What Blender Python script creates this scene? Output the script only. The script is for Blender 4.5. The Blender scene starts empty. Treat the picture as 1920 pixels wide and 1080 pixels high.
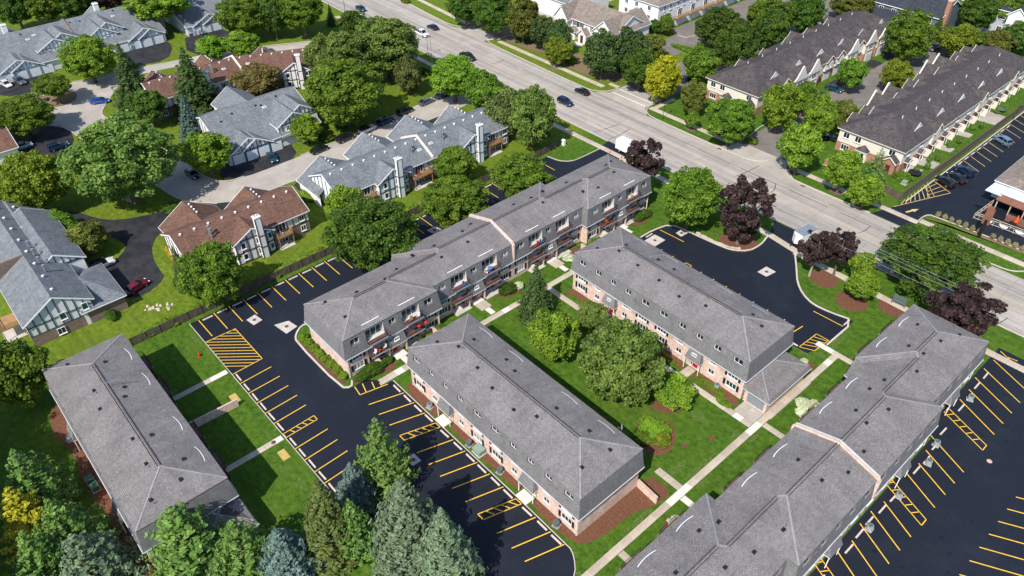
import bpy, math, random
import numpy as np
from math import radians, sin, cos, pi, atan2, hypot
from mathutils import Vector, Matrix

S = bpy.context.scene
COL = S.collection
# ---------------------------------------------------------------- camera
cam_d = bpy.data.cameras.new('camera'); cam = bpy.data.objects.new('camera', cam_d); COL.objects.link(cam)
cam_d.sensor_width = 36.0; cam_d.lens = 36.0 * 1436.0 / 1920.0
cam_d.clip_start = 0.5; cam_d.clip_end = 3000
cam.matrix_world = Matrix(((0.66431, -0.470739, 0.580601, 80.461177), (0.747418, 0.426249, -0.509586, -70.619719), (-0.007599, 0.772475, 0.635, 88.0), (0.0, 0.0, 0.0, 1.0)))
S.camera = cam
# ---------------------------------------------------------------- daylight
W_ = bpy.data.worlds.new('World'); S.world = W_; W_.use_nodes = True
wn = W_.node_tree.nodes; bg = wn['Background']
sky = wn.new('ShaderNodeTexSky'); sky.sky_type = 'NISHITA'; sky.sun_disc = False
SUN = Vector((2.4, -6.7, 8.1)).normalized()
sky.sun_elevation = math.asin(SUN.z); sky.sun_rotation = atan2(SUN.x, SUN.y)
sky.air_density = 1.0; sky.dust_density = 0.6; sky.ozone_density = 1.2
W_.node_tree.links.new(sky.outputs[0], bg.inputs[0]); bg.inputs[1].default_value = 0.15
sl = bpy.data.lights.new('sun', 'SUN'); sl.energy = 4.6; sl.angle = radians(0.5); sl.color = (1.0, 0.95, 0.87)
so = bpy.data.objects.new('sun', sl); COL.objects.link(so)
so.rotation_euler = SUN.to_track_quat('Z', 'Y').to_euler(); so.location = (0, -60, 120)
S.view_settings.view_transform = 'Standard'; S.view_settings.look = 'None'
S.view_settings.exposure = 0.4; S.view_settings.gamma = 1.0; S.view_settings.use_curve_mapping = False
S.cycles.max_bounces = 6; S.cycles.diffuse_bounces = 3; S.cycles.transparent_max_bounces = 4
S.cycles.caustics_reflective = False; S.cycles.caustics_refractive = False

# ---------------------------------------------------------------- helpers
class MB:
    """collects faces; build() links them as ONE mesh object"""
    def __init__(s): s.v = []; s.f = []; s.m = []; s.smooth = False
    def poly(s, pts, mi=0):
        n = len(s.v); s.v += [tuple(p) for p in pts]; s.f.append(tuple(range(n, n+len(pts)))); s.m.append(mi); return s
    def box(s, x0, y0, z0, x1, y1, z1, mi=0, bottom=True):
        n = len(s.v)
        s.v += [(x0,y0,z0),(x1,y0,z0),(x1,y1,z0),(x0,y1,z0),(x0,y0,z1),(x1,y0,z1),(x1,y1,z1),(x0,y1,z1)]
        F = [(4,5,6,7),(0,1,5,4),(1,2,6,5),(2,3,7,6),(3,0,4,7)] + ([(3,2,1,0)] if bottom else [])
        for f in F: s.f.append(tuple(n+i for i in f)); s.m.append(mi)
        return s
    def bar(s, p, q, w, h, mi=0):
        """box-section bar from p to q: w across (horizontal), h thick"""
        p = Vector(p); q = Vector(q); d = (q-p).normalized()
        a = d.cross(Vector((0,0,1)))
        a = a.normalized() if a.length > 1e-4 else Vector((1,0,0))
        b = a.cross(d).normalized(); a = a*w/2; b = b*h/2
        c = [p-a-b, p+a-b, p+a+b, p-a+b, q-a-b, q+a-b, q+a+b, q-a+b]; n = len(s.v); s.v += [tuple(x) for x in c]
        for f in [(0,1,2,3),(7,6,5,4),(0,4,5,1),(1,5,6,2),(2,6,7,3),(3,7,4,0)]: s.f.append(tuple(n+i for i in f)); s.m.append(mi)
        return s
    def tube(s, pts, rs, n=8, mi=0, caps=True):
        pts = [Vector(p) for p in pts]; rings = []
        for i, p in enumerate(pts):
            d = (pts[min(i+1, len(pts)-1)] - pts[max(i-1, 0)]).normalized()
            a = d.cross(Vector((0,0,1))); a = a.normalized() if a.length > 1e-3 else Vector((1,0,0))
            b = d.cross(a).normalized(); k = len(s.v)
            for j in range(n):
                t = 2*pi*j/n; s.v.append(tuple(p + a*cos(t)*rs[i] + b*sin(t)*rs[i]))
            rings.append(k)
        for k0, k1 in zip(rings, rings[1:]):
            for j in range(n): s.f.append((k0+j, k0+(j+1) % n, k1+(j+1) % n, k1+j)); s.m.append(mi)
        if caps:
            s.f.append(tuple(rings[0]+j for j in range(n))); s.m.append(mi)
            s.f.append(tuple(rings[-1]+j for j in range(n))); s.m.append(mi)
        return s
    def prism(s, pts2, z0, z1, mi=0):
        s.poly([(x,y,z1) for x,y in pts2], mi)
        for (a,b) in zip(pts2, pts2[1:]+pts2[:1]): s.poly([(a[0],a[1],z0),(b[0],b[1],z0),(b[0],b[1],z1),(a[0],a[1],z1)], mi)
        return s
    def mesh(s, name, mats):
        me = bpy.data.meshes.new(name); me.from_pydata(s.v, [], s.f)
        mats = mats if isinstance(mats, (list, tuple)) else [mats]
        for m in mats: me.materials.append(m)
        if len(mats) > 1: me.polygons.foreach_set('material_index', s.m)
        if s.smooth: me.polygons.foreach_set('use_smooth', [True]*len(s.f))
        uv = me.uv_layers.new(name='UVMap').data
        for p in me.polygons:
            n = p.normal
            if abs(n.z) > 0.97: t = Vector((1,0,0)); b = Vector((0,1,0))
            else: t = Vector((-n.y, n.x, 0)).normalized(); b = n.cross(t)
            for li in p.loop_indices:
                co = me.vertices[me.loops[li].vertex_index].co; uv[li].uv = (co.dot(t), co.dot(b))
        me.update(); return me
    def build(s, name, mats, parent=None, loc=(0,0,0)):
        return link(name, s.mesh(name, mats), parent, loc)

def link(name, me, parent=None, loc=(0,0,0), rz=0.0):
    o = bpy.data.objects.new(name, me); COL.objects.link(o); o.location = loc
    if rz: o.rotation_euler = (0,0,rz)
    if parent: o.parent = parent
    return o
def tag(o, label=None, cat=None, group=None, kind=None):
    if label: o['label'] = label
    if cat: o['category'] = cat
    if group: o['group'] = group
    if kind: o['kind'] = kind
    return o
def thing(name, label, cat, loc=(0,0,0), rz=0.0, group=None):
    o = bpy.data.objects.new(name, None); COL.objects.link(o); o.location = loc; o.rotation_euler = (0,0,rz)
    o.empty_display_size = 0.3
    return tag(o, label, cat, group)
def kids(o): return [c for c in o.children]
def copy_tree(o, parent=None):
    c = o.copy(); COL.objects.link(c); c.parent = parent
    for ch in kids(o): copy_tree(ch, c)
    return c

# ---------------------------------------------------------------- materials
MATS = {}
def mat(name, col, rough=0.8, var=0.0, scale=4.0, spec=0.3, bump=0.0, metal=0.0, col2=None, coord='Object', stretch=None, detail=6):
    """plain principled material with a two-scale noise between two colours"""
    m = bpy.data.materials.new(name); m.use_nodes = True; nt = m.node_tree; b = nt.nodes['Principled BSDF']
    b.inputs['Roughness'].default_value = rough; b.inputs['Metallic'].default_value = metal
    b.inputs['Specular IOR Level'].default_value = spec
    c1 = (*col, 1)
    if var or col2:
        c2 = (*col2, 1) if col2 else (*[max(0, c*(1+var)) for c in col], 1)
        c0 = c1 if col2 else (*[c*(1-var) for c in col], 1)
        tc = nt.nodes.new('ShaderNodeTexCoord'); no = nt.nodes.new('ShaderNodeTexNoise'); no.inputs['Scale'].default_value = scale
        no.inputs['Detail'].default_value = detail; no.inputs['Roughness'].default_value = 0.65
        src = tc.outputs[coord]
        if stretch:
            mp = nt.nodes.new('ShaderNodeMapping'); mp.inputs['Scale'].default_value = stretch; nt.links.new(src, mp.inputs[0]); src = mp.outputs[0]
        nt.links.new(src, no.inputs['Vector'])
        r = nt.nodes.new('ShaderNodeValToRGB'); r.color_ramp.elements[0].color = c0; r.color_ramp.elements[1].color = c2
        r.color_ramp.elements[0].position = 0.3; r.color_ramp.elements[1].position = 0.7
        nt.links.new(no.outputs['Fac'], r.inputs[0]); nt.links.new(r.outputs[0], b.inputs['Base Color'])
        if bump:
            bp = nt.nodes.new('ShaderNodeBump'); bp.inputs['Strength'].default_value = bump; bp.inputs['Distance'].default_value = 0.05
            nt.links.new(no.outputs['Fac'], bp.inputs['Height']); nt.links.new(bp.outputs[0], b.inputs['Normal'])
    else: b.inputs['Base Color'].default_value = c1
    MATS[name] = m; return m
def N(nt, t, **kw):
    n = nt.nodes.new(t)
    for k, v in kw.items():
        if k in n.inputs: n.inputs[k].default_value = v
        else: setattr(n, k, v)
    return n
def mixc(nt, fac, a, b, mode='MIX'):
    m = nt.nodes.new('ShaderNodeMix'); m.data_type = 'RGBA'; m.blend_type = mode
    for sock, v in ((m.inputs[0], fac), (m.inputs[6], a), (m.inputs[7], b)):
        if isinstance(v, (int, float)): sock.default_value = v
        elif isinstance(v, tuple): sock.default_value = (*v, 1)
        else: nt.links.new(v, sock)
    return m.outputs[2]
def ramp(nt, src, p0, p1, c0=(0,0,0), c1=(1,1,1)):
    r = nt.nodes.new('ShaderNodeValToRGB'); e = r.color_ramp.elements
    e[0].position = p0; e[1].position = p1; e[0].color = (*c0, 1); e[1].color = (*c1, 1); nt.links.new(src, r.inputs[0]); return r.outputs[0]
def noise(nt, vec, scale, detail=5, rough=0.6):
    n = N(nt, 'ShaderNodeTexNoise'); n.inputs['Scale'].default_value = scale; n.inputs['Detail'].default_value = detail
    n.inputs['Roughness'].default_value = rough
    if vec is not None: nt.links.new(vec, n.inputs['Vector'])
    return n.outputs['Fac']
def newmat(name, rough=0.8, spec=0.3):
    m = bpy.data.materials.new(name); m.use_nodes = True; nt = m.node_tree; b = nt.nodes['Principled BSDF']
    b.inputs['Roughness'].default_value = rough; b.inputs['Specular IOR Level'].default_value = spec
    MATS[name] = m; tc = nt.nodes.new('ShaderNodeTexCoord'); return m, nt, b, tc
def brickmat(name, c1, c2, mortar, bw, bh, msize, rough=0.85, blot=0.25, bump=0.3, bias=0.0, wearscale=0.6, gran=None, off=0.5):
    """courses of pieces in metres on the auto UVs + blotchy weathering"""
    m, nt, b, tc = newmat(name, rough, 0.2)
    br = N(nt, 'ShaderNodeTexBrick'); br.offset = off
    br.inputs['Color1'].default_value = (*c1, 1); br.inputs['Color2'].default_value = (*c2, 1); br.inputs['Mortar'].default_value = (*mortar, 1)
    br.inputs['Scale'].default_value = 1.0; br.inputs['Mortar Size'].default_value = msize; br.inputs['Brick Width'].default_value = bw
    br.inputs['Row Height'].default_value = bh; br.inputs['Bias'].default_value = bias; br.inputs['Mortar Smooth'].default_value = 0.3
    nt.links.new(tc.outputs['UV'], br.inputs['Vector'])
    no = noise(nt, tc.outputs['Object'], wearscale, 6, 0.7)
    col = mixc(nt, blot, br.outputs['Color'], ramp(nt, no, 0.3, 0.72, (0.35,0.35,0.35), (1.45,1.42,1.4)), 'MULTIPLY')
    if gran:
        g = noise(nt, tc.outputs['Object'], gran, 2, 0.5)
        col = mixc(nt, 0.42, col, ramp(nt, g, 0.3, 0.7, (0.55,0.55,0.56), (1.5,1.5,1.48)), 'MULTIPLY')
        mp = N(nt, 'ShaderNodeMapping'); mp.inputs['Scale'].default_value = (0.9, 0.09, 1); nt.links.new(tc.outputs['UV'], mp.inputs[0])
        col = mixc(nt, 0.3, col, ramp(nt, noise(nt, mp.outputs[0], 1.0, 5, 0.65), 0.3, 0.7, (0.6,0.6,0.6), (1.35,1.33,1.3)), 'MULTIPLY')
    nt.links.new(col, b.inputs['Base Color'])
    bp = N(nt, 'ShaderNodeBump'); bp.inputs['Strength'].default_value = bump; bp.inputs['Distance'].default_value = 0.03
    nt.links.new(br.outputs['Fac'], bp.inputs['Height']); bp.invert = True; nt.links.new(bp.outputs[0], b.inputs['Normal'])
    return m

brickmat('roof_grey', (0.176,0.163,0.161), (0.222,0.206,0.203), (0.122,0.114,0.117), 0.45, 0.22, 0.03, blot=0.34, gran=4.5, wearscale=0.25)
brickmat('mansard_grey', (0.19,0.185,0.19), (0.235,0.228,0.232), (0.11,0.108,0.112), 0.4, 0.2, 0.025, blot=0.22, gran=5.5)
brickmat('roof_slate', (0.15,0.163,0.18), (0.2,0.215,0.233), (0.09,0.098,0.108), 0.6, 0.28, 0.03, blot=0.35, gran=3.0)
brickmat('roof_brown', (0.125,0.066,0.048), (0.185,0.102,0.074), (0.075,0.042,0.033), 0.6, 0.28, 0.03, blot=0.35, gran=3.0)
brickmat('roof_dark', (0.062,0.053,0.055), (0.1,0.086,0.087), (0.036,0.032,0.033), 0.6, 0.28, 0.03, blot=0.4, gran=3.0)
brickmat('roof_tan', (0.2,0.165,0.14), (0.27,0.225,0.19), (0.12,0.1,0.085), 0.6, 0.28, 0.03, blot=0.35, gran=3.0)
brickmat('roof_navy', (0.03,0.036,0.048), (0.05,0.058,0.072), (0.02,0.022,0.03), 0.6, 0.28, 0.03, blot=0.3, gran=3.0)
brickmat('brick_pink', (0.6,0.425,0.35), (0.7,0.525,0.445), (0.62,0.5,0.435), 0.3, 0.1, 0.012, blot=0.16, gran=2.2, bump=0.15)
brickmat('brick_red', (0.3,0.105,0.06), (0.4,0.17,0.1), (0.4,0.3,0.24), 0.4, 0.15, 0.02, blot=0.25)
brickmat('brick_brown', (0.17,0.11,0.085), (0.26,0.175,0.14), (0.24,0.2,0.17), 0.4, 0.15, 0.02, blot=0.3)
brickmat('siding_white', (0.72,0.72,0.7), (0.78,0.78,0.76), (0.5,0.5,0.5), 12.0, 0.22, 0.016, blot=0.1, bump=0.4)
brickmat('siding_cream', (0.68,0.63,0.54), (0.72,0.67,0.58), (0.5,0.45,0.37), 12.0, 0.22, 0.014, blot=0.1, bump=0.4)
brickmat('siding_blue', (0.11,0.14,0.17), (0.13,0.16,0.19), (0.07,0.09,0.11), 12.0, 0.24, 0.02, blot=0.12, bump=0.4)
brickmat('siding_palegrey', (0.42,0.44,0.46), (0.47,0.49,0.51), (0.3,0.31,0.33), 12.0, 0.24, 0.02, blot=0.1, bump=0.4)
mat('stucco_white', (0.7,0.7,0.69), 0.9, 0.07, 0.9)
mat('trim_white', (0.8,0.8,0.78), 0.6, 0.05, 1.5)
mat('trim_cream', (0.7,0.63,0.53), 0.7, 0.06, 1.5)
mat('timber_blue', (0.035,0.075,0.105), 0.7, 0.2, 3)
mat('timber_paleblue', (0.16,0.25,0.32), 0.7, 0.15, 3)
mat('timber_brown', (0.07,0.024,0.02), 0.7, 0.2, 3)
mat('glass', (0.012,0.02,0.026), 0.06, spec=0.6)
mat('glass_teal', (0.012,0.055,0.06), 0.08, 0.5, 0.4, spec=0.6)
mat('glass_curtain', (0.3,0.31,0.3), 0.15, 0.4, 0.7, spec=0.6)
mat('frame_white', (0.78,0.78,0.77), 0.45)
mat('black_metal', (0.012,0.012,0.014), 0.45)
mat('shutter_black', (0.014,0.014,0.018), 0.6)
mat('door_red', (0.42,0.012,0.012), 0.45)
mat('garage_white', (0.7,0.72,0.74), 0.55, 0.04, 1.2)
mat('garage_grey', (0.2,0.24,0.27), 0.5, 0.05, 1.2)
mat('vent_black', (0.014,0.014,0.02), 0.5)
mat('vent_white', (0.75,0.75,0.73), 0.5)
mat('ridge_shadow', (0.035,0.034,0.038), 0.8, 0.2, 2)  # near-black that paints the shadow lines of the ridge vents
mat('hip_light', (0.25,0.238,0.243), 0.85, 0.2, 1.2)
mat('coping', (0.5,0.36,0.29), 0.8, 0.2, 1.0)
mat('coping_pale', (0.5,0.52,0.56), 0.6, 0.1, 1.0)
mat('galv', (0.38,0.42,0.45), 0.35, 0.15, 2, metal=0.6)
mat('concrete_pad', (0.46,0.42,0.38), 0.9, 0.2, 0.9, bump=0.1)
mat('concrete_new', (0.62,0.58,0.53), 0.9, 0.1, 0.8)
mat('kerb_concrete', (0.5,0.445,0.39), 0.9, 0.15, 0.7)
mat('wheelstop', (0.58,0.475,0.41), 0.9, 0.14, 0.9)
mat('paint_yellow', (0.9,0.52,0.02), 0.7, col2=(0.6,0.36,0.06), scale=2.2)
mat('paint_pale_yellow', (0.62,0.42,0.13), 0.75, 0.25, 0.9)
mat('paint_white', (0.68,0.67,0.64), 0.75, 0.15, 0.9)
mat('rust_iron', (0.12,0.06,0.045), 0.8, 0.3, 3)
mat('deck_wood', (0.32,0.185,0.085), 0.8, 0.25, 1.3)
mat('balcony_floor', (0.15,0.072,0.06), 0.75, 0.3, 1.2)
mat('balcony_edge', (0.3,0.3,0.31), 0.7, 0.15, 1.2)
mat('fence_wood', (0.1,0.078,0.062), 0.9, 0.4, 1.3, stretch=(1,3,0.25))
mat('fence_cap', (0.075,0.06,0.05), 0.9, 0.3, 1.0)
mat('bark', (0.13,0.095,0.07), 0.95, 0.4, 3)
mat('bark_pale', (0.3,0.26,0.21), 0.95, 0.3, 3)
mat('tyre', (0.012,0.012,0.013), 0.8)
mat('rim', (0.45,0.46,0.48), 0.3, metal=0.8)
mat('lamp_glass', (0.75,0.75,0.72), 0.15, spec=0.6)
mat('tail_red', (0.35,0.01,0.01), 0.2, spec=0.6)
mat('utility_green', (0.05,0.13,0.09), 0.6, 0.15, 2)
mat('utility_sage', (0.22,0.3,0.24), 0.6, 0.12, 2)
mat('ac_grey', (0.3,0.32,0.32), 0.5, 0.12, 3)
mat('ac_dark', (0.1,0.12,0.13), 0.5, 0.12, 3)
mat('sign_green', (0.01,0.27,0.2), 0.5)
mat('sign_grey', (0.1,0.13,0.14), 0.6)
mat('orange_cloth', (0.75,0.085,0.01), 0.8, 0.15, 2)
mat('red_cloth', (0.42,0.02,0.025), 0.8, 0.1, 2)
mat('blue_cloth', (0.02,0.16,0.42), 0.8, 0.1, 2)
mat('canopy_metal', (0.5,0.58,0.66), 0.4, 0.06, 1)
mat('copper_roof', (0.2,0.085,0.055), 0.7, 0.2, 1)
mat('rail_wood', (0.42,0.37,0.3), 0.8, 0.2, 2)
mat('hydrant_red', (0.6,0.02,0.012), 0.5)
mat('stone_pale', (0.5,0.42,0.35), 0.9, 0.3, 1.5)
mat('straw', (0.46,0.33,0.1), 0.95, 0.25, 5)
mat('white_plastic', (0.78,0.78,0.78), 0.5)

# ---------------------------------------------------------------- ground materials
def ground_mats():
    # lawn: mowed turf, deeper green on the apartment side, olive on the townhouse side
    m, nt, b, tc = newmat('grass', 0.95, 0.1); ob = tc.outputs['Object']
    n1 = noise(nt, ob, 0.09, 6, 0.7); n2 = noise(nt, ob, 1.1, 5, 0.7); n3 = noise(nt, ob, 7.0, 3, 0.6)
    deep = mixc(nt, ramp(nt, n2, 0.32, 0.7), (0.026,0.07,0.006), (0.085,0.155,0.016))
    olive = mixc(nt, ramp(nt, n2, 0.3, 0.7), (0.05,0.095,0.006), (0.155,0.2,0.02))
    sx = N(nt, 'ShaderNodeSeparateXYZ'); nt.links.new(ob, sx.inputs[0])
    mr = N(nt, 'ShaderNodeMapRange'); nt.links.new(sx.outputs['X'], mr.inputs['Value'])
    for k, v in (('From Min', -34.0), ('From Max', -30.0), ('To Min', 1.0), ('To Max', 0.0)): mr.inputs[k].default_value = v
    col = mixc(nt, mr.outputs[0], deep, olive)
    col = mixc(nt, ramp(nt, n1, 0.52, 0.75), col, (0.085,0.125,0.016))
    worn = N(nt, 'ShaderNodeMath', operation='MULTIPLY')
    nt.links.new(ramp(nt, noise(nt, ob, 0.33, 7, 0.75), 0.62, 0.74), worn.inputs[0]); worn.inputs[1].default_value = 0.45
    col = mixc(nt, worn.outputs[0], col, (0.22,0.18,0.07))
    col = mixc(nt, 0.5, col, ramp(nt, n3, 0.3, 0.7, (0.55,0.55,0.55), (1.5,1.5,1.5)), 'MULTIPLY')
    mpg = N(nt, 'ShaderNodeMapping'); mpg.inputs['Scale'].default_value = (0.07, 0.9, 1); mpg.inputs['Rotation'].default_value = (0,0,0.25); nt.links.new(ob, mpg.inputs[0])
    col = mixc(nt, 0.4, col, ramp(nt, noise(nt, mpg.outputs[0], 1.0, 4, 0.6), 0.35, 0.65, (0.68,0.7,0.66), (1.3,1.27,1.3)), 'MULTIPLY')
    nt.links.new(col, b.inputs['Base Color'])
    bp = N(nt, 'ShaderNodeBump'); bp.inputs['Strength'].default_value = 0.5; bp.inputs['Distance'].default_value = 0.08
    nt.links.new(n3, bp.inputs['Height']); nt.links.new(bp.outputs[0], b.inputs['Normal'])
    # fresh seal-coated asphalt with scuffs
    m, nt, b, tc = newmat('asphalt_new', 0.62, 0.25); ob = tc.outputs['Object']
    sc = ramp(nt, noise(nt, ob, 0.16, 9, 0.72), 0.5, 0.78)
    col = mixc(nt, sc, (0.0075,0.0105,0.019), (0.0185,0.0225,0.032))
    col = mixc(nt, ramp(nt, noise(nt, ob, 5.0, 3), 0.4, 0.8), col, (0.016,0.0195,0.028))
    mp = N(nt, 'ShaderNodeMapping'); mp.inputs['Scale'].default_value = (1.0, 0.12, 1); mp.inputs['Rotation'].default_value = (0,0,0.35); nt.links.new(ob, mp.inputs[0])
    mm = N(nt, 'ShaderNodeMath', operation='MULTIPLY'); nt.links.new(ramp(nt, noise(nt, mp.outputs[0], 1.2, 8, 0.8), 0.58, 0.75), mm.inputs[0]); nt.links.new(ramp(nt, noise(nt, ob, 0.07, 3), 0.45, 0.65), mm.inputs[1])
    col = mixc(nt, mm.outputs[0], col, (0.034,0.036,0.043))
    oil = N(nt, 'ShaderNodeMath', operation='MULTIPLY'); oil.inputs[1].default_value = 0.8; nt.links.new(ramp(nt, noise(nt, ob, 0.75, 2, 0.4), 0.66, 0.72), oil.inputs[0]); col = mixc(nt, oil.outputs[0], col, (0.006,0.0075,0.012))
    nt.links.new(col, b.inputs['Base Color'])
    # driveway asphalt, greyer and blotched
    m, nt, b, tc = newmat('asphalt_drive', 0.8, 0.25); ob = tc.outputs['Object']
    col = mixc(nt, ramp(nt, noise(nt, ob, 0.2, 8, 0.75), 0.42, 0.75), (0.015,0.016,0.021), (0.055,0.053,0.052))
    nt.links.new(col, b.inputs['Base Color'])
    m, nt, b, tc = newmat('asphalt_old', 0.9, 0.2); ob = tc.outputs['Object']
    col = mixc(nt, ramp(nt, noise(nt, ob, 0.25, 8, 0.75), 0.35, 0.75), (0.13,0.115,0.105), (0.225,0.2,0.18))
    nt.links.new(col, b.inputs['Base Color'])
    # concrete road: lane wear streaks along its run, stains, fine grain
    def road(name, base, dark, stretch):
        m, nt, b, tc = newmat(name, 0.9, 0.2); ob = tc.outputs['Object']
        mp = N(nt, 'ShaderNodeMapping'); mp.inputs['Scale'].default_value = stretch; nt.links.new(ob, mp.inputs[0])
        col = mixc(nt, ramp(nt, noise(nt, mp.outputs[0], 1.0, 6, 0.65), 0.35, 0.68), dark, base)
        col = mixc(nt, 0.45, col, ramp(nt, noise(nt, ob, 0.22, 8, 0.75), 0.3, 0.7, (0.6,0.58,0.56), (1.25,1.22,1.2)), 'MULTIPLY')
        col = mixc(nt, 0.25, col, ramp(nt, noise(nt, ob, 4.0, 4), 0.3, 0.7, (0.5,0.5,0.5), (1.5,1.5,1.5)), 'MULTIPLY')
        if name == 'concrete_road':
            br = N(nt, 'ShaderNodeTexBrick'); br.offset = 0.0; br.inputs['Scale'].default_value = 1.0; br.inputs['Brick Width'].default_value = 6.0; br.inputs['Row Height'].default_value = 4.25; br.inputs['Mortar Size'].default_value = 0.035
            for kk, cc in (('Color1', (1,1,1,1)), ('Color2', (.93,.93,.93,1)), ('Mortar', (.55,.53,.5,1))): br.inputs[kk].default_value = cc
            mp2 = N(nt, 'ShaderNodeMapping'); mp2.inputs['Location'].default_value = (0,-2.05,0); nt.links.new(ob, mp2.inputs[0]); nt.links.new(mp2.outputs[0], br.inputs['Vector']); col = mixc(nt, 0.8, col, br.outputs['Color'], 'MULTIPLY')
            sy = N(nt, 'ShaderNodeSeparateXYZ'); nt.links.new(ob, sy.inputs[0]); ww = N(nt, 'ShaderNodeMath', operation='SINE'); w2 = N(nt, 'ShaderNodeMath', operation='MULTIPLY'); w2.inputs[1].default_value = 2*pi/2.1; nt.links.new(sy.outputs['Y'], w2.inputs[0]); nt.links.new(w2.outputs[0], ww.inputs[0])
            col = mixc(nt, 0.2, col, ramp(nt, ww.outputs[0], 0.0, 1.0, (1.05,1.05,1.05), (.72,.71,.7)), 'MULTIPLY')
        nt.links.new(col, b.inputs['Base Color'])
    road('concrete_road', (0.45,0.405,0.36), (0.265,0.243,0.22), (0.012,0.55,1))
    road('concrete_street', (0.43,0.39,0.345), (0.32,0.29,0.258), (0.1,0.1,1))
    m, nt, b, tc = newmat('walk_concrete', 0.9, 0.2); ob = tc.outputs['Object']
    oi = N(nt, 'ShaderNodeObjectInfo')
    col = mixc(nt, ramp(nt, noise(nt, ob, 0.9, 7, 0.7), 0.3, 0.7), (0.36,0.3,0.24), (0.5,0.43,0.355))
    col = mixc(nt, 0.6, col, ramp(nt, oi.outputs['Random'], 0.0, 1.0, (0.82,0.8,0.77), (1.18,1.17,1.16)), 'MULTIPLY')
    nt.links.new(col, b.inputs['Base Color'])
    m, nt, b, tc = newmat('mulch', 1.0, 0.1); ob = tc.outputs['Object']
    col = mixc(nt, ramp(nt, noise(nt, ob, 3.0, 8, 0.8), 0.3, 0.7), (0.075,0.031,0.018), (0.205,0.098,0.06))
    nt.links.new(col, b.inputs['Base Color'])
    bp = N(nt, 'ShaderNodeBump'); bp.inputs['Strength'].default_value = 0.6; bp.inputs['Distance'].default_value = 0.06
    nt.links.new(noise(nt, ob, 9.0, 3), bp.inputs['Height']); nt.links.new(bp.outputs[0], b.inputs['Normal'])
    m, nt, b, tc = newmat('bare_soil', 1.0, 0.1); ob = tc.outputs['Object']
    col = mixc(nt, ramp(nt, noise(nt, ob, 1.6, 8, 0.8), 0.3, 0.7), (0.1,0.062,0.035), (0.26,0.185,0.12))
    nt.links.new(col, b.inputs['Base Color'])
ground_mats()
M = MATS

# ---------------------------------------------------------------- ground sheets
def smooth_poly(pts, it=2):
    """Chaikin corner cutting for kerb lines and beds"""
    for _ in range(it):
        q = []
        for a, b in zip(pts, pts[1:]+pts[:1]): q += [(a[0]*.75+b[0]*.25, a[1]*.75+b[1]*.25), (a[0]*.25+b[0]*.75, a[1]*.25+b[1]*.75)]
        pts = q
    return pts
def sheet(name, pts, z, m, sm=0):
    if sm: pts = smooth_poly(pts, sm)
    from mathutils.geometry import tessellate_polygon
    tri = tessellate_polygon([[Vector((x, y, 0)) for x, y in pts]])
    mb = MB(); mb.v = [(x, y, z) for x, y in pts]; mb.f = [tuple(t) for t in tri]; mb.m = [0]*len(tri)
    me_fix = []
    for t in mb.f:
        a, b, c = [Vector(mb.v[i]) for i in t]
        me_fix.append(t if (b-a).cross(c-a).z > 0 else t[::-1])
    mb.f = me_fix
    o = mb.build(name, M[m]); o['kind'] = 'structure'; return o
def strip(pts, w, z0, z1, mb=None, closed=False, smooth=0):
    """kerb: a mitred wall of width w along a polyline"""
    mb = mb or MB(); P = [Vector((p[0], p[1])) for p in pts]; n = len(P); L = []; R = []
    for i in range(n):
        a = P[i-1] if (i > 0 or closed) else None; c = P[(i+1) % n] if (i < n-1 or closed) else None; p = P[i]
        d1 = (p-a).normalized() if a is not None else None; d2 = (c-p).normalized() if c is not None else None
        d1 = d1 or d2; d2 = d2 or d1
        t = (d1+d2); t = t.normalized() if t.length > 1e-3 else d1
        k = 1/max(0.5, t.dot(d1)); nn = Vector((-t.y, t.x))*w/2*k; L.append(p+nn); R.append(p-nn)
    rng = range(n) if closed else range(n-1)
    for i in rng:
        j = (i+1) % n
        a, b, c, d = L[i], L[j], R[j], R[i]
        mb.poly([(d.x,d.y,z1),(c.x,c.y,z1),(b.x,b.y,z1),(a.x,a.y,z1)])
        mb.poly([(a.x,a.y,z0),(b.x,b.y,z0),(b.x,b.y,z1),(a.x,a.y,z1)]); mb.poly([(d.x,d.y,z0),(c.x,c.y,z0),(c.x,c.y,z1),(d.x,d.y,z1)])
    return mb
def chaikin_open(pts, it=2):
    for _ in range(it):
        q = [pts[0]]
        for a, b in zip(pts, pts[1:]): q += [(a[0]*.75+b[0]*.25, a[1]*.75+b[1]*.25), (a[0]*.25+b[0]*.75, a[1]*.25+b[1]*.75)]
        pts = q + [pts[-1]]
    return pts
def kerb(pts, it=0, w=0.18, h=0.13, parent=None):
    o = strip(chaikin_open(list(pts), it), w, 0.0, h).build('kerb', M['kerb_concrete'], parent)
    if not parent: o['kind'] = 'structure'
    return o
def line(parent, p, q, w=0.15, z=0.03, m='paint_yellow', name='parking_line'):
    p = Vector(p); q = Vector(q); d = (q-p).normalized(); n = Vector((-d.y, d.x))*w/2
    mb = MB().poly([(*(p-n), z), (*(q-n), z), (*(q+n), z), (*(p+n), z)]); return mb.build(name, M[m], parent)

lawn = MB()
for i in range(12):
    for j in range(12):
        x0 = -700+i*116.7; y0 = -600+j*116.7; lawn.poly([(x0,y0,0),(x0+116.7,y0,0),(x0+116.7,y0+116.7,0),(x0,y0+116.7,0)])
lawn.build('lawn', M['grass'])['kind'] = 'structure'

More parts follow.
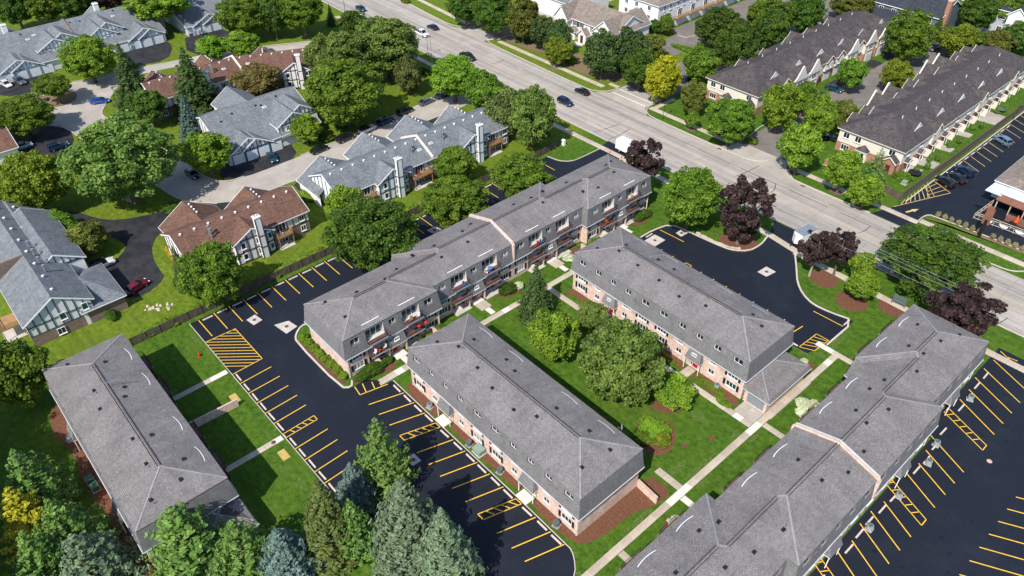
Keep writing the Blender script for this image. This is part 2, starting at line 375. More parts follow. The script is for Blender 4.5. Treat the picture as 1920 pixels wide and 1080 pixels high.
# main road, slightly bent to the left of the photograph
near = [(-420,60),(-250,55.5),(-140,53.0),(-87,52.5),(-40,53.0),(0,53.3),(60,54.6),(140,55.5),(300,57)]
far = [(300,72.5),(140,71.2),(60,70.6),(0,69.6),(-50,69.6),(-80,70.3),(-110,71.2),(-135,73.2),(-250,79),(-420,88)]
road = sheet('road', near+far, 0.012, 'concrete_road')
def polyline_off(a, b, t): return [(x, y*(1-t)+yy*t) for (x, y), yy in ((p, np.interp(p[0], [q[0] for q in b], [q[1] for q in b])) for p in a)]
farS = sorted(far)
ctr = polyline_off(near, farS, 0.5)
def roadline(t, w, m, x0=-300, x1=200, dash=None, name='lane_marking'):
    xs = [x for x in np.arange(x0, x1, 4.0)]
    f = lambda x: (np.interp(x, [p[0] for p in near], [p[1] for p in near])*(1-t) + np.interp(x, [p[0] for p in farS], [p[1] for p in farS])*t)
    if dash:
        mb = MB()
        for x in np.arange(x0, x1, dash[0]+dash[1]):
            mb.poly([(x, f(x)-w/2, 0.02), (x+dash[0], f(x+dash[0])-w/2, 0.02), (x+dash[0], f(x+dash[0])+w/2, 0.02), (x, f(x)+w/2, 0.02)])
    else:
        mb = MB()
        for x in xs: mb.poly([(x, f(x)-w/2, 0.02), (x+4.0, f(x+4)-w/2, 0.02), (x+4.0, f(x+4)+w/2, 0.02), (x, f(x)+w/2, 0.02)])
    return mb.build(name, M[m], road)
mat('paint_worn', (0.4,0.28,0.11), 0.85, col2=(0.42,0.37,0.31), scale=0.5)
mat('tar', (0.035,0.033,0.033), 0.7, 0.3, 1.5)
roadline(0.485, 0.14, 'paint_worn'); roadline(0.507, 0.14, 'paint_worn'); roadline(0.44, 0.1, 'paint_worn', -300, -55)
roadline(0.56, 0.1, 'paint_worn', -300, -55)
roadline(0.74, 0.1, 'paint_white', dash=(3.0, 9.0)); roadline(0.24, 0.1, 'paint_white', dash=(3.0, 9.0))
roadline(0.745, 0.12, 'tar', -60, 200, name='tar_seam'); roadline(0.245, 0.1, 'tar', -40, 200, dash=(14, 5), name='tar_seam')
random.seed(5)
for x in (-78,-57,-31,-26,-5,4,13,29,33,48,62,75):
    a = random.uniform(-2,2); t0 = random.choice([0.02,0.5]); t1 = t0+random.choice([0.24,0.46])
    y0 = 53.2+17*t0; y1 = 53.2+17*t1
    strip(chaikin_open([(x, y0), (x+a*.3+.4, y0*.6+y1*.4), (x+a, y1)], 1), 0.15, 0.0, 0.019).build('tar_crack', M['tar'], road)
for nm, X0, X1, Y in (('far', None, None, None),): pass
# kerbs of the road
kerb([(-420,60),(-250,55.4),(-140,52.9),(-87,52.4),(-40,52.9),(-25.5,52.9)]); kerb([(-16.5,52.9),(0,53.2),(19.8,53.5)]); kerb([(28.6,53.7),(60,54.5),(140,55.4)])
kerb([(-420,88.1),(-250,79.1),(-135,73.3),(-113,71.5),(-107,72.0),(-103.5,75),(-103,80)], 1)
kerb([(-90,80),(-90.5,75),(-93,71.2),(-80,70.4),(-50,69.7),(-46.5,70.2),(-43.8,72.4),(-43.2,76)], 1)
kerb([(-31,77),(-30.8,73),(-28.5,70.2),(-24,69.7),(0,69.7),(2,70.0),(4.5,71.6),(5.2,74)], 1)
kerb([(-9.2+20,75),(10.4,72.5),(11.5,70.5),(14.5,69.8),(31,70.2)], 1)
kerb([(39.6,71.5),(38.9,74.7),(39.0,77.7),(39.9,78.7),(57,79.7),(90,80)], 1)
kerb([(41,70.6),(56,71.0),(58.5,71.6),(60,73.5)], 1)
# side streets off the road
side_street = sheet('side_street', [(-45.5,69.8),(-43.2,74),(-43.0,230),(-31.0,230),(-31.0,74),(-28.4,69.8)], 0.016, 'asphalt_old')
sheet('side_street_mouth', [(-46,69.8),(-43.1,72.5),(-43.1,79),(-31,79),(-31,72.5),(-28,69.8)], 0.021, 'concrete_street')
sheet('side_street_mouth', [(-107,71),(-103,75),(-103,160),(-90,160),(-90,75),(-92.5,70.7)], 0.016, 'concrete_street')
for k in range(2): line(side_street, (-42.6,73.2+k*2.6), (-31.6,73.2+k*2.6), 0.3, 0.03, 'paint_white', 'crosswalk_line')
lane = sheet('townhouse_lane', [(-4.5,75.6),(-4.3,165),(5.5,165),(5.3,75.6)], 0.016, 'asphalt_old')
sheet('townhouse_lane', [(-20,166),(-20,158.8),(28,158.8),(28,162),(5,166)], 0.012, 'asphalt_old')
sheet('lane_apron', [(-8.5,69.7),(-5,71.5),(-4.5,75.7),(10.6,75.7),(10.4,72.5),(14,69.7)], 0.02, 'concrete_street')
sheet('lane_head', [(-4.5,75.6),(10.4,75.6),(10.4,82),(5.4,88),(-4.4,88)], 0.014, 'asphalt_old')
kerb([(-4.6,75.8),(-4.5,79.5),(-5.5,84),(-5.5,88)],1); kerb([(10.5,75.8),(10.6,82),(8.5,86)],1)

# sidewalks: single slabs, told apart by their joints
def walk(name, p, q, w, step=1.5, z=0.05, new=(), m='walk_concrete', far=False):
    """a path of cast slabs from p to q; slab numbers in `new` are paler replacements"""
    p = Vector(p); q = Vector(q); d = q-p; L = d.length; n = max(1, round(L/step)); d.normalize(); s = L/n
    base = bpy.data.objects.new(name, None); COL.objects.link(base); base['kind'] = 'structure'; base.location = (p.x, p.y, 0)
    a = atan2(d.y, d.x); base.rotation_euler = (0,0,a); ms = {}
    for i in range(n):
        mm = 'concrete_new' if i in new else m
        if mm not in ms: ms[mm] = MB().box(0.015, -w/2, -0.05, s-0.015, w/2, z, bottom=False).mesh('slab', M[mm])
        link('slab', ms[mm], base, (i*s, 0, random.uniform(-0.008, 0.008)))
    return base
random.seed(2)
walk('pavement', (-46.6,73.9), (-89,73.9), 1.5, 2.5); walk('pavement', (-106,76), (-150,79), 1.5, 3)
walk('pavement', (-30.2,73.6), (-5,73.6), 1.5, 1.8); walk('pavement', (-43.6,76.5), (-46.8,76.5), 1.2); walk('pavement', (-29.2,73.6), (-29.2,82), 1.3)
walk('pavement', (11,74.0), (32.5,74.0), 1.5, 1.8); walk('pavement', (32.5,74.0), (39.0,74.0), 1.5, 1.8); walk('pavement', (39.2,75.0), (75,75.4), 1.5, 1.8)
walk('pavement', (-140,49.3), (-75,48.6), 1.5, 2.2); walk('pavement', (-60,48.9), (-25.2,49.6), 1.5, 1.8); walk('pavement', (-25.2,49.6), (-17,49.6), 1.5, 1.8)
walk('pavement', (-17,49.4), (21.0,48.6), 1.5, 1.8); walk('pavement', (21.0,48.6), (28.2,47.6), 1.5, 1.8); walk('pavement', (28.2,47.2), (62,46.6), 1.5, 1.8)
walk('pavement', (62,46.6), (120,47.2), 1.5, 1.8)
# complex footpaths
walk('footpath', (48.3,-45), (48.3,27.4), 1.05, 1.5, new=(20,21,22,32,33,46))
walk('footpath', (44.6,27.9), (53.5,27.9), 1.1, 1.5, new=(0,1))
walk('footpath', (4.4,4.9), (47.7,4.9), 1.1, 1.5, new=(18,19,27))
walk('footpath', (3.6,-31.0), (3.6,-25.0), 1.3, 1.4, new=(2,)); walk('footpath', (3.6,-25.0), (4.1,12.5), 1.1, 1.5, new=(0,1,13))
walk('footpath', (43.6,-11.6), (47.8,-11.6), 1.1, 1.4); walk('footpath', (48.9,-12.6), (53.3,-12.6), 1.0, 1.4, new=(0,))
walk('footpath', (48.9,6.5), (54,6.5), 1.0, 1.4); walk('footpath', (48.9,-25.0), (53,-25.0), 1.0, 1.4)
walk('footpath', (-14.9,-57.8), (-14.9,-47.9), 1.0, 1.45, new=(5,6)); walk('footpath', (3.2,-57.8), (3.2,-47.9), 1.0, 1.45, new=(6,))
for y, xa in ((-25.0,-.4),(-7.0,-1.8),(11.0,-1.8),(28.9,-.4)): walk('stoop', (xa,y), (1.3,y), 2.2, 1.2, z=0.09, new=(0,)); walk('footpath', (1.3,y), (3.05,y), 1.0, 1.2, new=(0,))
for x in (16.5,34.6): walk('stoop', (x,-29.2), (x,-27.6), 2.1, 0.85, z=0.11, new=(0,1))
for x in (16.4,34.5): walk('stoop', (x,5.5), (x,7.9), 1.5, 1.2, z=0.09)

# car parks
lot = sheet('car_park', [(-29.9,-47.5),(-29.9,37.4),(-26.5,38.0),(-24.6,40.0),(-24.3,43),(-24.3,49.0),(-17.9,49.0),(-17.2,45),(-15.2,41),(-15.0,-31.2),
    (-16.2,-32.0),(-16.6,-33.5),(-15.2,-35.4),(-13.6,-36.15),(0.4,-36.15),(1.5,-34.8),(1.6,-32.2),(3.0,-31.0),(4.4,-30.9),(4.6,-29.3),(43.9,-29.3),(45.4,-29.9),(47.3,-31.5),(48.2,-34),(48.2,-47.5)], 0.018, 'asphalt_new')
sheet('car_park_apron', [(-24.9,50.4),(-25.6,53),(-16.4,53),(-17.4,50.4)], 0.02, 'asphalt_new')
kerb([(-15.0,-31.2),(-16.2,-32.0),(-16.6,-33.5),(-15.2,-35.4),(-13.6,-36.2),(0.4,-36.2),(1.5,-34.9),(0.2,-34.0)], 1, 0.3, 0.14)
kerb([(-15.0,-31.0),(-15.0,41),(-17.2,45),(-17.9,49)], 1); kerb([(-29.9,37.4),(-26.5,38.0),(-24.6,40.0),(-24.3,43),(-24.3,49.0)], 1)
kerb([(4.6,-29.2),(43.9,-29.2),(45.4,-29.8),(47.2,-31.4),(48.2,-34),(48.2,-47)], 1, 0.12, 0.08); kerb([(-30.0,-47.6),(48,-47.6)], 0, 0.1, 0.06)
for k in range(-6, 25):
    y = -29.37+2.775*k
    if k == 24: continue
    line(lot, (-29.8, y), (-24.4, y))
for x in (-11.0,-8.2,-5.45,-2.7,0.0,6.35,9.05,11.8,14.4,17.2,20,22.8,25.6,28.4,31.2,34): line(lot, (x,-47.5), (x-.1,-42.1))
def hatch_box(parent, a, b, c, d, n, m='paint_yellow', w=0.13, z=0.03, diag=0.0):
    """box of paint lines a-b-c-d with n bars from side a-b to side d-c"""
    A, B, C_, D = map(Vector, (a, b, c, d))
    for p, q in ((A,B),(B,C_),(C_,D),(D,A)): line(parent, p, q, w, z, m, 'hatch_line')
    for i in range(n):
        t = (i+1)/(n+1); t2 = min(1, max(0, t+diag)); line(parent, A.lerp(B, t), D.lerp(C_, t2), w, z, m, 'hatch_line')
hatch_box(lot, (2.7,-47.5), (2.6,-42.3), (3.6,-42.3), (3.6,-47.5), 4, diag=0.1)
# cross-hatched no-parking square by the lawn, bars on the diagonal
A, B, C_, D = (-23.7,-47.5), (-23.5,-42.3), (-13.8,-42.3), (-13.7,-47.5)
for p, q in ((A,B),(B,C_),(C_,D)): line(lot, p, q, 0.14, name='hatch_line')
for i in range(13):
    x = -23.7+0.95*(i-4); y = -47.5; p = Vector((x, y)); q = Vector((x+5.2*0.86, y+5.2))
    t0 = max(0, (-23.6-p.x)/(q.x-p.x)); t1 = min(1, (-13.8-p.x)/(q.x-p.x))
    if t1-t0 > 0.08: line(lot, p.lerp(q, t0), p.lerp(q, t1), 0.13, name='hatch_line')
for x in (7.9,10.6,13.4,20.3,23.1,25.8,28.5,31.4,37.9,40.8,43.3): line(lot, (x,-29.5), (x-1.6,-34.9))
for x in (16.05,34.0): hatch_box(lot, (x,-29.5), (x-1.6,-34.9), (x-.45,-34.9), (x+1.1,-29.5), 4, diag=-0.12)
for p, q in (((4.7,-30.3),(3.7,-34.8)),((3.7,-34.8),(1.7,-34.5)),((3.95,-33.8),(1.9,-33.2)),((4.25,-32.4),(2.6,-31.9)),((4.5,-31.2),(3.6,-31.1))): line(lot, p, q, name='hatch_line')
lotE = sheet('visitor_car_park', [(5.4,29.0),(5.4,32.6),(6.4,37.0),(11,37.5),(16.3,38.0),(19.8,38.6),(22.3,41.0),(22.6,44.5),(21.9,47.7),(28.2,46.9),(29.6,45.0),(31.3,42.6),(33.4,39.5),(36,37.2),(38.8,36.0),(42,36.3),(45.9,37.4),(45.9,28.6),(44.9,24.6),(40.5,24.3),(40.5,22.0),(5.4,22.0)], 0.018, 'asphalt_new')
sheet('car_park_apron', [(21.3,49.5),(19.6,53.4),(29,53.6),(28.3,48.4)], 0.02, 'asphalt_new')
kerb([(5.3,29),(5.3,32.6),(6.3,37.1),(11,37.6),(16.3,38.1),(19.7,38.7),(22.2,41.1),(22.5,44.5),(21.8,47.6)], 1, 0.3); kerb([(28.2,47),(29.7,45.1),(31.4,42.7),(33.5,39.6),(36,37.3),(38.8,36.1),(42,36.4),(46,37.5),(46,28.6)], 1, 0.3)
for x in (10.7,13.5,20.1,22.9,25.7,28.6,31.5,34.4,37.8): line(lotE, (x,23.2), (x,29.1))
line(lotE, (40.4,26.0), (40.8,29.8)); line(lotE, (6.2,33.9), (11.9,34.2)); line(lotE, (39.9,34.6), (45.4,34.8))
hatch_box(lotE, (16.4,23.4), (16.4,29.2), (17.7,29.2), (17.7,23.4), 4, diag=0.1)
hatch_box(lotE, (43.2,24.9), (43.4,29.8), (45.6,29.9), (45.4,26.0), 4, diag=0.12)
lotS = sheet('rear_car_park', [(64.6,-60),(64.6,-33),(66.6,-33),(66.6,22.2),(65.2,22.4),(65.2,49),(120,50),(120,-60)], 0.018, 'asphalt_new')
for x0, y in ((65.8,45.4),(65.6,42.3),(65.5,39.3),(66.0,36.0),(66.0,32.9),(66.0,22.9),(67.1,19.6),(67.5,16.6),(67.0,13.8),(67.4,7.0),(67.0,4.3),(67.0,1.5),(67.6,-1.6),(67.0,-4.3),(67,-12),(67,-15)): line(lotS, (x0, y), (72.4, y-2.75*(72.4-x0)/5.6))
for y in (29.9,11.5,-6.5): hatch_box(lotS, (65.6,y), (72.5,y-.4-2.6), (72.5,y-1.7-2.6), (65.6,y-1.35), 5, diag=-0.1)
for i in range(9): line(lotS, (78.9,20.9-2.83*i+2.83), (84.6,20.9-2.83*i+3.0+2.83))
for i in range(6): line(lotS, (78.9-.1*i, -8-2.83*i), (84.6,-8-2.83*i+3.0))
line(lotS, (65.7,48.3), (70.5,45.9)); [line(lotS, (65.7+1.2*i,48.3-.6*i), (67.3+1.2*i,48.6-.6*i), name='hatch_line') for i in range(1,6)]
lotR = sheet('restaurant_car_park', [(32.6,73.0),(33.6,79),(33.8,150),(95,150),(95,80.2),(57,79.7),(39.9,78.6),(39.0,77.6),(38.9,73.2)], 0.018, 'asphalt_new')
sheet('car_park_apron', [(32.3,73.3),(31.2,70.4),(40,70.4),(39.2,73.3)], 0.02, 'asphalt_new')
for i in range(13):
    y = 105.4+3.2*(i-1) if i else 101.6
    line(lotR, (34.1,y), (38.8,y-2.5), 0.13, 0.03, 'paint_pale_yellow')
P0, P1, P2 = Vector((33.1,75.9)), Vector((38.6,89.7)), Vector((33.7,92.0))
for p, q in ((P0,P1),(P1,P2)): line(lotR, p, q, 0.14, 0.03, 'paint_pale_yellow', 'hatch_line')
for i in range(8):
    t = 0.12+i*0.085; line(lotR, P0.lerp(P1,t), Vector((33.4, 76.5+ t*16.5+1.8)), 0.12, 0.03, 'paint_pale_yellow', 'hatch_line')
line(lotR, (36.4,84.2), (33.7,89.0), 0.12, 0.03, 'paint_pale_yellow', 'hatch_line')
for t in (0.25,0.5,0.75): line(lotR, P1.lerp(P2, t), Vector((36.4,84.2)).lerp(Vector((33.7,89.0)), t), 0.12, 0.03, 'paint_pale_yellow', 'hatch_line')
MB().poly([(35.6,75.9,.03),(36.0,75.7,.03),(36.6,77.3,.03),(36.2,77.5,.03)]).poly([(36.0,77.6,.03),(36.9,77.2,.03),(37.0,78.9,.03)]).build('arrow_marking', M['paint_pale_yellow'], lotR)
kerb([(33.9,79.5),(33.9,150)], 0, 0.25)

# neighbourhood street and drives (north-west)
street = sheet('street', [(-67.70,49.75),(-68.04,43.67),(-71.32,30.93),(-68.51,10.86),(-68.54,4.23),(-68.28,-6.19),(-68.58,-18.28),(-68.85,-21.56),(-70.43,-23.29),(-72.68,-24.10),(-75.62,-25.00),(-82.98,-25.49),(-89.31,-25.96),(-96.23,-27.20),(-106.83,-28.23),(-115.30,-30.07),(-118.12,-31.04),(-121.75,-30.70),(-124.88,-28.81),(-132.71,-23.43),(-138.63,-15.94),(-137.21,-7.05),(-135.13,0.62),(-127.79,17.52),(-124.24,20.23),(-120.90,30.18),(-113.62,45.78),(-119.99,50.02),(-125.96,34.24),(-133.17,19.82),(-139.86,2.73),(-141.55,-5.25),(-144.01,-13.90),(-144.07,-24.41),(-145.84,-30.86),(-146.51,-37.49),(-143.20,-48.80),(-140.56,-56.81),(-129.17,-59.40),(-131.69,-51.72),(-126.00,-48.38),(-125.71,-44.78),(-121.95,-40.67),(-114.96,-39.12),(-96.79,-38.14),(-84.78,-35.38),(-76.52,-33.55),(-74.13,-33.47),(-69.09,-32.31),(-66.54,-30.72),(-62.61,-27.32),(-60.91,-24.53),(-59.91,-16.90),(-59.82,-8.67),(-59.82,2.01),(-62.79,28.11),(-63.02,39.98),(-62.58,47.28)], 0.012, 'concrete_street')
kerb([(-68.10,44.08),(-71.57,31.11),(-68.74,11.01),(-68.77,4.37),(-68.51,-4.28)],1); kerb([(-68.71,-18.09),(-69.06,-21.45),(-70.64,-23.19),(-72.89,-24.01),(-75.84,-24.90),(-83.21,-25.39),(-89.55,-25.86),(-96.48,-27.10),(-107.11,-28.13),(-115.59,-29.97),(-118.42,-30.94),(-121.75,-30.70),(-124.88,-28.81)],1)
kerb([(-62.79,39.79),(-62.56,27.94)],1); kerb([(-59.54,-8.70),(-59.71,-17.01)],1); kerb([(-62.41,-27.41),(-66.34,-30.81),(-68.89,-32.39),(-73.92,-33.56),(-76.31,-33.64),(-84.55,-35.46),(-96.54,-38.22),(-114.68,-39.21),(-121.66,-40.76),(-125.41,-44.87)],1)
kerb([(-144.38,-13.76),(-144.43,-24.29),(-146.19,-30.75)],1); kerb([(-145.11,-43.56),(-146.86,-37.39)],0); kerb([(-133.54,20.01),(-126.32,34.45)],0)
drives = [[(-90.57,-65.19),(-88.55,-62.67),(-85.98,-57.20),(-79.96,-50.58),(-73.77,-48.15),(-70.00,-44.86),(-67.39,-37.94),(-67.97,-35.32),(-66.72,-32.74),(-63.24,-33.67),(-60.58,-39.27),(-59.48,-41.34),(-57.00,-43.40),(-53.16,-44.82),(-47.95,-45.47),(-45.26,-45.35),(-42.55,-50.58),(-44.21,-53.31),(-52.83,-58.34),(-57.23,-54.98),(-56.03,-52.93),(-57.20,-50.03),(-59.21,-47.66),(-61.63,-47.18),(-66.66,-48.71),(-73.16,-51.73),(-76.81,-55.75),(-76.74,-59.81),(-83.23,-66.95)],
    [(-65.85,-29.97),(-62.94,-27.99),(-60.83,-24.45),(-60.31,-20.81),(-54.72,-27.19),(-57.66,-30.43)], [(-71.04,-23.63),(-68.29,-18.30),(-68.19,-10.69),(-68.46,-4.58),(-77.25,-2.60),(-81.20,-15.61)],
    [(-59.82,-8.67),(-59.82,2.01),(-52.82,-0.32),(-49.98,-10.07),(-57.61,-12.79)], [(-61.84,18.16),(-62.56,27.94),(-62.25,37.28),(-54.43,31.05),(-57.51,23.68)], [(-59.82,2.01),(-59.79,5.27),(-61.18,17.70),(-56.69,16.83),(-55.51,7.09)],
    [(-150.74,-46.89),(-145.11,-43.56),(-146.98,-34.09),(-150.18,-32.57),(-159.27,-32.08),(-157.22,-45.24),(-153.63,-50.04)], [(-145.11,-13.48),(-142.66,-4.79),(-152.35,0.83),(-158.26,0.50),(-158.59,-11.83),(-150.86,-13.14)],
    [(-141.38,0.51),(-137.37,11.74),(-154.80,20.15),(-159.57,7.22)], [(-125.41,-44.87),(-121.66,-40.76),(-114.68,-39.21),(-102.77,-44.69),(-104.17,-46.94),(-110.92,-53.62),(-119.94,-52.38),(-118.73,-47.98)]]
for d in drives: sheet('driveway', d, 0.024, 'asphalt_drive', 1)
# W-side car court behind the white townhouses
sheet('car_court', [(-56.5,104),(-47,104),(-47,170),(-60,170),(-60,118),(-56.5,117)], 0.014, 'asphalt_old'); kerb([(-52,140),(-52,117),(-56,116.5)],1)
for i in range(6): sheet('driveway', [(-7.6,98.5+9.6*i),(-4.3,98.5+9.6*i),(-4.3,104+9.6*i),(-7.6,104+9.6*i)], 0.022, 'asphalt_drive')

# planting beds
def bed(pts, m='mulch', sm=2, z=0.03): return sheet('planting_bed', pts, z, m, sm)
bed([(-14.6,-36.0),(-14.6,-34.4),(-0.9,-34.2),(0.2,-35.9)], sm=0)
bed([(-0.4,-34.2),(1.6,-34.4),(1.9,-30.5),(2.9,-27.5),(1.6,-26.6),(-0.4,-26.6)]); bed([(6.8,-29.0),(15.2,-29.0),(15.2,-27.3),(7,-26.4)],sm=1)
bed([(17.6,-28.6),(33.4,-28.6),(33.4,-27.3),(17.6,-27.3)],sm=1); bed([(35.8,-28.7),(43.6,-28.8),(45.8,-26.5),(46,-19),(47.1,-17.5),(47.6,-12.9),(45.0,-13.0),(43.5,-12.8),(43.4,-27.3),(35.8,-27.3)],sm=1)
bed([(7.2,5.8),(9.8,7.2),(11.2,5.8),(13,6.2),(15.4,6.0),(15.4,8.2),(7.2,8.2)]); bed([(24.5,5.9),(33.6,5.9),(33.6,8.2),(24.5,8.2)]); bed([(35.5,5.8),(37.6,6.4),(39.5,5.7),(43.9,5.7),(43.9,8.2),(35.5,8.2)])
for p in [(-0.3,-20,2.4,-14),(-1.2,-3.5,1.8,2.4),(-1.2,13.5,2,18),(-0.2,30.8,2.4,37.4)]: bed([(p[0],p[1]),(p[2],p[1]+.6),(p[2],p[3]-.6),(p[0],p[3])])
bed([(49.2,-15.5),(50.0,-18.5),(53,-19),(53,-14)]); bed([(49.4,15.4),(50.4,11.6),(54,11.4),(54,16)]); bed([(44.2,19.4),(47.6,19.4),(47.6,23),(45.4,23.4)])
bed([(36.36,-8.01),(35.86,-6.25),(37.99,-3.89),(40.47,-3.45),(42.84,-6.74),(42.41,-9.78),(39.82,-10.81)]); bed([(34.93,-3.34),(35.23,-0.57),(37.69,2.17),(38.99,1.18),(38.70,-2.01),(36.84,-3.13)])
for c in ((1276,758),): pass
def disc(px, r, m='mulch'):
    return sheet('tree_ring', [(px[0]+r*cos(2*pi*i/18)*random.uniform(.93,1.07), px[1]+r*sin(2*pi*i/18)*random.uniform(.93,1.07)) for i in range(18)], 0.03, m)
disc((36.31,43.99),2.6); disc((43.04,41.80),2.7); disc((48.70,45.71),2.6); disc((18.88,42.29),3.6); disc((9.90,-3.42),1.6); disc((45.35,-1.32),0.45); disc((43.57,-5.35),0.45)
disc((-137.76,-36.49),5.0,'bare_soil'); disc((-122.79,-47.69),2.4,'bare_soil'); disc((-3.97,76.41),1.6,'bare_soil'); disc((-16.27,72.35),1.3,'bare_soil'); disc((10.47,74.16),1.4,'bare_soil'); disc((22.03,73.07),1.8,'bare_soil'); disc((27.30,72.40),1.8,'bare_soil'); disc((-63.25,72.23),1.2,'bare_soil')
bed([(-26,-71.6),(-20,-73.0),(-14,-71.6),(-8,-72.8),(0,-71.7),(8,-72.6),(12,-71.6),(12,-69.6),(-26,-69.6)],sm=2); bed([(12,-64),(18,-64.5),(18.5,-57.5),(16.2,-57)],sm=1)
bed([(37.9,72.2+4),(58,81.3),(90,82),(90,79.2),(57,78.7),(40.8,77.4)], 'bare_soil', 0, 0.028)
bed([(-74,75.5),(-46.5,76.2),(-45.5,84),(-60,86),(-74,82)], 'bare_soil'); bed([(-125,76),(-90,75.5),(-70,77),(-72,90),(-90,98),(-120,100)],'bare_soil')

RW = random.Random(12)
def worn(x, y, rx, ry): sheet('worn_turf', smooth_poly([(x+rx*cos(2*pi*i/14)*RW.uniform(.4,1.4), y+ry*sin(2*pi*i/14)*RW.uniform(.4,1.4)) for i in range(14)], 1), 0.0105+RW.uniform(0,.004), 'worn_turf')
m, nt, b, tc = newmat('worn_turf', 1.0, 0.1); ob = tc.outputs['Object']
nt.links.new(mixc(nt, ramp(nt, noise(nt, ob, 2.6, 8, 0.8), 0.46, 0.66), (0.045,0.11,0.01), (0.19,0.165,0.07)), b.inputs['Base Color'])
for x, y, rx, ry in ((47.2,-8,.45,3.2),(47.3,-20,.5,3.0),(47.3,-5,.4,2),(47.2,1.5,.5,1.5),(46.6,26,.9,.7),(45,24.2,1.4,.5),(-26,-48.3,2.2,.5),(-21.5,-48.0,1.6,.4),(1.5,-49.2,1.2,.35),(8.6,-50.6,1.3,.5),(12,-50.0,1.5,.7),(2.9,-28,.4,1.4),(46.8,31,.6,2.4),(40,37.2,2.4,.4),(47.4,-33,.5,2.5),(12,2.6,1.6,.7),(30,2.2,1.0,1.4),(20,-4,1.2,.8),(42,0.5,1.6,.9),(45.2,-9,.8,1.4),(49.3,-9,.35,1.5),(49.3,3,.35,1.8),(26.8,37.5,.6,.8),(28,73,2,.5),(20,72.6,3,.4),(-3,72.2,2,.4),(-62,73,4,.3),(44,-30,.6,.4)): worn(x,y,rx,ry)

mat('cheek', (0.5,0.475,0.44), 0.7, 0.08, 1.5)
# ---------------------------------------------------------------- windows, doors (shared meshes)
WCACHE = {}
def window(parent, loc, w, h, rz=0.0, glass='glass', panes=2, frame='frame_white', fw=0.09, sill=True, name='window'):
    """frame (part) with its panes (sub-parts); faces local -y"""
    k = (w, h, panes, frame, fw, sill)
    if k not in WCACHE:
        f = MB(); a, b = -w/2, w/2
        f.box(a, -0.05, 0, b, 0.05, fw); f.box(a, -0.05, h-fw, b, 0.05, h); f.box(a, -0.05, fw, a+fw, 0.05, h-fw); f.box(b-fw, -0.05, fw, b, 0.05, h-fw)
        iw = (w-2*fw)/panes; c = []
        for i in range(1, panes): x = a+fw+iw*i; f.box(x-0.035, -0.04, fw, x+0.035, 0.04, h-fw)
        if sill: f.box(a-0.06, -0.14, -0.08, b+0.06, -0.05, 0.0)
        p = MB().poly([(-iw/2+.03, 0, fw), (iw/2-.03, 0, fw), (iw/2-.03, 0, h-fw), (-iw/2+.03, 0, h-fw)])
        WCACHE[k] = (f.mesh('window', M[frame]), {}, iw, a+fw, p)
    fm, pm, iw, x0, p = WCACHE[k]
    if glass not in pm: pm[glass] = p.mesh('pane', M[glass])
    o = link(name, fm, parent, loc, rz)
    for i in range(panes): link('pane', pm[glass], o, (x0+iw*(i+.5), 0.0, 0))
    return o
BOXC = {}
def part_box(name, parent, x0, y0, z0, x1, y1, z1, m, rz=0):
    k = (round(x1-x0,3), round(y1-y0,3), round(z1-z0,3), m, name)
    if k not in BOXC: BOXC[k] = MB().box(-(x1-x0)/2, -(y1-y0)/2, 0, (x1-x0)/2, (y1-y0)/2, z1-z0).mesh(name, M[m])
    return link(name, BOXC[k], parent, ((x0+x1)/2, (y0+y1)/2, z0), rz)
def panel(mb, us, zs, holes, P, mi=0, depth=0.0, Pin=None, rmi=None):
    """surface over [us]x[zs] with rectangular holes (u0,u1,z0,z1,depth); P(u,z)->xyz on the face, Pin(u,z,d) d behind it"""
    U = sorted(set([us[0], us[1]] + [x for h in holes for x in h[:2]])); Z = sorted(set([zs[0], zs[1]] + [x for h in holes for x in h[2:4]]))
    for u0, u1 in zip(U, U[1:]):
        for z0, z1 in zip(Z, Z[1:]):
            um, zm = (u0+u1)/2, (z0+z1)/2
            if any(h[0] < um < h[1] and h[2] < zm < h[3] for h in holes): continue
            mb.poly([P(u0,z0), P(u1,z0), P(u1,z1), P(u0,z1)], mi)
    for h in holes:
        u0, u1, z0, z1, d = h[:5]; m_ = rmi if rmi is not None else mi
        if len(h) > 5: m_ = h[5]
        for a, b in (((u0,z0),(u1,z0)),((u1,z0),(u1,z1)),((u1,z1),(u0,z1)),((u0,z1),(u0,z0))):
            mb.poly([P(*a), P(*b), Pin(b[0],b[1],d), Pin(a[0],a[1],d)], m_)

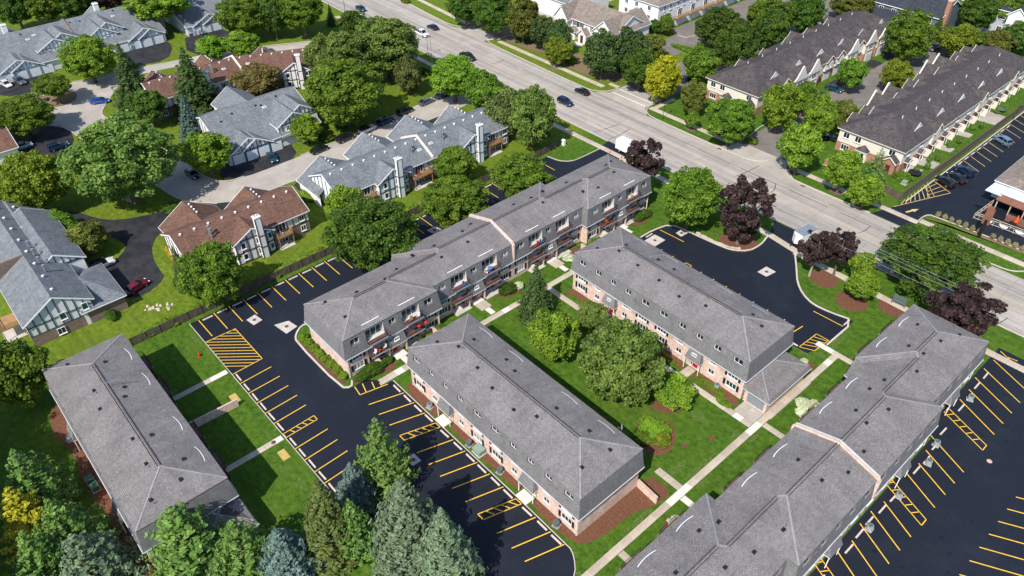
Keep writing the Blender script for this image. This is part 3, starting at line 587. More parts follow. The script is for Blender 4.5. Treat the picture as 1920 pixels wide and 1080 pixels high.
WD = 11.6; ZE, ZB, ZR = 4.25, 8.0, 9.72; PITCH = (ZR-ZB)/(WD/2); OUT = 0.42
def outz(z): return OUT*(ZB-z)/(ZB-ZE)
GL = ['glass','glass','glass_teal','glass','glass_curtain','glass_teal']
def apartment(name, label, loc, rz, secs, annex=None, seed=1, plain_rich=True):
    """flat block: brick walls, shingled mansard storey, low hipped roof. local x along the block,
    local y=0 side has entrances, local y=WD side has balconies. secs = [(u0,u1,offset)]"""
    R = random.Random(seed); T = thing(name, label, 'apartment building', loc, rz)
    wall = MB(); man = MB(); soff = MB(); gut = MB()
    U0, U1 = secs[0][0], secs[-1][1]
    for si, (u0, u1, o) in enumerate(secs):
        H = 18.0; s = (u1-u0)/H; first = si == 0; last = si == len(secs)-1
        oL = None if first else secs[si-1][2]; oR = None if last else secs[si+1][2]
        for side in (0, 1):
            sg = -1 if side == 0 else 1; yb = o if side == 0 else o+WD
            Pw = lambda u, z: (u, yb, z); Pwi = lambda u, z, d: (u, yb-sg*d, z)
            # does the mansard run on past the section's ends (convex corner) ?
            def ext(oth): 
                if oth is None: return 1
                return (1 if (oth > o) else 0 if oth == o else -0) if side == 0 else (1 if oth < o else 0)
            eL, eR = ext(oL), ext(oR)
            def Pm(u, z, u0=u0, u1=u1, eL=eL, eR=eR):
                if u <= u0+1e-6 and eL: u = u0-outz(z)
                if u >= u1-1e-6 and eR: u = u1+outz(z)
                return (u, yb+sg*outz(z), z)
            Pmi = lambda u, z, d: (u, yb-sg*d, z)
            wh = []; mh = []; rz_w = 0.0 if side == 0 else pi
            A = lambda f: u0+f*s
            def win(u, z, w, h, holes, d, glass, panes=2, sh=False, plane_out=0.0, frame='frame_white'):
                holes.append((u-w/2, u+w/2, z, z+h, d)); window(T, (u, yb-sg*(d-0.05), z), w, h, rz_w, glass, panes)
                if sh:
                    for q in (-1, 1): part_box('shutter', T, u+q*(w/2+.27)-.2, yb+sg*.05-.03, z-.03, u+q*(w/2+.27)+.2, yb+sg*.05+.03, z+h+.03, 'shutter_black')
            if side == 0:
                for f in (2.05, 15.95):
                    win(A(f), 1.0, 1.9, 1.15, wh, 0.12, R.choice(GL), 3, True); win(A(f), 2.95, 1.9, 1.15, wh, 0.12, R.choice(GL), 3, True)
                for f in (5.8, 12.2):
                    win(A(f), 1.15, 1.15, 0.95, wh, 0.12, R.choice(GL)); win(A(f), 3.2, 1.15, 0.9, wh, 0.12, R.choice(GL))
                for f in (4.05, 13.95): part_box('wall_vent', T, A(f)-.3, yb+sg*.04-.03, 2.95, A(f)+.3, yb+sg*.04+.03, 3.75, 'coping')
                for f, w in ((2.0,1.6),(5.75,1.3),(9.1,1.2),(12.45,1.3),(16.2,1.6)): win(A(f), 6.3, w, 1.1, mh, 0.22, R.choice(GL[:4]))
                for f in (4.0, 14.1):
                    part_box('mansard_vent', T, A(f)-.22, yb+sg*outz(6.3)-.06, 6.1, A(f)+.22, yb+sg*outz(6.3)+.06, 6.65, 'mansard_grey')
                # entrance with flared shingled hood, red door
                u = A(9.15); w0, w1 = 1.15, 1.5; y1 = yb+sg*.06; y2 = yb+sg*1.05
                hood = MB(); top = [(u-w0,y1,4.2),(u+w0,y1,4.2),(u+w0*.95,yb+sg*.45,4.2),(u-w0*.95,yb+sg*.45,4.2)]; bot = [(u-w1,y1,2.35),(u+w1,y1,2.35),(u+w1,y2,2.35),(u-w1,y2,2.35)]
                hood.poly(top); hood.poly(bot)
                for i in range(4): j = (i+1) % 4; hood.poly([bot[i],bot[j],top[j],top[i]])
                ho = hood.build('entrance_hood', M['mansard_grey'], T)
                MB().box(u-w1-.02, min(y1,y2), 2.27, u+w1+.02, max(y1,y2)+.02, 2.34).build('fascia', M['trim_white'], ho)
                if annex and rz == 0 and annex[2] < 0: window(ho, (u, yb+sg*.66, 3.3), 0.9, 0.4, rz_w, 'glass', 2)
                wh.append((u-.95, u+.95, 0.1, 2.2, 0.25))
                dr = part_box('door', T, u-.5, yb-sg*.22-.03, 0.1, u+.5, yb-sg*.22+.03, 2.15, 'door_red')
                part_box('handle', dr, .36, -.08*1, .95, .42, -.03, 1.1, 'galv')
                for q in (-.73, .73): window(T, (u+q, yb-sg*.2, 0.12), 0.42, 2.05, rz_w, 'glass', 1, sill=False)
                for q in (-w1+.1, w1-.1): part_box('post', T, u+q-.05, y2-sg*.12-.05, 0, u+q+.05, y2-sg*.12+.05, 2.3, 'trim_white')
            else:
                for f in (1.95, 16.05):
                    win(A(f), 0.95, 1.9, 1.2, wh, 0.12, R.choice(GL), 3, True); win(A(f), 2.98, 1.9, 1.15, wh, 0.12, R.choice(GL), 3, True); win(A(f), 6.15, 1.6, 1.25, mh, 0.22, R.choice(GL))
                win(A(9.1), 6.25, 1.3, 1.15, mh, 0.22, 'glass')
                for f in (5.55, 12.45):
                    u = A(f); w = 3.3
                    mh.append((u-w/2, u+w/2, 5.45, 7.62, 0.5, 1)); wh.append((u-w/2, u+w/2, 2.8, 4.15, 0.5)); wh.append((u-w/2, u+w/2, 0.12, 2.25, 0.5))
                    for z, h in ((5.5,2.05),(2.85,1.28),(0.16,2.05)):
                        window(T, (u, yb-sg*.45, z), 3.1, h, rz_w, R.choice(['glass','glass_teal','glass','glass_teal']), 3, sill=False, name='patio_door')
                    for z in (5.32, 2.68):
                        ba = MB().box(u-1.75, min(yb-sg*.8, yb+sg*1.15), z-.06, u+1.75, max(yb-sg*.8, yb+sg*1.15), z+.1).build('balcony', M['balcony_floor'], T)
                        MB().box(u-1.78, yb+sg*1.17-.03, z-.2, u+1.78, yb+sg*1.17+.03, z+.08).build('edge_beam', M['balcony_edge'], ba)
                        r = MB(); ye = yb+sg*1.1
                        for zz in (z+1.0, z+.2): r.box(u-1.73, ye-.02, zz-.02, u+1.73, ye+.02, zz+.02); [r.box(u+q-.02, min(yb+sg*.2,ye), zz-.02, u+q+.02, max(yb+sg*.2,ye), zz+.02) for q in (-1.71,1.71)]
                        for i in range(18): x = u-1.7+i*0.2; r.box(x-.012, ye-.012, z+.1, x+.012, ye+.012, z+1.0)
                        for q in (-1.71, 1.71):
                            for i in range(5): y = yb+sg*(.25+i*.2); r.box(u+q-.012, y-.012, z+.1, u+q+.012, y+.012, z+1.0)
                        r.build('railing', M['black_metal'], ba)
                    part_box('patio_slab', T, u-1.7, min(yb, yb+sg*1.3), 0.0, u+1.7, max(yb, yb+sg*1.3), 0.07, 'concrete_pad')
                    # bent white rain diverters on the roof above the balconies
                    d = MB(); L_ = 1.6; dk = .02 if rz < 0 else .22; dw = .09 if rz < 0 else .12
                    for i in range(6):
                        ua, ub = u-L_+i*L_/3, u-L_+(i+1)*L_/3; f0 = 0.75+dk*((i-3)/3)**2; f1 = 0.75+dk*((i+1-3)/3)**2
                        for (x, dd) in ((0, 0),): d.poly([(ua, yb-sg*f0, ZB+PITCH*f0+.08), (ub, yb-sg*f1, ZB+PITCH*f1+.08), (ub, yb-sg*(f1+dw), ZB+PITCH*(f1+dw)+.1), (ua, yb-sg*(f0+dw), ZB+PITCH*(f0+dw)+.1)])
                    d.build('rain_diverter', M['trim_white'], T)
                # entrance: shingled bay dropping from the mansard, red door under it
                u = A(9.1); w0, w1 = 1.55, 1.85; y1 = yb+sg*.05; yt = yb+sg*.44; y2 = yb+sg*1.0
                hood = MB(); top = [(u-w0,y1,4.22),(u+w0,y1,4.22),(u+w0,yt,4.22),(u-w0,yt,4.22)]; bot = [(u-w1,y1,2.3),(u+w1,y1,2.3),(u+w1,y2,2.3),(u-w1,y2,2.3)]
                hood.poly(top); hood.poly(bot)
                for i in range(4): j = (i+1) % 4; hood.poly([bot[i],bot[j],top[j],top[i]])
                ho = hood.build('entrance_hood', M['mansard_grey'], T); MB().box(u-w1-.02, min(y1,y2), 2.21, u+w1+.02, max(y1,y2)+.02, 2.29).build('fascia', M['trim_white'], ho)
                window(ho, (u, yb+sg*.78, 3.15), 1.0, 0.6, rz_w, 'glass', 2)
                wh.append((u-.95, u+.95, 0.1, 2.2, 0.25))
                part_box('door', T, u-.5, yb-sg*.22-.03, 0.1, u+.5, yb-sg*.22+.03, 2.15, 'door_red')
                for q in (-.73, .73): window(T, (u+q, yb-sg*.2, 0.12), 0.42, 2.05, rz_w, 'glass', 1, sill=False)
                for q in (-w1+.15, w1-.15): part_box('post', T, u+q-.12, y2-sg*.25-.12, 0, u+q+.12, y2-sg*.25+.12, 2.22, 'brick_pink')
            panel(wall, (u0,u1), (0,ZE+.05), wh, Pw, 0, Pin=Pwi)
            panel(man, (u0,u1), (ZE,ZB), mh, Pm, 0, Pin=Pmi)
            a = Pm(u0,ZE); b = Pm(u1,ZE)
            soff.poly([(a[0],yb-sg*.01,ZE+.01),(b[0],yb-sg*.01,ZE+.01),(b[0],b[1],ZE+.01),(a[0],a[1],ZE+.01)])
            gut.box(a[0]-.03*eL, min(a[1], a[1]+sg*.09), ZE-.07, b[0]+.03*eR, max(a[1], a[1]+sg*.09), ZE+.05)
            for uu in ([u0+.12] if eL else []) + ([u1-.12] if eR else []): part_box('downspout', T, uu-.05, yb+sg*.07-.05, 0.05, uu+.05, yb+sg*.07+.05, ZE-.02, 'trim_cream')
        # returns at the section ends
        for end, oth in ((u0, oL), (u1, oR)):
            sgn = -1 if end == u0 else 1
            rngs = [(o, o+WD)] if oth is None else ([(o, oth)] if oth > o else [(oth+WD, o+WD)] if oth < o else [])
            for y0, y1 in rngs:
                lo = (oth is None) or (y0 == o); hi = (oth is None) or (y1 == o+WD)
                wall.poly([(end,y0,0),(end,y1,0),(end,y1,ZE+.05),(end,y0,ZE+.05)])
                q = [(y0-(outz(z) if lo else 0), y1+(outz(z) if hi else 0), end+sgn*outz(z), z) for z in (ZE, ZB)]
                man.poly([(q[0][2],q[0][0],ZE),(q[0][2],q[0][1],ZE),(q[1][2],q[1][1],ZB),(q[1][2],q[1][0],ZB)])
                soff.poly([(end,q[0][0],ZE+.012),(end,q[0][1],ZE+.012),(q[0][2],q[0][1],ZE+.012),(q[0][2],q[0][0],ZE+.012)])
                e = q[0][2]; gut.box(min(e, e+sgn*.09), q[0][0], ZE-.068, max(e, e+sgn*.09), q[0][1], ZE+.048)
    wall.build('wall', M['brick_pink'], T); man.build('mansard', [M['mansard_grey'], M['cheek']], T)
    soff.build('soffit', M['trim_white'], T); gut.build('gutter', M['coping_pale'], T)
    # hipped roof over the stepped plan
    ms = []
    for u0, u1, o in secs:
        if ms and abs(ms[-1][2]-o) < 1e-6: ms[-1] = (ms[-1][0], u1, o)
        else: ms.append((u0, u1, o))
    rf = MB(); h = WD/2; hips = []; ridges = []; ov = 0.1
    Zf = lambda d: ZB+.03+PITCH*d
    for i, (u0, u1, o) in enumerate(ms):
        def bound(end, side):
            e = u1 if end else u0; g = 1 if end else -1
            nb = (i+1 if end else i-1); oth = ms[nb][2] if 0 <= nb < len(ms) else None
            y0 = o if side == 0 else o+WD; iy = 1 if side == 0 else -1
            R_ = (e-g*h, o+h, Zf(h))
            if oth is None: hips.append(((e,y0,Zf(0)), R_)); return [(e+g*ov, y0-iy*ov, Zf(-ov)), R_]
            hm = (WD-abs(oth-o))/2; prot = (oth > o) if side == 0 else (oth < o)
            if prot:
                y2 = oth if side == 0 else oth+WD; S_ = (e-g*hm, y2+iy*hm, Zf(hm))
                rf.poly([(e+g*ov, y0-iy*ov, Zf(-ov)), (e+g*ov, y2-iy*ov, Zf(-ov)), S_, R_]); hips.append(((e,y0,Zf(0)), R_)); hips.append((R_, S_))
                return [(e+g*ov, y0-iy*ov, Zf(-ov)), R_]
            S2 = (e+g*hm, y0+iy*hm, Zf(hm)); S1 = (e-g*hm, y0+iy*hm, Zf(hm))
            if g > 0 and side == 0 or g > 0 and side == 1: ridges.append((S1, S2))
            return [(e, y0-iy*ov, Zf(-ov)), S2, S1, R_]
        for side in (0, 1):
            L_ = bound(0, side); R_ = bound(1, side)
            rf.poly([L_[0]] + R_ + L_[:0:-1])
        for end in (0, 1):
            e = u1 if end else u0; g = 1 if end else -1; nb = (i+1 if end else i-1)
            if not 0 <= nb < len(ms): rf.poly([(e+g*ov, o-ov, Zf(-ov)), (e+g*ov, o+WD+ov, Zf(-ov)), (e-g*h, o+h, Zf(h))])
        ridges.append(((u0+h, o+h, Zf(h)), (u1-h, o+h, Zf(h))))
    ro = rf.build('roof', M['roof_grey'], T)
    for a, b in hips: MB().bar((a[0],a[1],a[2]+.015), (b[0],b[1],b[2]+.015), 0.2, 0.05).build('hip_cap', M['hip_light'], ro)
    for a, b in ridges:
        if b[0]-a[0] > .5: MB().bar((a[0]+.2,a[1]-.2,a[2]+.0), (b[0]-.2,b[1]-.2,b[2]+.0), 0.07, 0.1).bar((a[0]+.2,a[1]+.2,a[2]+.0), (b[0]-.2,b[1]+.2,b[2]+.0), 0.07, 0.1).build('ridge_vent_shadow', M['ridge_shadow'], ro)  # paired dark bars stand in for the shadow lines beside a ridge vent
    # roof vents
    for u0, u1, o in secs:
        for f, yy in ((0.14,.3),(0.36,.62),(0.33,.4),(0.62,.36),(0.68,.7),(0.86,.28),(.88,.64)):
            u = u0+(u1-u0)*f+R.uniform(-.8,.8); y = o+WD*(yy+R.uniform(-.05,.05)); d = min(y-o, o+WD-y, u-U0, U1-u); z = Zf(d)
            if R.random() < .8: v = part_box('roof_vent', T, u-.24, y-.2, z-.06, u+.24, y+.2, z+.16, 'vent_black')
            if R.random() < .45: MB().tube([(0,0,0),(0,0,.35)], [.06,.06], 6).build('vent_pipe', M['ac_dark'], T, (u+.7, y+.1, z-.05))
    # fire wall
    for a, b in zip(secs, secs[1:]):
        if abs(a[2]-b[2]) < 1e-6 and len(secs) > 2:
            u = a[1]; o = a[2]; prof = [(o-.5,ZE-.1),(o-.5,ZB-.1),(o-.15,ZB+.42),(o+h,Zf(h)+.42),(o+WD+.15,ZB+.42),(o+WD+.5,ZB-.1),(o+WD+.5,ZE-.1)]
            mbp = MB(); mbp.poly([(u-.17,y,z) for y,z in prof]); mbp.poly([(u+.17,y,z) for y,z in prof])
            for p, q in zip(prof, prof[1:]): mbp.poly([(u-.17,*p),(u+.17,*p),(u+.17,*q),(u-.17,*q)])
            pw = mbp.build('parapet', M['brick_pink'], T); cp = MB()
            for p, q in zip(prof[2:4], prof[3:5]): cp.bar((u-.1,p[0],p[1]+.03), (u-.1,q[0],q[1]+.03), .2, .06, 0); cp.bar((u+.12,p[0],p[1]+.035), (u+.12,q[0],q[1]+.035), .2, .07, 1)
            cp.build('coping', [M['coping'], M['coping_pale']], pw)
    # low garage annex on the local +x end
    if annex:
        x0, x1, y0, y1 = annex; z0 = 2.75; z1 = 3.3; zr = 4.15; a = MB()
        part = MB(); ym = (y0+y1)/2
        holes = [(x0+.9, x1-.7, 0.05, 2.15, 0.2)]
        panel(part, (x0+.3,x1-.3), (0,z0), holes, lambda u, z: (u, y0+.4, z), Pin=lambda u, z, d: (u, y0+.4+d, z))
        part.poly([(x1-.3,y0+.4,0),(x1-.3,y1-.4,0),(x1-.3,y1-.4,z0),(x1-.3,y0+.4,z0)]); part.poly([(x0+.05,y1-.4,0),(x1-.3,y1-.4,0),(x1-.3,y1-.4,z0),(x0+.05,y1-.4,z0)])
        an = part.build('annex_wall', M['brick_pink'], T); gd = MB()
        for k in range(4): gd.box(x0+.9, y0+.56, 0.06+k*.52, x1-.7, y0+.6, 0.05+k*.52+.5)
        gd.build('garage_door', M['garage_grey'], an)
        o = .3; r = MB(); xs = x1-.15
        B = [(x0+.05,y0-.1,z0),(x1+.25,y0-.1,z0),(x1+.25,y1+.1,z0),(x0+.05,y1+.1,z0)]; C1 = [(x0+.05,y0+.15,z1),(xs,y0+.15,z1),(xs,y1-.15,z1),(x0+.05,y1-.15,z1)]
        k = (x1-x0)*.95; D = [(x0+.05, y0+k, zr), (x0+.05, y1-k, zr)]
        r.poly([B[0],B[1],C1[1],C1[0]]); r.poly([B[1],B[2],C1[2],C1[1]]); r.poly([B[2],B[3],C1[3],C1[2]])
        r.poly([C1[0],C1[1],D[0]]); r.poly([C1[1],C1[2],D[1],D[0]]); r.poly([C1[2],C1[3],D[1]]); r.poly([B[0],B[1],B[2],B[3]])
        ar = r.build('annex_roof', M['roof_grey'], T)
        for p, q in ((C1[1],D[0]),(C1[2],D[1])): MB().bar((p[0],p[1],p[2]+.02), (q[0],q[1],q[2]+.02), .2, .05).build('hip_cap', M['hip_light'], ar)
        g = MB(); g.box(x0+.05,y0-.18,z0-.06,x1+.33,y0-.1,z0+.05); g.box(x1+.25,y0-.1,z0-.06,x1+.33,y1+.1,z0+.05); g.build('gutter', M['coping_pale'], ar)
    return T

H2 = [(0,18.05,0),(18.05,36.1,0)]
H4 = [(0,17.95,0),(17.95,35.7,-1.4),(35.7,53.5,-1.4),(53.5,71.5,0)]
apartment('apartment_block', 'grey roofed pink brick block in the middle front beside the yellow striped stalls', (7.45,-27.4,0), 0, H2, None, 3)
apartment('apartment_block', 'grey roofed pink brick block with low garage annex beside the shaded courtyard trees', (7.45,8.1,0), 0, H2, (36.1,40.6,-.2,10.9), 4)
apartment('apartment_block', 'grey roofed block at lower left beside the dark shaded lawn', (-24.75,-70.0,0), 0, H2, (36.1,40.8,5.4,12.2), 5)
apartment('apartment_block', 'long stepped grey roofed block with balconies facing the courtyard', (-12.05,37.5,0), -pi/2, H4, None, 6)
apartment('apartment_block', 'long stepped grey roofed block at lower right along the rear car park', (65.0,-33.2,0), pi/2, H4, None, 7)

mat('gable_cream', (0.7,0.66,0.58), 0.7, 0.05, 1.0)
# ---------------------------------------------------------------- gabled houses
def house(name, label, loc, cat='townhouse', rz=0.0):
    T = thing(name, label, cat, (loc[0], loc[1], 0), rz); T['ox'] = 0
    return T
class HB:
    """builds gabled blocks in plan coordinates relative to the house's own origin"""
    def __init__(s, T, org, wall, roof, timber=None, trim='trim_white'):
        s.T = T; s.ox, s.oy = org; s.wall = wall; s.roof = roof; s.timber = timber; s.trim = trim; s.rn = random.Random(int(abs(org[0]*7+org[1]*13)))
    def p(s, axis, a, b, z): return (a-s.ox, b-s.oy, z) if axis == 'x' else (b-s.ox, a-s.oy, z)
    def block(s, axis, a0, a1, b0, b1, ze, zr, rb=None, ends='gg', ze1=None, z0=0.0, ov=0.45, oe=0.35, wall=None, roof=None, lower=None, zl=2.4, vents=0):
        """ridge along `axis` from a0 to a1; eaves at b0 (height ze) and b1 (height ze1)"""
        rb = (b0+b1)/2 if rb is None else rb; ze1 = ze if ze1 is None else ze1; P = lambda a, b, z: s.p(axis, a, b, z)
        w = MB()
        for b, z in ((b0,ze),(b1,ze1)): w.poly([P(a0,b,z0),P(a1,b,z0),P(a1,b,z),P(a0,b,z)])
        for a, e in ((a0,ends[0]),(a1,ends[1])):
            if e == 'g': w.poly([P(a,b0,z0),P(a,b1,z0),P(a,b1,ze1),P(a,rb,zr-.02),P(a,b0,ze)])
            elif e == 'h': w.poly([P(a,b0,z0),P(a,b1,z0),P(a,b1,ze1),P(a,b0,ze)])
        wo = w.build('wall', M[wall or s.wall], s.T)
        if lower:
            lw = MB(); e_ = .06
            lw.prism([P(a0-e_,b0-e_,0)[:2],P(a1+e_,b0-e_,0)[:2],P(a1+e_,b1+e_,0)[:2],P(a0-e_,b1+e_,0)[:2]], 0, zl); lw.build('base_course', M[lower], s.T)
        s0 = (zr-ze)/(rb-b0); s1 = (zr-ze1)/(b1-rb); t = 0.14
        r = MB(); A0 = a0-(oe if ends[0] == 'g' else ov if ends[0] == 'h' else 0); A1 = a1+(oe if ends[1] == 'g' else ov if ends[1] == 'h' else 0)
        R0 = A0+((rb-b0)*.95+ov if ends[0] == 'h' else 0); R1 = A1-((rb-b0)*.95+ov if ends[1] == 'h' else 0)
        E0 = (b0-ov, ze-ov*s0+t); E1 = (b1+ov, ze1-ov*s1+t); Z = zr+t
        r.poly([P(A0,*E0),P(A1,*E0),P(R1,rb,Z),P(R0,rb,Z)]); r.poly([P(A0,*E1),P(A1,*E1),P(R1,rb,Z),P(R0,rb,Z)])
        for A, R_, e in ((A0,R0,ends[0]),(A1,R1,ends[1])):
            if e == 'h': r.poly([P(A,*E0),P(A,*E1),P(R_,rb,Z)])
        ro = r.build('roof', M[roof or s.roof], s.T)
        f = MB()
        for (b, z) in (E0, E1): f.poly([P(A0,b,z),P(A1,b,z),P(A1,b,z-.2),P(A0,b,z-.2)]); f.bar(P(A0,b,z-.1), P(A1,b,z-.1), .07, .16)
        for A, e in ((A0,ends[0]),(A1,ends[1])):
            if e == 'g':
                for (b, z) in (E0, E1): f.bar(P(A,b,z-.12), P(A,rb,Z-.12), .08, .22)
            if e == 'h': f.bar(P(A,E0[0],E0[1]-.1), P(A,E1[0],E1[1]-.1), .07, .16)
        f.build('fascia', M[s.trim], ro)
        for i in range(vents):
            a = a0+(a1-a0)*(i+.5)/vents; b = rb+(b1-rb)*.14; MB().tube([P(a,b,zr-s1*(b-rb)+t-.05), P(a,b,zr-s1*(b-rb)+t+.28)], [.2,.24], 8).build('roof_vent', M['vent_white'], ro)
        s.prof = (axis, b0, b1, rb, ze, ze1, zr); return ro
    def timbers(s, axis, a, sg, b0, b1, zf, ztop, z0=0.2, step=1.15, mid=(), m=None, w=.17, x=False):
        """half-timbering on the end face at a (facing sg): posts every step under profile ztop(b)"""
        mb = MB(); P = lambda b, z: s.p(axis, a+sg*.06, b, z); n = max(2, round((b1-b0)/step))
        for i in range(n+1):
            b = b0+(b1-b0)*i/n; b = min(max(b, b0+.08), b1-.08); zt = ztop(b)
            if zt-z0 > .3: mb.bar(P(b,z0), P(b,zt-.05), .06 if axis == 'q' else w, w) if False else s._post(mb, axis, a+sg*.05, b, z0, zt-.03, w)
        for z in (z0,)+tuple(mid):
            bb = [b for b in np.linspace(b0, b1, 60) if ztop(b) >= z+.05]
            if bb: s._rail(mb, axis, a+sg*.055, bb[0], bb[-1], z, w)
        if x:
            for i in range(0, n, 2):
                ba, bb_ = b0+(b1-b0)*i/n, b0+(b1-b0)*(i+1)/n
                mb.bar(P(ba, z0+.1), P(bb_, min(ztop(bb_), z0+1.6)), .07, .13)
        mb.build('timber_frame', M[m or s.timber], s.T)
    def _post(s, mb, axis, a, b, z0, z1, w):
        p = s.p(axis, a, b, 0); q = (.05, w/2) if axis == 'x' else (w/2, .05)
        mb.box(p[0]-q[0], p[1]-q[1], z0, p[0]+q[0], p[1]+q[1], z1)
    def _rail(s, mb, axis, a, b0, b1, z, w):
        p = s.p(axis, a, b0, 0); q = s.p(axis, a, b1, 0); e = .045
        mb.box(min(p[0],q[0])-(e if axis == 'x' else 0), min(p[1],q[1])-(0 if axis == 'x' else e), z-w/2, max(p[0],q[0])+(e if axis == 'x' else 0), max(p[1],q[1])+(0 if axis == 'x' else e), z+w/2)
    def win(s, axis, a, sg, b, z, w, h, glass='glass', panes=2, frame='frame_white', name='window', sill=True):
        p = s.p(axis, a+sg*.08, b, z); rz = {('x',1): pi/2, ('x',-1): -pi/2, ('y',1): pi, ('y',-1): 0}[(axis, sg)]
        return window(s.T, p, w, h, rz, glass, panes, frame, name=name, sill=sill)
    def box(s, name, x0, y0, z0, x1, y1, z1, m, parent=None): return part_box(name, parent or s.T, x0-s.ox, y0-s.oy, z0, x1-s.ox, y1-s.oy, z1, m)
    def garage(s, axis, a, sg, b, w=2.6, h=2.15, m='garage_white'):
        p = s.p(axis, a+sg*.05, b, 0.02); k = ('gd', axis, w, h, m)
        if k not in BOXC:
            mb = MB()
            for i in range(4):
                z0 = i*h/4+.015; z1 = (i+1)*h/4-.015
                if axis == 'x': mb.box(-.04, -w/2, z0, .04, w/2, z1)
                else: mb.box(-w/2, -.04, z0, w/2, .04, z1)
            BOXC[k] = mb.mesh('garage_door', M[m])
        return link('garage_door', BOXC[k], s.T, p)
    def chimney(s, x, y, w, d, z1, m='stucco_white', corner=None):
        c = s.box('chimney', x-w/2, y-d/2, 0, x+w/2, y+d/2, z1, m)
        MB().box(-w/2-.1, -d/2-.1, z1, w/2+.1, d/2+.1, z1+.18).build('cap', M['trim_white'], c)
        for q in (-.22, .22): MB().tube([(0,q*d,z1+.18),(0,q*d,z1+.6)], [.13,.13], 8).build('flue', M['galv'], c)
        if corner:
            mb = MB()
            for i in (-1,1):
                for j in (-1,1): mb.box(i*w/2-.07, j*d/2-.07, 0, i*w/2+.07, j*d/2+.07, z1-.1)
            for z in (2.5,5.0): mb.box(-w/2-.06,-d/2-.06,z-.08,w/2+.06,d/2+.06,z+.08)
            mb.build('corner_boards', M[corner], c)
    def pipe(s, x, y, z0, z1): MB().tube([(x-s.ox,y-s.oy,z0),(x-s.ox,y-s.oy,z1)], [.17,.17], 8).tube([(x-s.ox,y-s.oy,z1),(x-s.ox,y-s.oy,z1+.25)], [.26,.26], 8).build('flue_pipe', M['galv'], s.T)
    def skylight(s, x, y, z, slope, axis='y'):
        o = MB().box(-.3,-.5,0,.3,.5,.1).build('skylight', M['frame_white'], s.T, (x-s.ox, y-s.oy, z)); o.rotation_euler = slope
        MB().poly([(-.22,-.42,.105),(.22,-.42,.105),(.22,.42,.105),(-.22,.42,.105)]).build('pane', M['glass_curtain'], o)
    def deck(s, x0, x1, y0, y1, z, m='deck_wood'):
        d = s.box('deck', x0, y0, z-.12, x1, y1, z, m); xm, ym = (x0+x1)/2, (y0+y1)/2; mb = MB(); hx, hy = (x1-x0)/2, (y1-y0)/2
        for zz in (.14, .5, .95): mb.box(hx-.05,-hy,zz+.06,hx,hy,zz+.16); [mb.box(-hx,q*hy-.04,zz+.06,hx,q*hy+.04,zz+.16) for q in (-1,1)]
        for i in range(int(hy*2/.3)+1): y = -hy+.04+i*.3; mb.box(hx-.045,y-.06,.12,hx-.01,y+.06,1.08)
        mb.build('railing', M[m], d)
        for q in (-1,1): part_box('leg', d, hx-.22, q*(hy-.15)-.07, -z+.12, hx-.08, q*(hy-.15)+.07, .0, m)
        part_box('slab', d, -hx, -hy, -z+.13, hx+.2, hy, -z+.2, 'concrete_pad')
gab = lambda b0, b1, ze, zr, rb=None: (lambda b: ze+(zr-ze)*(1-abs(b-((b0+b1)/2 if rb is None else rb))/((b1-b0)/2)))

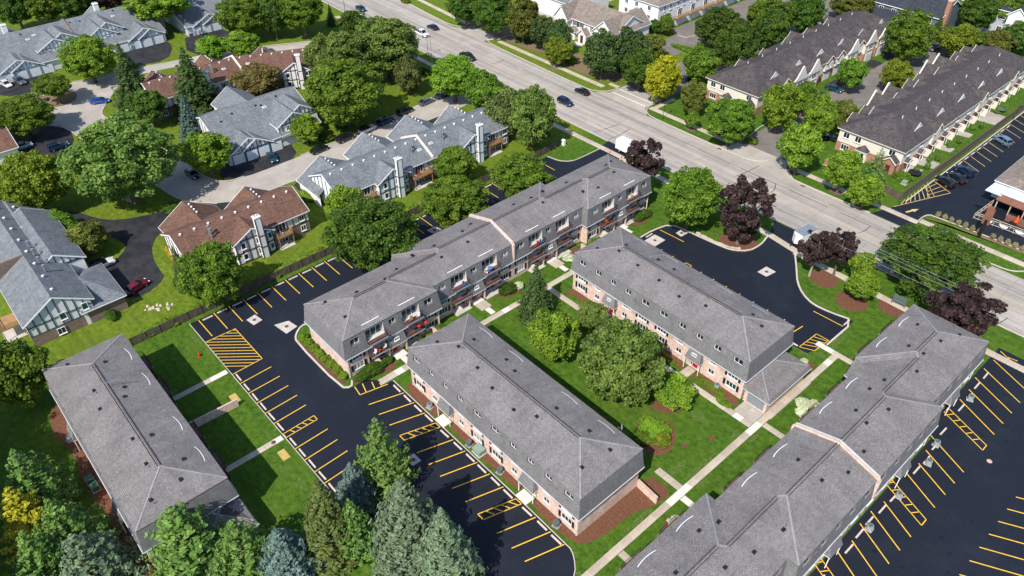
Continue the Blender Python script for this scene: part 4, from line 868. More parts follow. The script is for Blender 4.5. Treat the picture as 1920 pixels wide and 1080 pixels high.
def tudor_row(label, roof, timber, org, main, bays, wings, lend=None, decks=(), fire=(), pipes=(), sky=(), name='tudor_townhouses'):
    """half-timbered terrace: long ridge along Y, chimney gables to the garden (+X), garage wings to the street (-X)"""
    T = house(name, label, org); h = HB(T, org, 'stucco_white', roof, timber)
    y0, y1, xb, xr, xf, ze, zr = main
    h.block('y', y0, y1, xb, xf, ze, zr, rb=xr, vents=int((y1-y0)/2.6)); L = y1-y0
    h.timbers('y', y0, -1, xb, xf, 0, gab(xb,xf,ze,zr,xr), .2, 1.6, (2.6,), w=.12)
    # garden front: timber storey over brick base
    mbt = MB()
    for i in range(int(L/1.3)+1): h._post(mbt, 'x', xf+.05, y0+.1+i*1.3, 2.6, ze-.1, .14)
    h._rail(mbt, 'x', xf+.05, y0, y1, 2.6, .16); mbt.build('timber_frame', M[timber], T)
    h.box('base_course', xf-.05, y0+.1, 0, xf+.04, y1-.1, 2.45, 'brick_brown')
    for by, bw in bays:
        b0, b1 = by-bw/2, by+bw/2; X = xf+1.2; h.block('x', xr+1.0, X, b0, b1, 4.9, zr-.75, ends='ng')
        h.timbers('x', X, 1, b0, b1, 0, gab(b0,b1,4.9,zr-.75), .15, 1.25, (2.5,5.0))
        for z in (.8, 3.2):
            for q in (-.28, .12): h.win('x', X, 1, by+q*bw-.1, z, .95, 1.35, 'glass', 1)
            h.win('x', X, 1, by+.42*bw, z, .8, 1.3, 'glass_teal', 1)
        h.chimney(X+.45, by+.22*bw-.35, 1.0, 1.2, zr+1.3, corner=timber)
    for wy, ww, wx, wz in wings:
        h.block('x', wx, xr-.5, wy-ww/2, wy+ww/2, 3.0, wz, ends='gn'); h.box('base_course', wx-.05, wy-ww/2-.04, 0, xb, wy+ww/2+.04, 1.0, 'brick_brown')
        h.timbers('x', wx, -1, wy-ww/2, wy+ww/2, 0, gab(wy-ww/2,wy+ww/2,3.0,wz), 2.5, 1.2, (2.5,))
        for q in (-.25, .25): h.garage('x', wx, -1, wy+q*ww)
        n = 4
        for i in range(n): MB().tube([(wx+1.5+i*1.2-h.ox, wy+.5-h.oy, wz-.25), (wx+1.5+i*1.2-h.ox, wy+.5-h.oy, wz+.15)], [.17,.2], 8).build('roof_vent', M['vent_white'], T)
    for (x0,x1,ya,yb_) in decks:
        h.deck(x0,x1,ya,yb_,2.6); h.win('x', xf, 1, (ya+yb_)/2, 2.7, 2.2, 1.95, 'glass', 3, name='patio_door', sill=False); h.win('x', xf, 1, (ya+yb_)/2, .1, 2.2, 1.95, 'glass', 3, name='patio_door', sill=False)
    for y in np.arange(y0+1.6, y1-1, 5.3):
        if all(abs(y-by) > bw/2+.6 for by, bw in bays) and all(not (a-.8 < y < b+.8) for _, _, a, b in decks): h.win('x', xf, 1, y, 3.1, 1.1, 1.3); h.win('x', xf, 1, y, .8, 1.1, 1.3)
    for y in fire:
        zt = zr+.55; prof = [(xb-.4,ze-.3),(xb-.4,ze+.4),(xr,zt),(xf+.4,ze+.4),(xf+.4,ze-.3)]; m_ = MB()
        for q in (-.2,.2): m_.poly([(x-h.ox, y+q-h.oy, z) for x, z in prof])
        for p, q in zip(prof, prof[1:]): m_.poly([(p[0]-h.ox,y-.2-h.oy,p[1]),(p[0]-h.ox,y+.2-h.oy,p[1]),(q[0]-h.ox,y+.2-h.oy,q[1]),(q[0]-h.ox,y-.2-h.oy,q[1])])
        fw = m_.build('parapet', M['trim_cream'], T)
    for x, y in pipes: h.pipe(x, y, zr-1.6, zr+.6); h.pipe(x+.55, y+.1, zr-1.8, zr+.3)
    sl = math.atan2(zr-ze, xf-xr)
    for x, y in sky: h.skylight(x, y, zr-(x-xr)*(zr-ze)/(xf-xr)+.12, (0, sl, 0))
    return T
tudor_row('long slate roofed half-timbered terrace with blue timbers behind the fence', 'roof_slate', 'timber_blue', (-46,12), (-10.6,34.6,-51.2,-45.6,-40.2,5.0,7.8),
    [(1.8,7.4),(23.6,7.0)], [(-6.2,11.4,-54.6,6.3),(6.6,10.6,-57.2,6.3),(18.6,10.8,-57.6,6.3),(29.0,9.4,-54.8,6.3)], decks=[(-40.1,-38.4,6.6,11.4),(-40.1,-38.6,27.6,31.4),(-40.1,-38.8,-6.4,-2.6)], fire=[12.7], pipes=[(-43.2,9.2),(-43.2,17.6)], sky=[(-42.6,11.2),(-43,14.6)])
tudor_row('brown roofed half-timbered terrace with wooden deck behind the fence', 'roof_brown', 'timber_brown', (-46,-30), (-42.0,-17.8,-51.2,-45.7,-40.4,5.0,7.7),
    [(-29.8,7.6)], [(-35.2,10.8,-57.2,6.3),(-23.7,10.4,-54.0,6.3)], decks=[(-40.2,-38.5,-25.4,-22.2)], pipes=[(-42.8,-36.2)])

def garage_row(label, roof, timber, org, main, bays, gars, fire=(), chim=(), back=(), name='tudor_garage_townhouses', trim='trim_white', sky=()):
    """half-timbered houses seen from the garage side: long front slope (+X) with timbered gables over garage doors"""
    T = house(name, label, org); h = HB(T, org, 'stucco_white', roof, timber, trim)
    y0, y1, xb, xr, xf, zf, zr = main
    h.block('y', y0, y1, xb, xf, 5.0, zr, rb=xr, ze1=zf)
    for e, g in ((y0,-1),(y1,1)): h.timbers('y', e, g, xb+.5, xf-.5, 0, lambda b: zr-(abs(b-xr))*(zr-zf)/(xf-xr), .3, 1.6, (2.6,), w=.14)
    for by, bw, bx in bays:
        b0, b1 = by-bw/2, by+bw/2; h.block('x', xr, bx, b0, b1, 5.0, zr-.6, ends='ng'); h.timbers('x', bx, 1, b0, b1, 0, gab(b0,b1,5.0,zr-.6), 2.9, 1.05, (5.0,))
        for q in (-.22, .2): h.win('x', bx, 1, by+q*bw, 3.35, .9, 1.3)
        h.block('x', xr+2, bx-1.0, b0+bw*.3, b1+bw*.28, 5.6, zr+.1, ends='ng'); h.timbers('x', bx-1.0, 1, b0+bw*.3, b1+bw*.28, 0, gab(b0+bw*.3,b1+bw*.28,5.6,zr+.1), 5.0, 1.05, (5.6,))
        pent = MB().poly([(bx-h.ox,b0-h.oy,2.95),(bx-h.ox,b1-h.oy,2.95),(bx+1.2-h.ox,b1-h.oy,2.5),(bx+1.2-h.ox,b0-h.oy,2.5)]).poly([(bx-h.ox,b0-h.oy,2.4),(bx-h.ox,b1-h.oy,2.4),(bx+1.2-h.ox,b1-h.oy,2.4),(bx+1.2-h.ox,b0-h.oy,2.4)]); pent.build('porch_roof', M[roof], T)
        h.box('porch_post', bx+1.0, by-.08, 0, bx+1.15, by+.08, 2.45, timber); h.box('door', bx+.02, by+.6, .05, bx+.1, by+1.55, 2.1, timber)
    for gy, gw, gx, doors in gars:
        b0, b1 = gy-gw/2, gy+gw/2; h.block('x', xr+3, gx, b0, b1, 2.75, 5.4, ends='ng', ov=.35); h.timbers('x', gx, 1, b0, b1, 0, gab(b0,b1,2.75,5.4), 2.45, .95, (2.75,), x=True)
        h.block('x', xr+4, gx+.35, b0+gw*.28, b1+.4, 2.75, 4.9, ends='ng', ov=.3); h.timbers('x', gx+.35, 1, b0+gw*.28, b1+.4, 0, gab(b0+gw*.28,b1+.4,2.75,4.9), 2.45, .95, (2.75,), x=True)
        mbp = MB()
        for d in doors: h.garage('x', gx+(.35 if d > b0+gw*.28 else 0), 1, d)
        for d in doors: [h._post(mbp, 'x', gx+.42, d+q, 0, 2.4, .22) for q in (-1.48,1.48)]
        mbp.build('door_frame', M[timber], T)
    for y in fire:
        sl_ = lambda x: (zr-(x-xr)*(zr-zf)/(xf-xr)) if x > xr else zr-(xr-x)*.45
        prof = [(xb-.3,sl_(xb)-.6),(xb-.3,sl_(xb)+.45),(xr,zr+.55),(xf-3.5,sl_(xf-3.5)+.45),(xf-3.5,sl_(xf-3.5)-.6)]; m_ = MB()
        for q in (-.22,.22): m_.poly([(x-h.ox, y+q-h.oy, z) for x, z in prof])
        for p, q in zip(prof, prof[1:]): m_.poly([(p[0]-h.ox,y-.22-h.oy,p[1]),(p[0]-h.ox,y+.22-h.oy,p[1]),(q[0]-h.ox,y+.22-h.oy,q[1]),(q[0]-h.ox,y-.22-h.oy,q[1])])
        m_.build('parapet', M['brick_brown'], T)
    for x, y in chim: h.chimney(x, y, 1.3, 1.3, zr+1.6)
    for a0, b, w in back: h.block('x', a0, xr, b-w/2, b+w/2, 5.0, zr-.15, ends='gn')
    sl = math.atan2(zr-zf, xf-xr)
    for x, y in sky: h.skylight(x, y, zr-(x-xr)*(zr-zf)/(xf-xr)+.13, (0, sl, 0))
    rr = random.Random(3)
    for i in range(5):
        x = xr+rr.uniform(1,4); y = rr.uniform(y0+2,y1-2); part_box('roof_vent', T, x-.2-h.ox, y-.2-h.oy, zr-(x-xr)*(zr-zf)/(xf-xr)-.05, x+.2-h.ox, y+.2-h.oy, zr-(x-xr)*(zr-zf)/(xf-xr)+.35, 'vent_black')
    return T
garage_row('slate roofed half-timbered house with white garage doors beside the curved street', 'roof_slate', 'timber_blue', (-84,-7), (-18.3,5.0,-93,-85.8,-74.9,3.0,8.0),
    [(-1.0,8.4,-75.3)], [(-13.0,9.8,-74.6,(-16.2,-13.0,-10.1,-6.9))], back=[(-97,-6.5,9)], sky=[(-82.2,-1.2),(-83.0,-4.2)])
garage_row('long slate roofed half-timbered terrace with brick party wall at upper left', 'roof_slate', 'timber_paleblue', (-165,-21), (-46,1.0,-179,-171.2,-157.6,3.0,8.0),
    [(-28.0,9.2,-160.4),(-15.6,8.4,-160.2)], [(-39.0,10.4,-157.2,(-42.6,-39.2,-35.8,-32.6)),(-4.7,9.8,-157.0,(-11.6,-8.2,-4.8,-1.4))], fire=[-21.8], chim=[(-174,-11.3),(-174,-36.5)], back=[(-178,-11.5,8),(-178,-36,8)], sky=[(-167,-33),(-168,-31),(-168,-9)])
garage_row('slate roofed half-timbered house with two cars before its garage at top left', 'roof_slate', 'timber_paleblue', (-166,20), (7.0,40,-178,-169,-155.6,3.0,8.0),
    [(29,8.4,-160)], [(14.6,11.2,-155.2,(9.8,12.8,16,19.2))])
tudor_row('brown roofed half-timbered terrace half hidden by spruces', 'roof_brown', 'timber_brown', (-113,-8), (-21,2.6,-119,-113.2,-107.6,5.2,7.9),
    [(-9.0,7.4)], [(-15.5,10,-122.5,6.4),(-1.6,9.6,-123.5,6.4)], fire=[2.6], pipes=[(-110.6,-4.5)], sky=[(-110.4,-1.4)])
t2 = tudor_row('brown roofed half-timbered terrace angled toward the big silver maples', 'roof_brown', 'timber_brown', (-112.6,2.8), (2.9,30,-119,-113.2,-107.6,5.2,7.9),
    [(17.5,7.0)], [(9.5,10,-121.5,6.4),(23,9.6,-120.5,6.4)], sky=[(-110.4,6)]); t2.rotation_euler = (0,0,radians(-25))
# big slate house at the left edge: ridge along X, timbered gable to the east
T = house('tudor_townhouses', 'slate roofed house with blue timbered gable at the left edge', (-58,-62)); h = HB(T, (-58,-62), 'stucco_white', 'roof_slate', 'timber_blue')
h.block('x', -84, -41.6, -69.0, -58.6, 4.8, 7.9, vents=9); h.timbers('x', -41.6, 1, -69.0, -58.6, 0, gab(-69.0,-58.6,4.8,7.9), 2.1, 1.3, (3.9,)); h.box('base_course', -46,-69.05,0,-41.5,-58.55,2.0,'brick_brown')
h.win('x', -41.55, 1, -63.5, 3.0, 1.1, 1.4, 'glass_teal', 1); h.win('x', -41.55, 1, -59.9, 3.1, 1.0, 1.4, 'glass_teal', 1); h.win('x', -41.45, 1, -64.6, .5, 1.3, 1.3, 'glass', 2)
h.block('y', -60.6, -53.8, -53.0, -41.4, 2.9, 4.8, rb=-48.4, ends='gh'); h.box('base_course', -52.9,-60,0,-41.34,-53.74,2.8,'brick_brown')
h.block('x', -74, -54.4, -64.2, -55.6, 5.0, 7.5); h.timbers('x', -54.4, 1, -64.2, -55.6, 0, gab(-64.2,-55.6,5.0,7.5), 4.8, 1.1, (5.0,))
h.block('x', -96, -69, -66, -56.4, 4.2, 6.8, vents=5); [h.garage('y', -53.75, 1, x) for x in (-50.6,-47.4,-44.2)]
h.deck(-50,-46,-72.4,-69.1,2.4); h.box('parapet', -57.2,-69.5,4,-56.8,-63.8,8.1,'brick_brown')
for i in range(4): h.pipe(-60+i*3.1, -62.2, 7.2, 8.3)
T = house('brown_house', 'brown roofed house corner at the left edge by the parked pale blue car', (-121,-59)); h = HB(T, (-121,-59), 'stucco_white', 'roof_brown', 'timber_brown'); h.block('y', -75, -52.4, -126, -111, 3.0, 6.4, vents=6); h.timbers('y', -52.4, 1, -126, -111, 0, gab(-126,-111,3,6.4), .3, 1.4, (2.6,))

# ---------------------------------------------------------------- newer brown-roofed townhouses east of the road
def new_row(label, x0, x1, y0, y1, bay_side, bays, org, zr=9.3):
    T = house('townhouse_row', label, org); h = HB(T, org, 'siding_cream', 'roof_dark', None, 'trim_cream'); ze = 5.6; xm = (x0+x1)/2; hw = (x1-x0)/2
    h.block('y', y0, y1, x0, x1, ze, zr, ends='hh', lower='brick_red', zl=2.3, ov=.5); sl = (zr-ze)/hw
    sg = bay_side; X = x1 if sg > 0 else x0; XO = x0 if sg > 0 else x1
    for by in bays:
        b0, b1 = by-2.7, by+2.7; xo = X+sg*1.3; a = sorted((xm+sg*1.5, xo)); h.block('x', a[0], a[1], b0, b1, 5.3, 8.1, ends='ng' if sg > 0 else 'gn', ov=.15, oe=.05)
        g = MB(); prof = [(b0-.35,5.2),(b0-.35,5.7),(b0+.55,6.1),(by-.55,8.3),(by-.3,8.75),(by+.3,8.75),(by+.55,8.3),(b1-.55,6.1),(b1+.35,5.7),(b1+.35,5.2)]
        for q in (.02,.3): g.poly([(xo+sg*q-h.ox,b-h.oy,z) for b, z in prof])
        for p, q in zip(prof, prof[1:]): g.poly([(xo+sg*.02-h.ox,p[0]-h.oy,p[1]),(xo+sg*.3-h.ox,p[0]-h.oy,p[1]),(xo+sg*.3-h.ox,q[0]-h.oy,q[1]),(xo+sg*.02-h.ox,q[0]-h.oy,q[1])])
        g.build('shaped_gable', M['gable_cream'], T); h.box('base_course', a[0], b0-.05, 0, a[1]+(.05 if sg > 0 else -.0), b1+.05, 2.7, 'brick_red'); h.box('door_surround', min(xo,xo+sg*.1), by-2.0, 0, max(xo,xo+sg*.1), by+2.0, 2.6, 'trim_cream')
        h.win('x', xo, sg, by, 3.4, 2.4, 1.5, 'glass', 3); h.garage('x', xo+sg*.12, sg, by, 3.4, 2.2)
    yy = y0+6; k = 0
    while yy < y1-4:
        if all(abs(yy-b) > 4.2 for b in bays):
            h.win('x', X, sg, yy, 3.4, 1.3, 1.5, 'glass', 2); h.garage('x', X+sg*.07, sg, yy+.2, 3.2, 2.2); h.box('roof_dormer_front', X-.6, yy-1.5, 4.6, X+.7, yy+1.5, 5.1, 'trim_cream') if False else None
            # small wall dormer with two windows
            a = sorted((X-sg*2.5, X+sg*.5)); h.block('x', a[0], a[1], yy-1.9, yy+1.9, 5.5, 6.9, ends='ng' if sg > 0 else 'gn', z0=2.9, ov=.2); [h.win('x', X+sg*.5, sg, yy+q, 3.5, 1.0, 1.5) for q in (-.8,.8)]
        yy += 5.2
    # small triangular dormers on both slopes
    for side in (-1, 1):
        for i in range(6 if side == sg else 5):
            y = y0+9.5+i*(y1-y0-16)/5; xa = xm+side*hw*.42; za = zr-hw*.36*sl; xo = xm+side*hw*.72; zo = zr-hw*.72*sl
            d = MB(); apex = (xo-h.ox, y-h.oy, za+.25); q = 1.8
            d.poly([apex, (xa-side*1.2-h.ox, y-h.oy, za+.25), (xo-h.ox, y-q-h.oy, zo+.12)], 1); d.poly([apex, (xa-side*1.2-h.ox, y-h.oy, za+.25), (xo-h.ox, y+q-h.oy, zo+.12)], 1)
            d.poly([(xo-.02*side-h.ox,y-q*.94-h.oy,zo+.1),(xo-.02*side-h.ox,y+q*.94-h.oy,zo+.1),(xo-.02*side-h.ox,y-h.oy,za+.12)], 0)
            for e in (-1,1): d.bar((xo+side*.03-h.ox,y+e*q-h.oy,zo+.08), (xo+side*.03-h.ox,y-h.oy,za+.2), .07, .2, 0)
            d.build('dormer', [M['trim_white'], M['roof_dark']], T)
    for i in range(9): y = y0+8+i*(y1-y0-12)/9; x = XO*.25+xm*.75; MB().tube([(x-h.ox,y-h.oy,zr-abs(x-xm)*sl),(x-h.ox,y-h.oy,zr-abs(x-xm)*sl+.75)], [.09,.09], 6).build('vent_pipe', M['vent_white'], T)
    # garden side: windows, brick ground floor panels, little porch roofs
    sg2 = -sg
    for i in range(11):
        y = y0+2.6+i*(y1-y0-4)/11; h.win('x', XO, sg2, y, 3.6, 1.5, 1.3); h.win('x', XO, sg2, y+2.2, .2, 1.5, 2.0, 'glass', 2, name='patio_door', sill=False)
        xo = XO+sg2*1.0; h.block('x', min(XO,xo), max(XO,xo), y-.9, y+.9, 2.4, 3.0, ends='ng' if sg2 > 0 else 'gn', wall='trim_cream', ov=.15, oe=.1, z0=2.2); [part_box('porch_post', T, xo-sg2*.1-.06-h.ox, y+q-.06-h.oy, 0, xo-sg2*.1+.06-h.ox, y+q+.06-h.oy, 2.2, 'trim_white') for q in (-.8,.8)]
        part_box('fin_wall', T, min(XO,XO+sg2*1.3)-h.ox, y+3.35-h.oy, 0, max(XO,XO+sg2*1.3)-h.ox, y+3.47-h.oy, 1.9, 'trim_cream')
        if i in (2,6,9): 
            a = sorted((XO-sg2*3.2, XO+sg2*.5)); h.block('x', a[0], a[1], y-1.6, y+1.6, 5.6, 7.3, ends='ng' if sg2 > 0 else 'gn', ov=.2, z0=2.6)
    # end wall to the road
    for x in (x0+1.8, x0+4.6, x1-2.4): h.win('y', y0, -1, x, 3.5, 1.5, 1.4, 'glass', 2); 
    h.win('y', y0, -1, x0+2.2, .6, 2.0, 1.4, 'glass', 3)
    bx = x0+6.5; h.block('y', y0-1.1, y0, bx-1.3, bx+1.3, 2.5, 3.5, ends='hn', wall='trim_cream', ov=.2); h.win('y', y0-1.1, -1, bx, .8, 1.6, 1.4)
    a = x1-1.8; h.block('y', y0-1.6, y0, a-1.4, a+1.4, 2.9, 4.0, ends='gn', wall='brick_red', ov=.25); part_box('door', T, a-.5-h.ox, y0-1.68-h.oy, .05, a+.5-h.ox, y0-1.6-h.oy, 2.1, 'timber_brown')
    return T
new_row('dark brown roofed cream townhouse row with white shaped gables facing the lane', -24.5, -9.6, 88.6, 157.2, 1, (105.0,111.6,131.0,140.4,147.2), (-17,123))
new_row('dark brown roofed cream townhouse row beside the restaurant car park fence', 12.2, 27.2, 88.8, 158.0, -1, (105.4,111.6,131,137.4), (19.7,123))
# white townhouses with tan roofs across the road
T = house('white_townhouse', 'white townhouse with tan roof, front steps and dark shutters across the road', (-70,97)); h = HB(T, (-70,97), 'siding_white', 'roof_tan')
h.block('x', -82, -59.5, 92.5, 105, 5.7, 9.2, lower='siding_white', zl=.3); h.block('y', 90.6, 100, -82.6, -77.4, 5.7, 8.9); h.block('y', 90.4, 106, -66.4, -58.8, 5.7, 9.0)
h.block('y', 91.0, 93, -77.6, -74.4, 2.7, 3.7, ends='hn'); h.block('y', 90.6, 93, -72.6, -69.6, 2.9, 4.3)
for x in (-75.6,-73.4,-68.4): h.win('y', 92.45, -1, x, 3.7, 1.2, 1.5); [part_box('shutter', T, x+q-.18-h.ox, 92.36-h.oy, 3.65, x+q+.18-h.ox, 92.42-h.oy, 5.25, 'shutter_black') for q in (-.85,.85)]
h.win('y', 90.55, -1, -80, 3.6, 1.6, 1.5); h.win('y', 90.35, -1, -62.6, 3.6, 1.6, 1.5); h.win('y', 92.45, -1, -75.4, .8, 1.6, 1.6); part_box('door', T, -71.6-h.ox, 90.5-h.oy, .3, -70.6-h.ox, 90.58-h.oy, 2.5, 'timber_brown'); h.box('base_course',-76,92.3,0,-72.8,92.44,2.2,'brick_red'); h.box('base_course',-69.4,92.3,0,-66.6,92.44,2.2,'brick_red')
for i in range(4): h.box('step', -72.6+.0, 89.4-i*.4, 0, -69.6, 89.8-i*.4, .5-.12*i, 'concrete_new')
T = house('white_townhouse', 'white townhouse row with wooden balconies above garages at the top', (-70,140)); h = HB(T, (-70,140), 'siding_white', 'roof_tan')
h.block('y', 113, 190, -77, -61.5, 8.2, 11.4, ends='hg', lower='siding_white', zl=.3)
for i in range(11):
    y = 117+i*6.4; h.win('x', -61.5, 1, y-1.2, 6.0, 1.1, 1.5); h.win('x', -61.5, 1, y+1.6, 6.0, 1.1, 1.5); h.win('x', -61.5, 1, y, 3.1, 1.9, 2.1, 'glass', 2, name='patio_door', sill=False); h.garage('x', -61.3, 1, y, 4.4, 2.2)
    b = h.box('balcony', -61.4, y-2.6, 2.7, -60.0, y+2.6, 2.9, 'deck_wood'); mb = MB()
    for z in (.5,1.15): mb.box(.62,-2.6,z,.7,2.6,z+.08)
    for k in range(14): mb.box(.64,-2.55+k*.38,.2,.68,-2.5+k*.38,1.2)
    mb.build('railing', M['deck_wood'], b)
for x in (-74,-70,-65): h.win('y', 113, -1, x, 6.0, 1.2, 1.5); h.win('y', 113, -1, x, 3.2, 1.2, 1.5)
h.box('base_course', -66, 112.9, 0, -61.6, 113.02, 2.8, 'brick_red'); h.block('y', 111.6, 113, -71.5, -68, 4.6, 5.6, ends='hn')
T = house('white_townhouse', 'white house with grey roof slope at the top edge behind yellowing trees', (-95,108)); h = HB(T, (-95,108), 'siding_white', 'roof_slate'); h.block('x', -108, -84, 100, 116, 5.6, 9.0)
# houses behind the lane
T = house('blue_house', 'dark blue-grey house with brick chimney behind the townhouse lane', (-13,172)); h = HB(T, (-13,172), 'siding_blue', 'roof_navy')
h.block('x', -24, -3, 170, 184, 6.0, 9.6); h.block('x', -26, -6, 165.5, 171, 2.9, 4.6, rb=170.6); h.block('y', 166, 174, -15, -8.5, 3.0, 5.0)
c = h.box('chimney', -3.2, 171.5, 0, -2.0, 173.2, 10.6, 'brick_red'); MB().box(-.7,-.95,10.6,.7,.95,10.85).build('cap', M['coping'], c); [h.win('y', 170, -1, x, 3.8, 1.4, 1.4) for x in (-21,-17,-6)]
T = house('pale_house', 'pale grey-white house with tall windows at the top right corner', (10,196)); h = HB(T, (10,196), 'siding_palegrey', 'roof_navy')
h.block('x', -4, 40, 186, 204, 7.5, 11); [h.block('y', 183.6, 190, x, x+5, 7.5, 9.6, wall='siding_white') for x in (-1,10,22)]
for i in range(12): h.win('y', 186, -1, -2+i*3.4, 4.8, 1.4, 1.8); h.win('y', 186, -1, -2+i*3.4, 1.0, 1.4, 1.8)
# restaurant at the right edge
T = house('restaurant', 'tan roofed restaurant with metal canopy and patio at the right edge', (58,104), 'restaurant'); h = HB(T, (58,104), 'siding_cream', 'roof_tan'); h.block('y', 94.6, 135, 44.8, 84, 3.9, 8.0, ends='hg')
cn = MB(); cn.poly([(44.2-58,90.6-104,2.95),(47.4-58,90.6-104,2.95),(47.8-58,95.0-104,3.5),(44.6-58,95.0-104,3.5)]); cn.poly([(47.2-58,91.2-104,3.15),(75-58,91.2-104,3.15),(75-58,95.4-104,3.7),(47.6-58,95.4-104,3.7)]); cn.build('canopy', M['canopy_metal'], T)
aw = MB().poly([(47.0-58,89.5-104,2.5),(75-58,89.5-104,2.5),(75-58,91.4-104,3.1),(47.0-58,91.4-104,3.1)]).poly([(47.0-58,89.5-104,2.4),(75-58,89.5-104,2.4),(75-58,91.4-104,2.4),(47.0-58,91.4-104,2.4)]); aw.build('awning', M['copper_roof'], T)
for i in range(9): h.box('post', 47.3+i*2.6, 89.7, 0, 47.5+i*2.6, 89.9, 2.45, 'rail_wood'); h.win('y', 94.5, -1, 48.2+i*2.6, .7, 1.8, 1.9)
h.box('bar_counter', 50.4, 87.6, 0, 56, 88.6, 1.1, 'copper_roof')

ORD = ['first','second','third','fourth','fifth','sixth','seventh','eighth','ninth','tenth','eleventh','twelfth','thirteenth','fourteenth','fifteenth','sixteenth','seventeenth','eighteenth']
# ---------------------------------------------------------------- foliage
def leafmat(name, dark, light, trans=0.4):
    m = bpy.data.materials.new(name); m.use_nodes = True; nt = m.node_tree; b = nt.nodes['Principled BSDF']
    b.inputs['Roughness'].default_value = 0.55; b.inputs['Specular IOR Level'].default_value = 0.25
    at = N(nt, 'ShaderNodeAttribute'); at.attribute_name = 'tint'; oi = N(nt, 'ShaderNodeObjectInfo')
    col = mixc(nt, at.outputs['Fac'], dark, light)
    hs = N(nt, 'ShaderNodeHueSaturation'); nt.links.new(col, hs.inputs['Color'])
    for k, lo, hi in (('Hue', .487, .513), ('Value', .85, 1.15)):
        mr = N(nt, 'ShaderNodeMapRange'); nt.links.new(oi.outputs['Random'], mr.inputs[0]); mr.inputs[3].default_value = lo; mr.inputs[4].default_value = hi; nt.links.new(mr.outputs[0], hs.inputs[k])
    nt.links.new(hs.outputs[0], b.inputs['Base Color'])
    tr = N(nt, 'ShaderNodeBsdfTranslucent'); nt.links.new(hs.outputs[0], tr.inputs[0]); mx = N(nt, 'ShaderNodeMixShader'); mx.inputs[0].default_value = trans
    nt.links.new(b.outputs[0], mx.inputs[1]); nt.links.new(tr.outputs[0], mx.inputs[2]); nt.links.new(mx.outputs[0], nt.nodes['Material Output'].inputs[0]); MATS[name] = m
leafmat('leaf_green', (0.04,0.1,0.006), (0.23,0.35,0.03)); leafmat('leaf_dark', (0.024,0.07,0.008), (0.135,0.225,0.024)); leafmat('leaf_light', (0.065,0.155,0.008), (0.32,0.46,0.04))
leafmat('leaf_olive', (0.06,0.09,0.011), (0.25,0.28,0.045)); leafmat('leaf_silver', (0.05,0.11,0.013), (0.27,0.375,0.075)); leafmat('leaf_yellow', (0.19,0.22,0.008), (0.52,0.5,0.02))
leafmat('leaf_purple', (0.016,0.009,0.01), (0.075,0.04,0.036), 0.2); leafmat('leaf_brown', (0.1,0.085,0.02), (0.3,0.24,0.07)); leafmat('leaf_goldgreen', (0.075,0.12,0.008), (0.3,0.34,0.025))
leafmat('needle_dark', (0.016,0.045,0.01), (0.09,0.14,0.03), .12); leafmat('needle_blue', (0.036,0.078,0.062), (0.17,0.245,0.2), .1); leafmat('needle_green', (0.032,0.09,0.013), (0.2,0.32,0.06), .15)
leafmat('needle_silver', (0.05,0.09,0.045), (0.22,0.3,0.165), .12); leafmat('needle_olive', (0.04,0.06,0.012), (0.15,0.185,0.04), .12); leafmat('needle_gold', (0.2,0.19,0.008), (0.5,0.46,0.02), .15)
leafmat('blossom', (0.3,0.36,0.14), (0.85,0.85,0.7), .2); leafmat('grass_tuft', (0.16,0.15,0.06), (0.38,0.33,0.2), .2); leafmat('lily', (0.4,0.27,0.01), (0.75,0.5,0.02), .2)

def leaf_mesh(name, cen, nrm, size, tint, aspect=1.0, up=None):
    """one quad per leaf clump; cen, nrm (n,3); size (n,), tint (n,)"""
    n = len(cen); rs = np.random.RandomState(len(cen) % 997)
    nrm = nrm/np.linalg.norm(nrm, axis=1, keepdims=True); t = rs.normal(size=(n,3)) if up is None else up
    a = np.cross(nrm, t); a /= np.linalg.norm(a, axis=1, keepdims=True)+1e-9; b = np.cross(nrm, a)
    s = size[:,None]; bend = nrm*s*rs.uniform(-.25,.25,(n,1))
    q = np.stack([cen-a*s-b*s*aspect*.35, cen-a*s*.25+b*s*aspect+bend, cen+a*s+b*s*aspect*.3, cen+a*s*.2-b*s*aspect-bend], 1).reshape(-1,3)
    me = bpy.data.meshes.new(name); me.vertices.add(4*n); me.vertices.foreach_set('co', q.ravel())
    me.loops.add(4*n); me.loops.foreach_set('vertex_index', np.arange(4*n)); me.polygons.add(n); me.polygons.foreach_set('loop_start', np.arange(0,4*n,4)); me.polygons.foreach_set('loop_total', np.full(n,4))
    at = me.attributes.new('tint', 'FLOAT', 'FACE'); at.data.foreach_set('value', np.clip(tint,0,1)); me.materials.append(M['leaf_green']); me.update(calc_edges=True); return me
